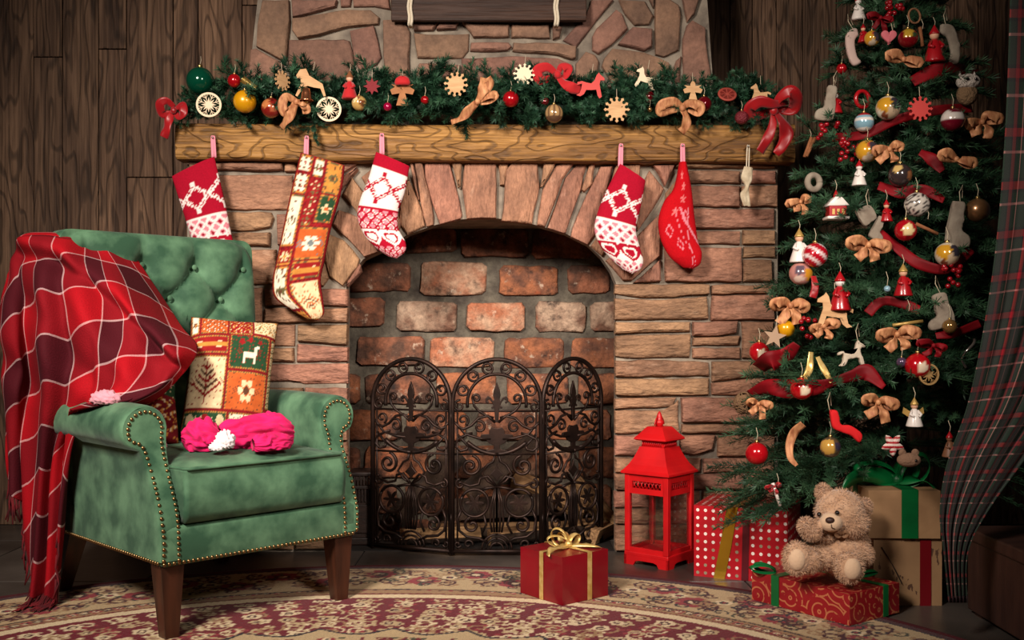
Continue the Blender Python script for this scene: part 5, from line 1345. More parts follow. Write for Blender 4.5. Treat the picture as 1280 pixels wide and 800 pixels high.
# borders
band = E < LO; paint(band, 'dred')
paint((E > .045) & (E < .30), 'beige'); paint((E > .30) & (E < .365), 'tan'); paint((E > .305) & (E < .312), 'navy'); paint((E > .353) & (E < .360), 'red'); paint((E > .365) & (E < .40), 'cream'); paint((E > .040) & (E < .048), 'navy'); paint((E > .40) & (E < LO), 'red')
K = 30
for k in range(-2, K+3):
    th = PI*k/K; u = th
    for t in np.linspace(0, 1, 60):
        a = PI*(k+t)/K; x, y = on_edge(a, .175+.062*math.sin((k+t)*PI)); stamp(x, y, .0065, 'green', .05, .295)
    x, y = on_edge(PI*(k+.5)/K, .175-.045*(1 if k % 2 else -1)); flower(x, y, .050, 'rose', 'dred', 'cream', .05, .295, 7)
    for da, de in ((.22, .05), (.78, -.05), (.0, .075), (0, -.075)):
        x, y = on_edge(PI*(k+da)/K, .175+de); swirl(x, y, .034 if k % 2 else -.034, k, 1.1, 'dred', .0052, .05, .295, 'tan'); 
    for _ in range(11): x, y = on_edge(PI*(k+rr.rand())/K, rr.uniform(.07, .28)); swirl(x, y, rr.choice([-1, 1])*.022, k+_, 1.0, rr.choice(['dred', 'green', 'navy', 'tan']), .0042, .05, .295)
    x, y = on_edge(PI*k/K, .175); flower(x, y, .024, 'cream', 'navy', 'rose', .05, .295, 5)
    for t in (0, .25, .5, .75): 
        x, y = on_edge(PI*(k+t)/K, .332); flower(x, y, .016, 'dred' if t in (0, .5) else 'rose', 'cream', 'navy', .313, .352, 4)
# mesh: fine where the photo looks, coarse nearer the camera
def rug_grid(x0, x1, y0, y1, dx, dy, fine):
    gx = np.arange(x0, x1+dx*.5, dx); gy = np.arange(y0, y1+dy*.5, dy); GX, GY = np.meshgrid(gx, gy, indexing='ij')
    Ed = edge_dist(GX, GY); nvy = len(gy)
    i, j = np.meshgrid(np.arange(len(gx)-1), np.arange(nvy-1), indexing='ij'); a = (i*nvy+j).ravel()
    ok = (Ed[:-1, :-1] > 0) & (Ed[1:, :-1] > 0) & (Ed[1:, 1:] > 0) & (Ed[:-1, 1:] > 0)
    f = np.stack([a, a+nvy, a+nvy+1, a+1], 1)[ok.ravel()]
    ii = np.clip(((GX-X0r)/RES).astype(int), 0, cw-1); jj = np.clip(((GY-Y0r)/RES).astype(int), 0, chh-1)
    if fine: C_ = canvas[jj, ii]
    else:
        C_ = np.zeros(GX.shape+(3,)); C_[:] = RC['red']; w_ = np.sin(GX*40+2*np.sin(GY*23))*np.sin(GY*37+2*np.sin(GX*19)) > .3; C_[w_] = RC['beige']
        C_[(Ed > .045) & (Ed < .30)] = RC['beige']; C_[(Ed > .365) & (Ed < .40)] = RC['cream']
    V = np.stack([GX.ravel(), GY.ravel(), np.full(GX.size, .0045)+.0006*np.sin(GX.ravel()*300)*np.sin(GY.ravel()*310)], 1)
    used = np.unique(f); rm = -np.ones(len(V), dtype=int); rm[used] = np.arange(len(used))
    return V[used], rm[f], C_.reshape(-1, 3)[used]
v1, f1, c1 = rug_grid(X0r, X1r, 2.30, Y1r, .0042, .0055, True)
v2, f2, c2 = rug_grid(X0r, X1r, RCY-RB, 2.3035, .02, .02, False)
rug_m = mat('rug_wool', attr=True, rough=.95, col2=(.72, .7, .7, 1), nscale=260, ncon=(.3, .7), bump=.6, bscale=300, bdist=.004, spec=.1, sheen=.1)
rug = empty('oval_rug', (RCX, RCY, 0), 0, 'oval red and beige oriental rug on the dark floor', 'rug')
mk('pile', np.concatenate([v1, v2]), np.concatenate([f1, f2+len(v1)]), rug_m, rug, world=True, cols=np.concatenate([c1, c2]))
ring = MB(); n = 160; V = []
for (o_, z) in ((0, .0003), (.003, .003), (0, .0048), (-.02, .0050)):
    for k in range(n): a = 2*PI*k/n; V.append((RCX+(RA+o_)*math.cos(a), RCY+(RB+o_)*math.sin(a), z))
ring.add(V, [(q*n+k, q*n+(k+1) % n, (q+1)*n+(k+1) % n, (q+1)*n+k) for q in range(3) for k in range(n)])
ring.build('bound_edge', mat('rug_edge', srgb(84, 12, 24), rough=.95), rug, world=True)

# ---------------------------------------------------------------- gifts
def dots_paper(name, base, dot, dot2, sc_, r=.27, rough=.35):
    m = bpy.data.materials.new(name); m.use_nodes = True; nt = m.node_tree; N = nt.nodes; L = nt.links; b = N['Principled BSDF']; b.inputs['Roughness'].default_value = rough
    tc = N.new('ShaderNodeTexCoord'); mp = N.new('ShaderNodeMapping'); mp.inputs['Scale'].default_value = (sc_,)*3; mp.inputs['Rotation'].default_value = (0, 0, 0); L.new(tc.outputs['UV'], mp.inputs['Vector'])
    fr = N.new('ShaderNodeVectorMath'); fr.operation = 'FRACTION'; L.new(mp.outputs[0], fr.inputs[0])
    sb = N.new('ShaderNodeVectorMath'); sb.operation = 'SUBTRACT'; sb.inputs[1].default_value = (.5, .5, 0); L.new(fr.outputs[0], sb.inputs[0])
    ln = N.new('ShaderNodeVectorMath'); ln.operation = 'LENGTH'; L.new(sb.outputs[0], ln.inputs[0])
    lt = N.new('ShaderNodeMath'); lt.operation = 'LESS_THAN'; lt.inputs[1].default_value = r; L.new(ln.outputs['Value'], lt.inputs[0])
    fl_ = N.new('ShaderNodeVectorMath'); fl_.operation = 'FLOOR'; L.new(mp.outputs[0], fl_.inputs[0])
    wn = N.new('ShaderNodeTexWhiteNoise'); wn.noise_dimensions = '2D'; L.new(fl_.outputs[0], wn.inputs['Vector'])
    gt = N.new('ShaderNodeMath'); gt.operation = 'GREATER_THAN'; gt.inputs[1].default_value = .62; L.new(wn.outputs['Value'], gt.inputs[0])
    m1 = N.new('ShaderNodeMix'); m1.data_type = 'RGBA'; m1.inputs['A'].default_value = dot; m1.inputs['B'].default_value = dot2; L.new(gt.outputs[0], m1.inputs['Factor'])
    m2 = N.new('ShaderNodeMix'); m2.data_type = 'RGBA'; m2.inputs['A'].default_value = base; L.new(m1.outputs['Result'], m2.inputs['B']); L.new(lt.outputs[0], m2.inputs['Factor'])
    L.new(m2.outputs['Result'], b.inputs['Base Color']); return m
def rings_paper(name, base, line, sc_):
    m = bpy.data.materials.new(name); m.use_nodes = True; nt = m.node_tree; N = nt.nodes; L = nt.links; b = N['Principled BSDF']; b.inputs['Roughness'].default_value = .4
    tc = N.new('ShaderNodeTexCoord'); mp = N.new('ShaderNodeMapping'); mp.inputs['Scale'].default_value = (sc_,)*3; L.new(tc.outputs['UV'], mp.inputs['Vector'])
    vo = N.new('ShaderNodeTexVoronoi'); vo.voronoi_dimensions = '2D'; vo.inputs['Randomness'].default_value = .75; vo.inputs['Scale'].default_value = 1; L.new(mp.outputs[0], vo.inputs['Vector'])
    mu = N.new('ShaderNodeMath'); mu.operation = 'MULTIPLY'; mu.inputs[1].default_value = 21.; L.new(vo.outputs['Distance'], mu.inputs[0])
    sn = N.new('ShaderNodeMath'); sn.operation = 'SINE'; L.new(mu.outputs[0], sn.inputs[0])
    gt = N.new('ShaderNodeMath'); gt.operation = 'GREATER_THAN'; gt.inputs[1].default_value = .72; L.new(sn.outputs[0], gt.inputs[0])
    wv = N.new('ShaderNodeTexNoise'); wv.inputs['Scale'].default_value = 2.2; L.new(mp.outputs[0], wv.inputs['Vector'])
    g2 = N.new('ShaderNodeMath'); g2.operation = 'GREATER_THAN'; g2.inputs[1].default_value = .42; L.new(wv.outputs['Fac'], g2.inputs[0])
    mm = N.new('ShaderNodeMath'); mm.operation = 'MULTIPLY'; L.new(gt.outputs[0], mm.inputs[0]); L.new(g2.outputs[0], mm.inputs[1])
    m2 = N.new('ShaderNodeMix'); m2.data_type = 'RGBA'; m2.inputs['A'].default_value = base; m2.inputs['B'].default_value = line; L.new(mm.outputs[0], m2.inputs['Factor'])
    L.new(m2.outputs['Result'], b.inputs['Base Color']); return m
def boxuv(w, d, h, b=.003):
    """rounded box from x 0..w, y 0..d, z 0..h with UVs in metres"""
    mb = MB().box(0, w, 0, d, 0, h, b); return mb
def gift(name, corner, ang, w, d, h, paper, label, z=0., cat='gift', group='wrapped gifts by the tree'):
    e = empty(name, (corner[0], corner[1], z), math.radians(ang), label, cat, group)
    # six faces with own UVs so that the print runs true on each side
    V = []; F = []; U = []
    def quad(p0, du, dv, nu, nv, nrm):
        n0 = len(V); k = 6
        for i in range(k+1):
            for j in range(k+1):
                a, b_ = i/k, j/k; p = Vector(p0)+Vector(du)*a+Vector(dv)*b_
                s_ = .0016*mnoise.noise(p*14+Vector(nrm)*3) if 0 < i < k and 0 < j < k else 0
                V.append(p+Vector(nrm)*s_); U.append((a*nu+.013*len(F), b_*nv))
        for i in range(k):
            for j in range(k): a = n0+i*(k+1)+j; F.append((a, a+k+1, a+k+2, a+1))
    quad((0, 0, 0), (w, 0, 0), (0, 0, h), w, h, (0, -1, 0)); quad((w, 0, 0), (0, d, 0), (0, 0, h), d, h, (1, 0, 0)); quad((w, d, 0), (-w, 0, 0), (0, 0, h), w, h, (0, 1, 0)); quad((0, d, 0), (0, -d, 0), (0, 0, h), d, h, (-1, 0, 0))
    quad((0, 0, h), (w, 0, 0), (0, d, 0), w, d, (0, 0, 1)); quad((0, d, 0), (w, 0, 0), (0, -d, 0), w, d, (0, 0, -1))
    o = mk('wrapped_box', V, F, paper, e, uv=U, smooth=False)
    return e
def band(e, pts, wd, m_, nm='ribbon', th=.0012, wdir=None):
    """flat ribbon in the gift's own frame along pts, width direction wdir"""
    V = []; wdir = Vector(wdir)
    for p in pts: V += [Vector(p)-wdir*wd/2, Vector(p)+wdir*wd/2]
    F = [(2*i, 2*i+2, 2*i+3, 2*i+1) for i in range(len(pts)-1)]
    return solid(mk(nm, V, F, m_, e, smooth=False), th, 0)
def wrap_x(e, x, w, d, h, wd, m_, t=.002): return band(e, [(x, -t, 0), (x, -t, h+t), (x, d+t, h+t), (x, d+t, 0)], wd, m_, wdir=(1, 0, 0))
def wrap_y(e, y, w, d, h, wd, m_, t=.002): return band(e, [(-t, y, 0), (-t, y, h+t), (w+t, y, h+t), (w+t, y, 0)], wd, m_, wdir=(0, 1, 0))
def loop3(e, c, dirv, L, H, wd, m_, nm='bow_loop', back=.15):
    """one bow loop: from the knot out along dirv and back, ribbon width perpendicular to dirv"""
    c = Vector(c); d = Vector(dirv).normalized(); pts = []
    for k in range(21):
        t = k/20; s_ = math.sin(PI*t)
        pts.append(c+d*L*(.5-.5*math.cos(2*PI*t))*1.0+Vector((0, 0, H*math.sin(2*PI*t)*.5+H*.55*s_)))
    side = d.cross(Vector((0, 0, 1))).normalized(); V = []
    for k, p in enumerate(pts):
        ww = wd*(.45+.55*math.sin(PI*k/20)**.6); V += [p-side*ww/2, p+Vector((0, 0, .15*ww)), p+side*ww/2]
    F = []
    for k in range(20): F += [(3*k, 3*k+3, 3*k+4, 3*k+1), (3*k+1, 3*k+4, 3*k+5, 3*k+2)]
    return solid(mk(nm, V, F, m_, e), .0012, 0)
def tail3(e, pts, wd, m_, side, nm='bow_tail', n=24):
    q = cr(pts, n); side = Vector(side); V = []
    for k in range(n):
        p = Vector(q[k]); sd = (side+Vector((0, 0, .35*math.sin(k*.5)))).normalized(); V += [p-sd*wd/2, p+sd*wd/2]
    return solid(mk(nm, V, [(2*i, 2*i+2, 2*i+3, 2*i+1) for i in range(n-1)], m_, e), .0012, 0)
goldr = mat('gold_ribbon', srgb(196, 158, 84), rough=.32, metal=.45, col2=srgb(226, 196, 128), nscale=60)
greenr = mat('green_satin_ribbon', srgb(6, 108, 52), rough=.35, col2=srgb(4, 84, 40), nscale=8, spec=.6)
redp = mat('dark_red_foil_paper', srgb(132, 10, 26), rough=.28, col2=srgb(112, 6, 20), nscale=6, bump=.25, bscale=10, bdist=.006, coat=.2)
g = gift('gift_box', (.136, 2.768), 39, .172, .178, .130, redp, 'dark red foil gift with gold ribbon standing on the rug before the fire screen', z=.0055)
GW, GD, GH = .172, .178, .130
wrap_x(g, .10, GW, GD, GH, .016, goldr); wrap_y(g, .085, GW, GD, GH, .016, goldr)
kc = (.10, .085, GH+.006)
for dv, L_, H_ in (((-.9, .55, 0), .062, .030), ((.25, 1, 0), .05, .034), ((-.6, .9, 0), .05, .05), ((.9, .2, 0), .045, .03)): loop3(g, kc, dv, L_, H_, .022, goldr)
tail3(g, [kc, (.145, .03, GH+.008), (.178, .03, GH-.01), (.182, .05, .06), (.181, .066, .015)], .013, goldr, (.3, 1, .4)); tail3(g, [kc, (.04, .06, GH+.012), (.0, .05, GH+.012), (-.012, .046, GH-.002)], .018, goldr, (.2, 1, .5))
mb = MB().ball((.10, .085, GH+.010), .011, 10, 8); mk('knot', mb.v, mb.f, goldr, g)
# polka dot gift
polka = dots_paper('polka_dot_paper', srgb(176, 10, 28), srgb(238, 224, 214), srgb(150, 134, 110), 42., .21)
g = gift('gift_box', (.556, 3.130), -24, .28, .255, .216, polka, 'tall red polka dot gift with gold ribbon beside the red lantern')
band(g, [(.078, -.003, .0), (.098, -.003, .10), (.118, -.003, .218), (.13, .10, .219), (.14, .255, .219)], .034, mat('gold_mirror_ribbon', srgb(176, 132, 34), rough=.2, metal=.6), wdir=(1, 0, 0))
band(g, [(.155, -.0025, .0), (.160, -.0025, .218), (.165, .255, .219)], .020, mat('wine_ribbon', srgb(84, 8, 20), rough=.4), wdir=(1, 0, 0))
# flat ring-print gift under the bear
ringp = rings_paper('ring_print_paper', srgb(150, 24, 32), srgb(190, 112, 74), 17.)
g = gift('gift_box', (.85, 2.577), 36, .212, .317, .0785, ringp, 'flat red gift with swirl rings and green ribbon under the teddy bear', z=.0055)
wrap_y(g, .235, .212, .317, .0785, .026, greenr); wrap_x(g, .150, .212, .317, .0785, .022, greenr)
for dv, L_ in (((-1, .6, 0), .07), ((-.4, 1, 0), .06)): loop3(g, (.03, .26, .082), dv, L_, .02, .028, greenr)
for dv, L_ in (((1, -.2, 0), .075), ((1, .5, 0), .06)): loop3(g, (.155, .10, .082), dv, L_, .012, .026, greenr)
# kraft boxes
kraft = mat('kraft_paper', srgb(166, 128, 90), rough=.75, col2=srgb(148, 112, 78), nscale=10, bump=.3, bscale=24, bdist=.004)
def kraft_print():
    m = mat('printed_kraft_paper', srgb(158, 122, 86), rough=.8, col2=srgb(140, 106, 74), nscale=8)
    nt = m.node_tree; N = nt.nodes; L = nt.links; b = N['Principled BSDF']; src = b.inputs['Base Color'].links[0].from_socket
    tc = N.new('ShaderNodeTexCoord'); wv = N.new('ShaderNodeTexNoise'); wv.inputs['Scale'].default_value = 1; wv.inputs['Detail'].default_value = 3
    mp = N.new('ShaderNodeMapping'); mp.inputs['Scale'].default_value = (90, 30, 1); L.new(tc.outputs['UV'], mp.inputs['Vector']); L.new(mp.outputs[0], wv.inputs['Vector'])
    gt = N.new('ShaderNodeMath'); gt.operation = 'GREATER_THAN'; gt.inputs[1].default_value = .60; L.new(wv.outputs['Fac'], gt.inputs[0])
    n2 = N.new('ShaderNodeTexNoise'); n2.inputs['Scale'].default_value = 12; L.new(tc.outputs['UV'], n2.inputs['Vector'])
    g2 = N.new('ShaderNodeMath'); g2.operation = 'GREATER_THAN'; g2.inputs[1].default_value = .52; L.new(n2.outputs['Fac'], g2.inputs[0])
    mu = N.new('ShaderNodeMath'); mu.operation = 'MULTIPLY'; L.new(gt.outputs[0], mu.inputs[0]); L.new(g2.outputs[0], mu.inputs[1])
    mx = N.new('ShaderNodeMix'); mx.data_type = 'RGBA'; L.new(src, mx.inputs['A']); mx.inputs['B'].default_value = srgb(88, 60, 44); L.new(mu.outputs[0], mx.inputs['Factor']); L.new(mx.outputs['Result'], b.inputs['Base Color'])
    return m
g = gift('gift_box', (.985, 2.790), -1, .185, .225, .184, kraft_print(), 'printed kraft paper gift with dark red ribbon under the green bowed gift')
wrap_x(g, .140, .185, .225, .184, .030, mat('dark_red_ribbon', srgb(110, 8, 20), rough=.4))
tail3(g, [(.02, -.004, .16), (.05, -.006, .11), (.075, -.006, .06)], .0025, mat('black_cord', srgb(30, 22, 20), rough=.8), (1, 0, 0), nm='cord')
g = gift('gift_box', (.968, 2.780), -2, .192, .225, .130, kraft, 'plain kraft paper gift with shiny green ribbon bow on top', z=.1855)
wrap_x(g, .110, .192, .225, .130, .044, greenr); wrap_y(g, .115, .192, .225, .130, .040, greenr)
kc = (.110, .10, .140)
for dv, L_, H_, wd in (((-1, -.1, 0), .125, .055, .05), ((1, -.35, 0), .085, .085, .055), ((-.7, .8, 0), .10, .05, .05), ((.8, .7, 0), .08, .06, .05)): loop3(g, kc, dv, L_, H_, wd, greenr)
tail3(g, [kc, (.02, .06, .165), (-.05, .02, .150), (-.085, .0, .10)], .045, greenr, (.3, .3, 1)); tail3(g, [kc, (.16, .06, .15), (.20, .05, .125), (.205, .05, .09)], .04, greenr, (.2, 1, .2))
mb = MB().ball((.110, .10, .145), .018, 12, 8); mk('knot', mb.v, mb.f, greenr, g)

# ---------------------------------------------------------------- red lantern
lanr = mat('red_lacquer', srgb(196, 14, 20), rough=.42, col2=srgb(172, 10, 16), nscale=10, bump=.12, bscale=50, bdist=.003)
glass = mat('clear_glass', (1, 1, 1, 1), rough=.02, trans=1., ior=1.45)
la = empty('lantern', (.4765, 3.310, 0), math.radians(50), 'tall red lacquered metal lantern with glass panes beside the polka dot gift', 'lantern')
B2, H2 = .082, .072
bs = MB()
pl_ = [(-B2, 0), (-B2+.035, 0), (-B2+.042, .012), (-B2+.055, .016), (B2-.055, .016), (B2-.042, .012), (B2-.035, 0), (B2, 0), (B2, .030), (-B2, .030)]
for k in range(4): q = MB().prism(pl_, -B2, -B2+.008); q.xf(Matrix.Rotation(k*PI/2, 4, 'Z')); bs.add(q.v, q.f)
bs.box(-B2, B2, -B2, B2, .028, .042, .003); bs.build('base', lanr, la, smooth=False)
for sx in (-1, 1):
    for sy in (-1, 1): MB().box(sx*H2-.009, sx*H2+.009, sy*H2-.009, sy*H2+.009, .042, .290, .002).build('post', lanr, la, smooth=False)
for k in range(4):
    R_ = Matrix.Rotation(k*PI/2, 4, 'Z')
    q = MB().box(-H2+.009, H2-.009, -H2-.006, -H2+.002, .042, .056); q.xf(R_); mk('bottom_rail', q.v, q.f, lanr, la, smooth=False)
    q = MB().box(-H2+.009, H2-.009, -H2-.006, -H2+.002, .228, .246).box(-H2+.009, H2-.009, -H2-.006, -H2+.002, .268, .290)
    q.box(-H2+.009, -H2+.018, -H2-.006, -H2+.002, .246, .268).box(H2-.018, H2-.009, -H2-.006, -H2+.002, .246, .268); q.xf(R_); fr_ = mk('side_frame', q.v, q.f, lanr, la, smooth=False)
    q = MB(); 
    x = -H2+.018
    while x < H2-.029:
        q.tube([(x, -H2-.001, .246), (x+.012, -H2-.001, .268)], .0016, 5); q.tube([(x+.012, -H2-.001, .246), (x, -H2-.001, .268)], .0013, 5); x += .0135
    q.xf(R_); mk('lattice', q.v, q.f, lanr, fr_)
    q = MB().box(-H2+.009, H2-.009, -H2+.001, -H2+.003, .056, .228); q.xf(R_); mk('glass_pane', q.v, q.f, glass, fr_, smooth=False)
def sqloft(prof, name, par, cap=True):
    V = []; F = []
    for h_, z in prof: V += [(-h_, -h_, z), (h_, -h_, z), (h_, h_, z), (-h_, h_, z)]
    for i in range(len(prof)-1):
        for j in range(4): F.append((4*i+j, 4*i+(j+1) % 4, 4*i+4+(j+1) % 4, 4*i+4+j))
    F += [(3, 2, 1, 0), tuple(4*(len(prof)-1)+j for j in range(4))]
    return mk(name, V, F, lanr, par, smooth=False)
sqloft([(.080, .288), (.090, .292), (.090, .298), (.084, .303), (.071, .320), (.060, .340), (.051, .362), (.046, .376)], 'roof', la)
nk = sqloft([(.040, .376), (.040, .398)], 'roof_neck', la)
for k in range(4):
    q = MB(); x = -.040
    while x < .033: q.tube([(x, -.042, .378), (x+.008, -.042, .396)], .0016, 5); q.tube([(x+.008, -.042, .378), (x, -.042, .396)], .0016, 5); x += .0075
    q.xf(Matrix.Rotation(k*PI/2, 4, 'Z')); mk('lattice', q.v, q.f, lanr, nk)
sqloft([(.054, .396), (.060, .400), (.058, .405), (.046, .418), (.034, .434), (.028, .440), (.0, .442)], 'upper_roof', la)
mb = MB().lathe([(.012, .438), (.012, .446), (.016, .450), (.014, .458), (.009, .462), (.010, .470), (.005, .484), (0, .490)], 14); mk('finial', mb.v, mb.f, lanr, la)
mb = MB().tube([(.028*math.cos(a), 0, .445+.028*math.sin(a)) for a in [PI*k/12 for k in range(13)]], .002, 6); mk('carry_ring', mb.v, mb.f, lanr, la)

# ---------------------------------------------------------------- teddy bear
tb = empty('teddy_bear', P(1050, 735, 2.70), 0, 'light brown plush teddy bear sitting on the flat red gift', 'teddy bear')
ZT = .085; tb.location.z = ZT
def tp(px, py, d): return P(px, py, d)
ell = []   # centre, radii (m), rotation axis none
def E3(px, py, d, rx, ry, rz): c = tp(px, py, d); ell.append((c, Vector((rx, ry, rz)))); return c
px2 = 2.68/FPX
E3(1051, 690, 2.700, .062, .055, .066)            # belly
E3(1053, 672, 2.705, .050, .046, .046)            # chest
head = E3(1050, 640, 2.680, .064, .060, .060)
E3(1062, 652, 2.675, .050, .048, .042)            # cheek
muz = E3(1038, 652, 2.635, .029, .030, .025)
E3(1029, 615, 2.690, .018, .013, .020); E3(1081, 634, 2.690, .017, .013, .022)      # ears
E3(1030, 668, 2.675, .028, .026, .022); E3(1014, 663, 2.640, .026, .026, .026); E3(1008, 658, 2.635, .020, .022, .021)   # raised arm and paw
E3(1074, 678, 2.690, .025, .028, .030); E3(1079, 693, 2.665, .025, .028, .028); E3(1070, 697, 2.645, .022, .022, .022)     # other arm
E3(1026, 697, 2.670, .038, .040, .033); E3(1010, 700, 2.640, .034, .036, .033); fL = E3(996, 698, 2.620, .036, .026, .042)         # leg
E3(1058, 705, 2.660, .036, .040, .034); fR = E3(1061, 709, 2.610, .036, .030, .040)                                      # other leg
mb = MB()
for c, r in ell: mb.ball(c, 1, 20, 14, r.x, r.y, r.z)
mb.v = [(x, y, max(z, ZT+.002)) for x, y, z in mb.v]
furm = mat('plush_fur', srgb(208, 168, 136), rough=.95, col2=srgb(182, 140, 108), nscale=25, sheen=.4, bump=.8, bscale=120, bdist=.006)
tbody = mb.build('body', furm, tb, world=True)
rm = tbody.modifiers.new('remesh', 'REMESH'); rm.mode = 'VOXEL'; rm.voxel_size = .0045; rm.use_smooth_shade = True
sm = tbody.modifiers.new('smooth', 'SMOOTH'); sm.iterations = 6; sm.factor = .6
rf = random.Random(9); FV = []; FF = []
cnt = 0
while cnt < 15000:
    c, r = rf.choice(ell); v = Vector((rf.gauss(0, 1), rf.gauss(0, 1), rf.gauss(0, 1))).normalized()
    p = c+Vector((v.x*r.x, v.y*r.y, v.z*r.z))
    if p.z < ZT+.004: continue
    if any(sum(((p[k]-c2[k])/r2[k])**2 for k in range(3)) < .93 for c2, r2 in ell if c2 is not c): continue
    if (p-muz).length < .036 and p.y < muz.y: continue
    if v.y < -.55 and c in (fL, fR) and math.hypot(v.x, v.z) < .74: continue
    n = Vector((v.x/r.x, v.y/r.y, v.z/r.z)).normalized(); l = rf.uniform(.006, .011)
    tang = Vector((rf.gauss(0, 1), rf.gauss(0, 1), -.6)); tang = (tang-n*tang.dot(n)).normalized(); s_ = n.cross(tang)*.0009; q = len(FV)
    tip = p+n*l*.75+tang*l*.6
    FV += [p-s_-n*.001, p+s_-n*.001, tip]; FF.append((q, q+1, q+2)); cnt += 1
mk('fur', FV, FF, furm, tb, world=True, smooth=False, kind='stuff')
creamf = mat('cream_plush', srgb(214, 180, 148), rough=.9, sheen=.3, bump=.4, bscale=150, bdist=.003)
MB().ball(muz+Vector((0, -.003, -.001)), 1, 18, 12, .029, .029, .025).build('muzzle', creamf, tb, world=True)
MB().ball(muz+Vector((-.009, -.026, .008)), 1, 14, 10, .012, .009, .0085).build('nose', mat('bear_nose', srgb(60, 38, 32), rough=.5), tb, world=True)
eye = mat('bear_eye', srgb(24, 16, 14), rough=.1, coat=1.)
for px, py, d in ((1046.5, 641, 2.618), (1024, 643, 2.636)): MB().ball(P(px, py, d), .0062, 12, 8).build('eye', eye, tb, world=True)
MB().tube([muz+Vector((-.008, -.033, -.001)), muz+Vector((-.006, -.031, -.010)), muz+Vector((.004, -.027, -.014))], .0011, 5).build('mouth', MATS['bear_nose'], tb, world=True)
MB().ball(fL+Vector((-.004, -.014, 0)), 1, 18, 12, .023, .017, .029).build('foot_sole', creamf, tb, world=True)
MB().ball(fR+Vector((.002, -.019, 0)), 1, 18, 12, .023, .016, .028).build('foot_sole', creamf, tb, world=True)
for dx in (-1, 1):
    v, f = ribbon_mesh([(1052, 668, 2.635), (1052+dx*4, 664, 2.630), (1052+dx*8, 667, 2.634), (1052+dx*4, 671, 2.638), (1052, 668, 2.64)], 4, 16); solid(mk('neck_bow', v, f, mat('tan_ribbon', srgb(150, 112, 84), rough=.6), tb, world=True), .001, 0)

# ---------------------------------------------------------------- tartan curtain and brown chest
TG, TR, TB, TW = srgb(38, 54, 42), srgb(160, 26, 38), srgb(26, 21, 29), srgb(205, 140, 134)
tr_ = [(0, TG), (.28, TB), (.34, TR), (.50, TB), (.56, TG), (.76, TW), (.81, TG)]
tart = plaid('tartan_cotton', tr_, tr_, 11.5, 11.5, rough=.85, bump=.25, bs=500)
cu = empty('tartan_curtain', P(1195, 752, 2.45), 0, 'red and green tartan curtain gathered aside at the tree', 'curtain')
Lg = [(1266,-120),(1263,0),(1257,160),(1246,300),(1230,410),(1210,505),(1184,580),(1175,640),(1180,690),(1186,752)]
Rg = [(1470,-120),(1465,0),(1450,160),(1425,280),(1390,390),(1340,490),(1280,575),(1234,640),(1210,690),(1208,752)]
gd = []
for k in range(11):
    t = k/10; row = []
    for q, (a, b) in enumerate(zip(Lg, Rg)):
        amp = .030 if q < 5 else .016
        row.append((a[0]+(b[0]-a[0])*t, a[1]+(b[1]-a[1])*t, 2.43+.05*t+(amp if k % 2 else -amp)))
    gd.append(row)
W = loft(gd, 130, 150)
rest = np.linspace(0, 1, 130)
uvc = np.stack([np.repeat((rest*.62)[:, None], 150, 1), np.repeat((np.linspace(0, 1, 150)*1.7)[None, :], 130, 0)], -1).reshape(-1, 2)
solid(mk('cloth', W.reshape(-1, 3), grid_faces(130, 150), tart, cu, world=True, uv=uvc), .002, 0)
hb = []
for i in range(0, 130): hb.append(W[i, -1]+np.array([0, 0, 0]))
hm = MB(); V = []
for p in hb: V += [(p[0], p[1]-.002, p[2]+.014), (p[0], p[1]-.002, p[2]-.002)]
hm.add(V, [(2*i, 2*i+1, 2*i+3, 2*i+2) for i in range(129)]); solid(hm.build('hem', mat('curtain_hem', srgb(40, 22, 26), rough=.9), cu, world=True), .003, 0)
chm = mat('brown_chest_wood', srgb(64, 40, 32), rough=.5, col2=srgb(50, 30, 25), nscale=6, stretch=(1, 6, 1), bump=.15, bscale=30, bdist=.003)
bc = empty('brown_chest', (1.47, 2.36, 0), 0, 'low dark brown wooden chest standing beside the tartan curtain', 'chest')
MB().box(1.207, 1.73, 1.98, 2.715, .012, .198, .004).build('body', chm, bc, world=True, smooth=False)
MB().box(1.200, 1.737, 1.973, 2.722, .198, .231, .005).build('lid', chm, bc, world=True, smooth=False)
for sx in (1.22, 1.68):
    for sy in (2.0, 2.66): MB().box(sx, sx+.04, sy, sy+.04, 0, .014).build('foot', chm, bc, world=True, smooth=False)
# ---------------------------------------------------------------- christmas tree
TX, TD = 1.150, 3.06
tree = empty('christmas_tree', (TX, TD, 0), 0, 'tall dark green artificial Christmas tree full of ornaments', 'Christmas tree')
def TRr(z): return max(.02, .165+(1.72-z)*.262)
MB().tube([(TX, TD, 0.02), (TX, TD, 1.2), (TX, TD, 2.33)], [.03, .024, .008], 10).build('trunk', mat('tree_trunk', srgb(48, 36, 28), rough=.9), tree, world=True)
st_ = MB()
for k in range(4): a = k*PI/2+.5; st_.tube([(TX, TD, .06), (TX+.2*math.cos(a), TD+.2*math.sin(a), .012)], .012, 8)
st_.build('stand', mat('stand_metal', srgb(30, 50, 36), rough=.5, metal=.4), tree, world=True)
tw = {}
for L_ in (.50, .40, .30, .20, .13):
    tw[L_] = [twig_mesh('branch_mesh', needle2_m, L_, int(110+L_*330), .027, .0024, max(3, int(L_*22)), s, droop=.18) for s in (1, 2, 3)]
rt = random.Random(21); nb = 0
inner = []
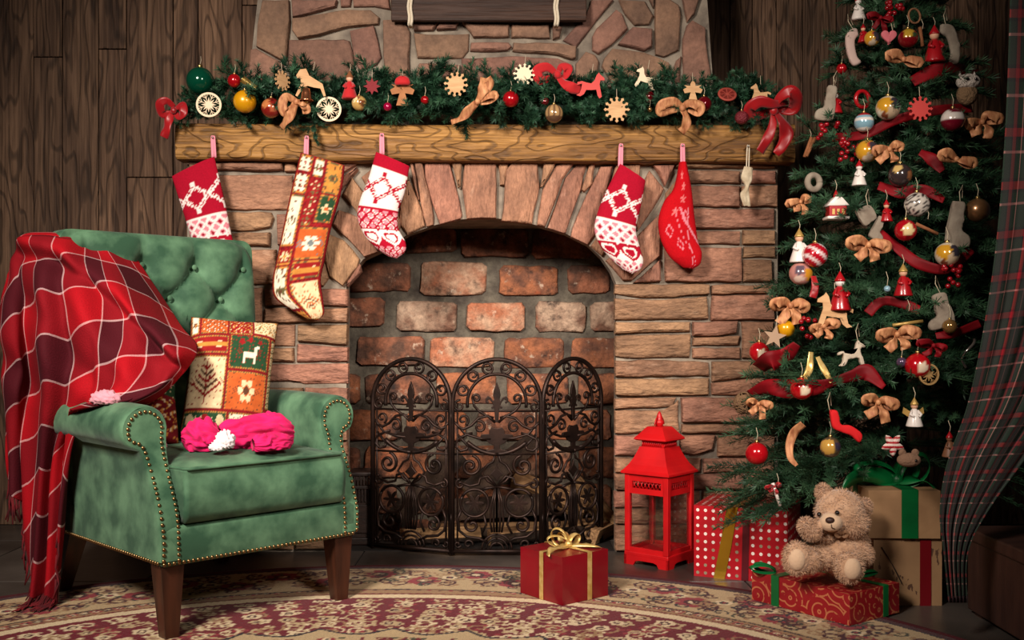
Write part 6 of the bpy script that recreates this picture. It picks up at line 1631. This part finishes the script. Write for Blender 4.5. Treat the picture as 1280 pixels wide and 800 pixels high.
def put(z, a, joined=False, short=1.0):
    R = TRr(z); L_ = R*rt.uniform(.86, 1.06)*short
    key = min(tw, key=lambda k: abs(k-L_)); s_ = L_/key
    if joined: s_ *= .72
    d = Vector((math.cos(a), math.sin(a), rt.uniform(-.12, .22)+.12*(z > 1.4)))
    me = rt.choice(tw[key]); roll = rt.uniform(-.5, .5)
    if not joined: inst('branch', me, tree, (TX+.01*math.cos(a), TD+.01*math.sin(a), z+.02), d, roll, s_)
    else:
        q = d.to_track_quat('X', 'Z') @ Matrix.Rotation(roll, 3, 'X').to_quaternion()
        inner.append((me, Matrix.Translation((TX, TD, z)) @ q.to_matrix().to_4x4() @ Matrix.Scale(s_, 4)))
z = .33
while z < 2.30:
    R = TRr(z); n = max(4, int(4+R*20))
    for k in range(n):
        a = (k+rt.random())/n*2*PI; y = math.sin(a)
        if y > .45 and rt.random() < .75: continue
        if y > .25 and math.cos(a) < -.1 and z < 1.5: continue
        sh = 1.0
        if z < .60 and math.sin(a) < -.2 and math.cos(a) > -.62: continue
        if z < .56 and math.sin(a) < 0 and -.86 < math.cos(a) <= -.62: sh = .7
        if nb < 292: put(z+rt.uniform(-.02, .02), a, short=sh); nb += 1
    z += .060 if z > .6 else .050
z = .34
while z < 2.3:
    for k in range(5):
        if z > .56: put(z+rt.uniform(-.03, .03), rt.uniform(PI*1.0, PI*2.0), True)
    z += .06
VV = []; FF = []; off = 0
for me, M_ in inner:
    v = np.empty(len(me.vertices)*3); me.vertices.foreach_get('co', v); v = v.reshape(-1, 3); A = np.array(M_); v = v @ A[:3, :3].T+A[:3, 3]
    VV.append(v); FF += [tuple(i+off for i in p.vertices) for p in me.polygons]; off += len(v)
mk('inner_foliage', np.concatenate(VV), FF, needle2_m, tree, world=True, smooth=False, kind='stuff')
def td(px, py, out=.025):
    d = TD-.3
    for _ in range(8):
        p = P(px, py, d); R = TRr(p.z)*.97; dx = p.x-TX
        d = TD-(math.sqrt(R*R-dx*dx) if abs(dx) < R else 0)-out
    return d
T = 'ornaments on the Christmas tree'
def tball(px, py, r, m_, label, pat=None, out=.03): return bauble(px, py, r, td(px, py, out), m_, label, T, pat=pat, sl=.035)
YD = lambda s: blobs((214, 200, 176), [((-.6, -.7, .3), 40, (206, 150, 40)), ((.4, -.8, .3), 32, (52, 48, 58)), ((.2, -.8, -.5), 34, (196, 170, 140)), ((-.3, -.6, -.7), 26, (120, 60, 40))]) if s == 0 else blobs((206, 150, 40), [((.5, -.8, .1), 42, (60, 54, 62)), ((-.2, -.6, -.8), 30, (206, 186, 160)), ((.0, -.9, .5), 18, (170, 70, 46))])
RW = lambda: blobs((178, 12, 24), [((.1, -.95, -.15), 24, (236, 214, 186)), ((.15, -.9, .2), 12, (190, 60, 50)), ((-.05, -.9, -.45), 14, (196, 40, 40)), ((.35, -.85, -.2), 10, (60, 40, 36))])
tball(1090, 48, 9.5, None, 'gold painted bauble beside the pink felt heart', YD(1)); tball(1135, 48, 12, None, 'dark red bauble with gold fleck beside the pink heart', blobs((120, 14, 22), [((-.2, -.8, .5), 34, (190, 150, 50)), ((.4, -.8, .2), 22, (60, 80, 50))]))
tball(1052, 86, 6.5, GM['red'], 'tiny shiny red bauble above the grey boot ornament'); tball(1080, 153, 12, None, 'bauble striped pale blue, white and red', lambda n: srgb(170, 30, 36) if n.z > .62 else (srgb(226, 218, 210) if abs(n.z-.2) < .12 or n.z < -.6 else srgb(130, 170, 186)))
tball(1110, 135, 15, None, 'large yellow and slate painted bauble beside the red snowflake', YD(0)); tball(1191, 150, 14.5, None, 'white bauble with maroon scarf band below the owl', lambda n: srgb(110, 14, 34) if n.z < -.12 or (n.z > .5 and abs(n.x) < .5) else srgb(226, 216, 206))
tball(1084, 189, 14, None, 'yellow and grey painted bauble beside the copper bow with ring', YD(1)); tball(1125, 219, 14.5, None, 'dark bauble with a gold crescent moon', blobs((54, 44, 44), [((-.5, -.7, .5), 22, (212, 176, 110)), ((.7, -.6, -.1), 28, (150, 96, 60))]))
tball(1146, 256, 15.5, None, 'silver bauble with raised black filigree', lambda n: srgb(206, 196, 184) if math.sin(n.x*16)*math.sin(n.z*16+n.x*5) > -.1 else srgb(40, 32, 34)); tball(1132, 288, 13.5, None, 'red bauble with cream medallion beside the felt mittens', blobs((170, 12, 26), [((-.05, -.98, .0), 33, (232, 206, 150)), ((0, -.9, -.8), 14, (120, 8, 18))]))
tball(1222, 263, 15, GM['bronze'], 'brown and gold marbled bauble next to the curtain'); tball(1184, 318, 15, None, 'yellow and slate bauble below the tall felt boot', YD(0)); tball(1019, 319, 15.5, None, 'red and pearl white swirled bauble', lambda n: srgb(234, 214, 212) if math.sin(n.x*5+n.z*7) > .55 else srgb(176, 14, 34))
tball(1001, 342, 14.5, None, 'pink and orange painted bauble under the red swirled one', blobs((190, 130, 120), [((.6, -.7, -.1), 36, (206, 140, 40)), ((-.3, -.9, .3), 26, (96, 80, 92)), ((-.4, -.7, -.5), 24, (214, 186, 170))])); tball(1109, 361, 4.2, GM['blue'], 'tiny pale blue bauble beside the nutcracker')
tball(949, 440, 12.5, None, 'red bauble with white face picture at the tree edge by the pier', RW()); tball(982, 411, 11, GM['yellow'], 'golden yellow bauble beside the wooden star'); tball(1147, 457, 15.5, None, 'red bauble with Santa portrait before the openwork disc', RW())
tball(1127, 453, 6.5, GM['plum'], 'small plum purple bauble beside the Santa bauble'); tball(1002, 486, 14, None, 'red bauble with white face resting on the sheer red ribbon', RW()); tball(1038, 559, 13, None, 'half gold half dark bauble beside the red felt shoe', blobs((84, 70, 52), [((-.6, -.8, .2), 48, (196, 150, 70)), ((.5, -.8, .2), 26, (50, 46, 66))]))
tball(946, 567, 14, None, 'red bauble with white dotted side above the polka dot gift', lambda n: srgb(236, 220, 210) if n.x < -.3 and math.sin(n.z*18)*math.sin(math.atan2(n.x, -n.y)*14) > .2 else srgb(178, 12, 24)); tball(1187, 408, 9, GM['gold'], 'small gold bell bauble below the grey felt boot')
# felt boots, hearts, flat wooden shapes
def bootp(): return [(-.30,1),(.34,1),(.36,.45),(.38,.0),(.42,-.25),(.80,-.45),(.92,-.75),(.78,-1),(.2,-1),(-.2,-.95),(-.42,-.8),(-.40,-.3),(-.34,.3)]
def skate(): return [(-.35,.95),(.0,1),(.3,.85),(.5,.4),(.6,-.1),(.62,-.6),(.5,-1),(.05,-.95),(.15,-.6),(.1,-.1),(-.05,.35),(-.35,.55)]
def felt(poly, px, py, r, label, m_=None, rot=0, flip=False, name='felt_boot', cat='ornament', th=.016, sx=1, tilt=0):
    c = P(px, py, td(px, py)); s_ = r*c.y/FPX; e = empty(name, c, 0, label, cat, T); e.rotation_euler = (0, math.radians(rot), math.radians(tilt))
    pl_ = [((-x if flip else x)*s_*sx, z*s_) for x, z in poly()]; pl_ = pl_[::-1] if flip else pl_
    pl_ = [tuple(q) for q in cr([np.array(q) for q in pl_+[pl_[0]]], 48)[:-1]]
    mb = MB().prism(pl_, -th/2, th/2, min(th*.4, s_*.12)); mk('felt_body', mb.v, mb.f, m_ or feltg, e)
    autos(e.children[0], 60); top = max(pl_, key=lambda q: q[1])
    mb = MB().tube([(top[0], 0, top[1]-.002), (top[0]-.004, .004, top[1]+.025), (top[0]+.003, .006, top[1]+.045), (top[0]+.005, .003, top[1]+.01)], .0012, 5); mk('string', mb.v, mb.f, strm, e)
    return e
felt(bootp, 1194, 280, 28, 'tall grey felt boot hanging beside the brown marbled bauble', rot=8, sx=.85); felt(bootp, 1179, 388, 21, 'short grey felt boot with wide foot above the gold bell', flip=True, rot=-15, sx=1.2)
felt(bootp, 1037, 130, 22, 'grey felt boot with small red figure beside the tree edge', flip=True, rot=10, sx=.8); felt(bootp, 1096, 285, 15, 'small pale grey felt mitten boot below the grey felt square', rot=25, sx=.9)
felt(skate, 1184, 55, 25, 'grey felt curved boot hanging near the tree top'); felt(skate, 1070, 58, 22, 'pale pinkish felt curved boot near the tree top', mat('pale_felt', srgb(186, 160, 150), rough=.95), flip=True, rot=-20)
felt(lambda: [(-.9, .5), (.3, .95), (.95, -.1), (.4, -.6), (-.1, -.9), (-.6, -.2)], 1082, 270, 14, 'grey felt square tag under the copper bow', name='felt_tag'); felt(heartp, 1111, 47, 10, 'pink felt heart near the tree top', pinkf, name='felt_heart', th=.01)
felt(horse, 1064, 442, 17, 'small white felt lamb below the wooden horse', mat('white_felt', srgb(196, 180, 160), rough=.95, bump=.6, bscale=120, bdist=.004), flip=True, name='felt_lamb', th=.018)
felt(lambda: [(-.95, .95), (-.5, .85), (-.3, .1), (.3, .0), (.95, -.5), (.8, -1), (.3, -.6), (-.35, -.35), (-.8, -.05)], 1057, 532, 21, 'bright red felt shoe above the half gold bauble', mat('bright_red_felt', srgb(206, 16, 22), rough=.8), name='felt_shoe')
cutout(flake, 1150, 136, 16, td(1150, 136, .04), redw, 'red wooden snowflake on the upper tree', group=T, name='snowflake_ornament'); cutout(horse, 1044, 388, 23, td(1044, 388, .035), woodo, 'natural wooden rocking horse behind the Santa bell', group=T)
cutout(lambda: starp(5, .42), 968, 421, 15, td(968, 421, .03), mat('grey_wood', srgb(160, 132, 108), rough=.8), 'rough wooden star above the red face bauble', group=T, rot=10, name='star_ornament', th=.008)
wheel(1161, 468, 13.5, td(1161, 468, .03), 'golden openwork disc behind the Santa bauble', mat('gold_wood', srgb(176, 140, 90), rough=.5, metal=.3), 6, T)
c = P(1116, 556, td(1116, 556)); e = empty('striped_star', c, 0, 'red and white striped fabric star above the kraft gift', 'ornament', T); s_ = 15*c.y/FPX
bm = bmesh.new(); n = 40; V = []; C_ = []
for side in (1, -1):
    for i in range(11):
        for k in range(n*2):
            a = 2*PI*k/(2*n); w_ = .5+.5*abs(((a*5/(2*PI)+.25) % 1)*2-1); q = i/10
            x, z = s_*q*w_*math.cos(a), s_*q*w_*math.sin(a); V.append((x, -side*.010*(1-q*q)**.5, z)); C_.append(srgb(170, 24, 36) if int((z/s_+2)*5.2) % 2 else srgb(226, 206, 196))
F = []
for sd in range(2):
    o_ = sd*11*2*n
    for i in range(10):
        for k in range(2*n): f = (o_+i*2*n+k, o_+i*2*n+(k+1) % (2*n), o_+(i+1)*2*n+(k+1) % (2*n), o_+(i+1)*2*n+k); F.append(f if sd else f[::-1])
mk('star', V, F, print_m, e, cols=np.array(C_)); bm.free()
# figures
wht = mat('white_ceramic', srgb(222, 212, 204), rough=.35, coat=.3); redc = mat('red_ceramic', srgb(160, 14, 24), rough=.3, coat=.4); goldc = mat('gold_ceramic', srgb(186, 150, 84), rough=.35, metal=.4); brn = mat('brown_ceramic', srgb(120, 80, 56), rough=.5)
def fig(px, py, h, label, dress, head, hat, wings=None): return doll(px, py, h, td(px, py, .03), label, T, dress, head, hat, name='figurine', wings=wings)
fig(1073, 10, 30, 'white snowman figurine with red scarf at the top of the frame', wht, wht, redc); fig(1079, 42, 22, 'tiny red elf figurine beside the gold painted bauble', redc, skin, redc)
fig(1168, 56, 44, 'slim red and white Santa figurine beside the curved felt boot', redc, skin, redc); fig(1044, 127, 30, 'small red figurine on the grey felt boot', redc, wht, redc)
fig(1074, 217, 30, 'white snowman figurine with red cap below the berries', wht, wht, redc); fig(1108, 264, 26, 'small red gnome figurine beside the felt tag', redc, skin, redc)
fig(999, 308, 40, 'white Santa figurine with gold cap at the tree edge', wht, skin, goldc); fig(1050, 365, 46, 'red and white Santa bell figurine before the wooden horse', redc, wht, redc)
fig(1129, 351, 38, 'red nutcracker figurine above the copper bow', redc, skin, goldc); fig(1143, 516, 34, 'white and gold nativity figurine right of the copper bow', wht, skin, goldc, goldc); fig(1187, 556, 30, 'gingerbread figurine half behind the tartan curtain', brn, brn, redc)
c = P(1209, 110, td(1209, 110)); e = empty('owl_ornament', c, 0, 'fluffy white and brown owl ornament on the upper tree', 'ornament', T); s_ = c.y/FPX
MB().ball(c+Vector((0, 0, -8*s_)), 1, 16, 12, 13*s_, 11*s_, 14*s_).build('body', mat('owl_brown', srgb(128, 100, 72), rough=.95, bump=1., bscale=120, bdist=.01), e, world=True); MB().ball(c+Vector((0, -3*s_, 7*s_)), 1, 16, 12, 15*s_, 11*s_, 10*s_).build('head', mat('owl_white', srgb(196, 184, 172), rough=.95, bump=1., bscale=120, bdist=.01), e, world=True)
for q in (-1, 1): MB().ball(c+Vector((q*5*s_, -13*s_, 8*s_)), 2.2*s_, 8, 6).build('eye', eye, e, world=True); MB().lathe([(3*s_, 14*s_), (0, 21*s_)], 8, c+Vector((q*9*s_, 0, 0))).build('ear', MATS['owl_white'], e, world=True)
c = P(1136, 575, td(1136, 575)); s_ = c.y/FPX; e = empty('mouse_ornament', c, 0, 'small brown mouse ornament under the striped star', 'ornament', T)
MB().ball(c, 1, 16, 12, 15*s_, 9*s_, 9*s_).build('body', mat('mouse_fur', srgb(122, 92, 72), rough=.95, bump=.8, bscale=120, bdist=.006), e, world=True); MB().ball(c+Vector((6*s_, -7*s_, 0)), 2.3*s_, 8, 6).build('nose', eye, e, world=True)
for q in (-1, 1): MB().ball(c+Vector((q*8*s_, 0, 9*s_)), 1, 10, 8, 5*s_, 2*s_, 5*s_).build('ear', MATS['mouse_fur'], e, world=True)
# little house
c = P(1045, 259, td(1045, 259)); s_ = c.y/FPX; e = empty('house_ornament', c-Vector((0, 0, 16*s_)), 0, 'little red and white glass house ornament', 'ornament', T)
MB().box(c.x-11*s_, c.x+11*s_, c.y-9*s_, c.y+9*s_, c.z-12*s_, c.z+2*s_, 1*s_).build('walls', redc, e, world=True, smooth=False)
MB().prism([(c.x-14*s_, c.z+1*s_), (c.x+14*s_, c.z+1*s_), (c.x+4*s_, c.z+12*s_), (c.x-4*s_, c.z+12*s_)], c.y-11*s_, c.y+11*s_, 1.2*s_).build('roof', wht, e, world=True); MB().box(c.x-14*s_, c.x+14*s_, c.y-12*s_, c.y+11*s_, c.z-16*s_, c.z-12*s_, 1.5*s_).build('snowy_base', wht, e, world=True)
MB().lathe([(4*s_, 12*s_), (3*s_, 16*s_), (0, 22*s_)], 10, c).build('steeple', redc, e, world=True)
for q in (-6, 0, 6): MB().box(c.x+q*s_-1.6*s_, c.x+q*s_+1.6*s_, c.y-9.6*s_, c.y-8.8*s_, c.z-10*s_, c.z-3*s_).build('window', goldc, e, world=True, smooth=False)
string(e, c+Vector((0, 0, 21*s_)))
# rings, sticks, twig ball, berries, silver swirl
def ringo(px, py, r, tr, m_, label, name, cat='ornament', rx=75):
    c = P(px, py, td(px, py)); s_ = c.y/FPX; mb = MB().tube([(r*s_*math.cos(a), 0, r*s_*math.sin(a)) for a in [2*PI*k/24 for k in range(25)]], tr*s_, 8)
    mb.xf(Matrix.Translation(c) @ Matrix.Rotation(math.radians(20), 4, 'Z')); o = mb.build(name, m_); tag(o, label, cat, T); return o
peel = mat('dried_peel', srgb(140, 96, 66), rough=.8); berry = mat('red_berry', srgb(140, 10, 22), rough=.25, coat=.4); cinn = mat('cinnamon', srgb(136, 84, 50), rough=.8, bump=.4, bscale=60)
ringo(1143, 20, 9, 1.3, peel, 'thin dried peel ring near the tree top', 'peel_ring'); ringo(1078, 124, 10, 2.6, redc, 'dark red ring ornament above the striped bauble', 'red_ring'); ringo(1017, 228, 9, 4, feltg, 'thick grey wool ring at the tree edge', 'wool_ring')
def sticks(px, py, l, n, ang, label, m_=None):
    c = P(px, py, td(px, py)); s_ = c.y/FPX; e = empty('cinnamon_sticks', c, 0, label, 'ornament', T)
    for k in range(n):
        a = math.radians(ang+k*5); dv = Vector((math.sin(a), 0, math.cos(a)))*l*s_*.5; o_ = Vector(((k-n/2)*3*s_, -(k % 2)*2*s_, 0)); MB().tube([c+o_-dv, c+o_+dv], 2.2*s_, 8).build('stick', m_ or cinn, e, world=True)
    string(e, c+Vector((0, 0, l*.4*s_)))
sticks(1153, 46, 24, 1, -8, 'single cinnamon stick near the dried peel ring'); sticks(1013, 184, 26, 2, 20, 'pair of cinnamon sticks at the upper tree edge'); sticks(1160, 286, 30, 1, -65, 'slanting cinnamon stick beside the red medallion bauble'); sticks(1136, 404, 38, 1, 82, 'level gilded twig above the copper bow', goldc); sticks(972, 618, 30, 1, -18, 'thin white candy stick above the polka dot gift', wht)
c = P(931, 504, td(931, 504)); s_ = c.y/FPX; rb = random.Random(4); mb = MB()
for k in range(26):
    ax = Vector((rb.gauss(0, 1), rb.gauss(0, 1), rb.gauss(0, 1))).normalized(); u_ = ax.orthogonal().normalized(); v_ = ax.cross(u_); mb.tube([c+(u_*math.cos(a)+v_*math.sin(a))*14*s_*rb.uniform(.93, 1) for a in [2*PI*i/16 for i in range(17)]], .9*s_, 5)
tag(mb.build('twig_ball', mat('twig_brown', srgb(112, 84, 58), rough=.9)), 'ball of woven brown twigs at the tree edge by the stone pier', 'ornament', T)
def berries(px, py, n, label):
    c = P(px, py, td(px, py)); s_ = c.y/FPX; e = empty('berry_sprig', c, 0, label, 'berries', T); rb = random.Random(px)
    for k in range(n): MB().ball(c+Vector((rb.uniform(-12, 12), rb.uniform(-5, 5), rb.uniform(-14, 14)))*s_, 3.2*s_, 10, 7).build('berry', berry, e, world=True)
berries(1121, 14, 12, 'dark red berry sprig at the tree top'); berries(1036, 165, 12, 'dark red berry sprig below the grey felt boot'); berries(1062, 188, 16, 'thick dark red berry sprig beside the yellow grey bauble'); berries(1190, 345, 16, 'dark red berry sprig above the short felt boot'); berries(1012, 412, 10, 'dark red berry sprig between the copper bows')
c = P(1209, 442, td(1209, 442)); s_ = c.y/FPX; tag(MB().tube([c+Vector((9*math.cos(t*5)*(1-t*.5), -6*math.sin(t*5), 18-36*t))*s_ for t in [k/40 for k in range(41)]], 1.8*s_, 6).build('silver_spiral', GM['silver']), 'silver glass spiral next to the tartan curtain', 'ornament', T)
# bows and sheer red ribbon
sheer = mat('sheer_red_ribbon', srgb(132, 8, 20), rough=.6, col2=srgb(92, 4, 12), nscale=12, spec=.25)
def tbow(px, py, s_, label, m_=copper_rib, lean=0., tails=True):
    rb = random.Random(px*7+py); d = td(px, py, .04); J = lambda a: a*s_*rb.uniform(.7, 1.2)*.9; lean = lean+rb.uniform(-4, 4)*s_
    pa = [('loop', [(px, py, d), (px-J(9), py-J(4)+lean, d-.02), (px-J(19), py-J(1)+lean, d-.022), (px-J(12), py+J(3)+lean, d-.004), (px, py+1, d)], [4*s_, 8*s_, 10*s_, 8*s_, 4*s_], .4),
          ('loop', [(px, py, d), (px+J(9), py-J(4)-lean, d-.02), (px+J(18), py-lean, d-.022), (px+J(11), py+J(3)-lean, d-.004), (px, py+1, d)], [4*s_, 8*s_, 10*s_, 8*s_, 4*s_], .4)]
    if tails: pa += [('tail', [(px, py, d), (px-J(5), py+J(10), d-.015), (px-J(14), py+J(18), d-.01)], [5*s_, 8*s_, 8*s_], .6), ('tail', [(px, py, d), (px+J(7), py+J(11), d-.015), (px+J(8), py+J(24), d-.01)], [5*s_, 8*s_, 8*s_], .6)]
    return bow('gauze_bow', pa, m_, label, group=T, knot=(px, py, d-.01, 3.4*s_))
tbow(1130, 74, 1.05, 'copper gauze bow spread wide near the tree top', tails=False); tbow(1228, 152, 1.1, 'copper gauze bow at the curtain side of the tree'); tbow(1112, 186, 1.0, 'copper gauze bow beside the yellow grey bauble'); tbow(1196, 199, 1.1, 'copper gauze bow above the tall felt boot', tails=False)
tbow(1086, 306, 1.2, 'copper gauze bow below the felt mittens'); tbow(988, 382, 1.2, 'copper gauze bow above the golden yellow bauble'); tbow(1030, 408, .9, 'copper gauze bow under the wooden rocking horse'); tbow(1122, 418, 1.2, 'copper gauze bow with long drop above the Santa bauble'); tbow(1098, 503, 1.15, 'copper gauze bow beside the nativity figurine'); tbow(948, 505, .8, 'copper gauze bow tied to the twig ball'); tbow(1001, 252, .8, 'copper gauze bow at the tree edge by the little house', lean=3)
tbow(1167, 432, .9, 'dark red ribbon bow below the gold bell', sheer); tbow(968, 608, .55, 'tiny red bow above the polka dot gift', satin); tbow(1101, 22, .8, 'red ribbon bow at the tree top', sheer)
def trib(pts, w, label, m_=sheer, out=.012):
    v, f = ribbon_mesh([(x, y, td(x, y, out)) for x, y in pts], w, 60, .35, 1., 0.); o = mk('tree_ribbon', v, f, m_); solid(o, .001, 0); tag(o, label, 'ribbon', T); return o
trib([(1140,102),(1165,90),(1190,86),(1225,92)], [14,18,16,12], 'sheer red ribbon draped under the wide copper bow'); trib([(1040,172),(1080,168),(1120,150),(1170,138),(1215,135)], 12, 'sheer red ribbon behind the red wooden snowflake', out=.0); trib([(1098,232),(1125,240),(1155,238),(1180,250)], [12,16,14,10], 'sheer red ribbon above the silver filigree bauble')
trib([(1100,290),(1125,312),(1150,330),(1185,336),(1215,312)], [10,14,14,12,10], 'sheer red ribbon looping under the red medallion bauble', out=.01); trib([(1150,190),(1166,200),(1178,214)], [10,16,10], 'short red ribbon beside the dark moon bauble'); trib([(936,492),(960,484),(985,486),(1020,484),(1040,478),(1066,470),(1084,466),(1105,484)], [8,20,24,20,12,16,22,8], 'wide sheer red ribbon sweeping across the lower tree')
trib([(1085,392),(1096,380),(1108,376),(1130,380),(1150,388)], 12, 'sheer red ribbon behind the nutcracker', out=.0); trib([(948,460),(962,452),(980,446),(996,430)], [18,26,24,10], 'sheer red ribbon beside the red face bauble', out=.02); trib([(1017,345),(1019,358),(1016,372)], [8,9,10], 'short red satin tail under the swirled bauble', satin)
trib([(1014,440),(1012,460),(1006,474)], [7,9,8], 'gold ribbon strip hanging above the sheer red sweep', goldr); trib([(1022,446),(1030,462),(1040,478)], [6,8,6], 'gold ribbon strip slanting above the sheer red sweep', goldr); trib([(1004,530),(993,540),(987,556),(988,572),(996,582)], [11,12,10,8,5], 'long copper gauze strip curling down the lower tree', copper_rib); trib([(1170,420),(1195,416),(1225,404)], [8,12,10], 'sheer red ribbon running behind the tartan curtain')
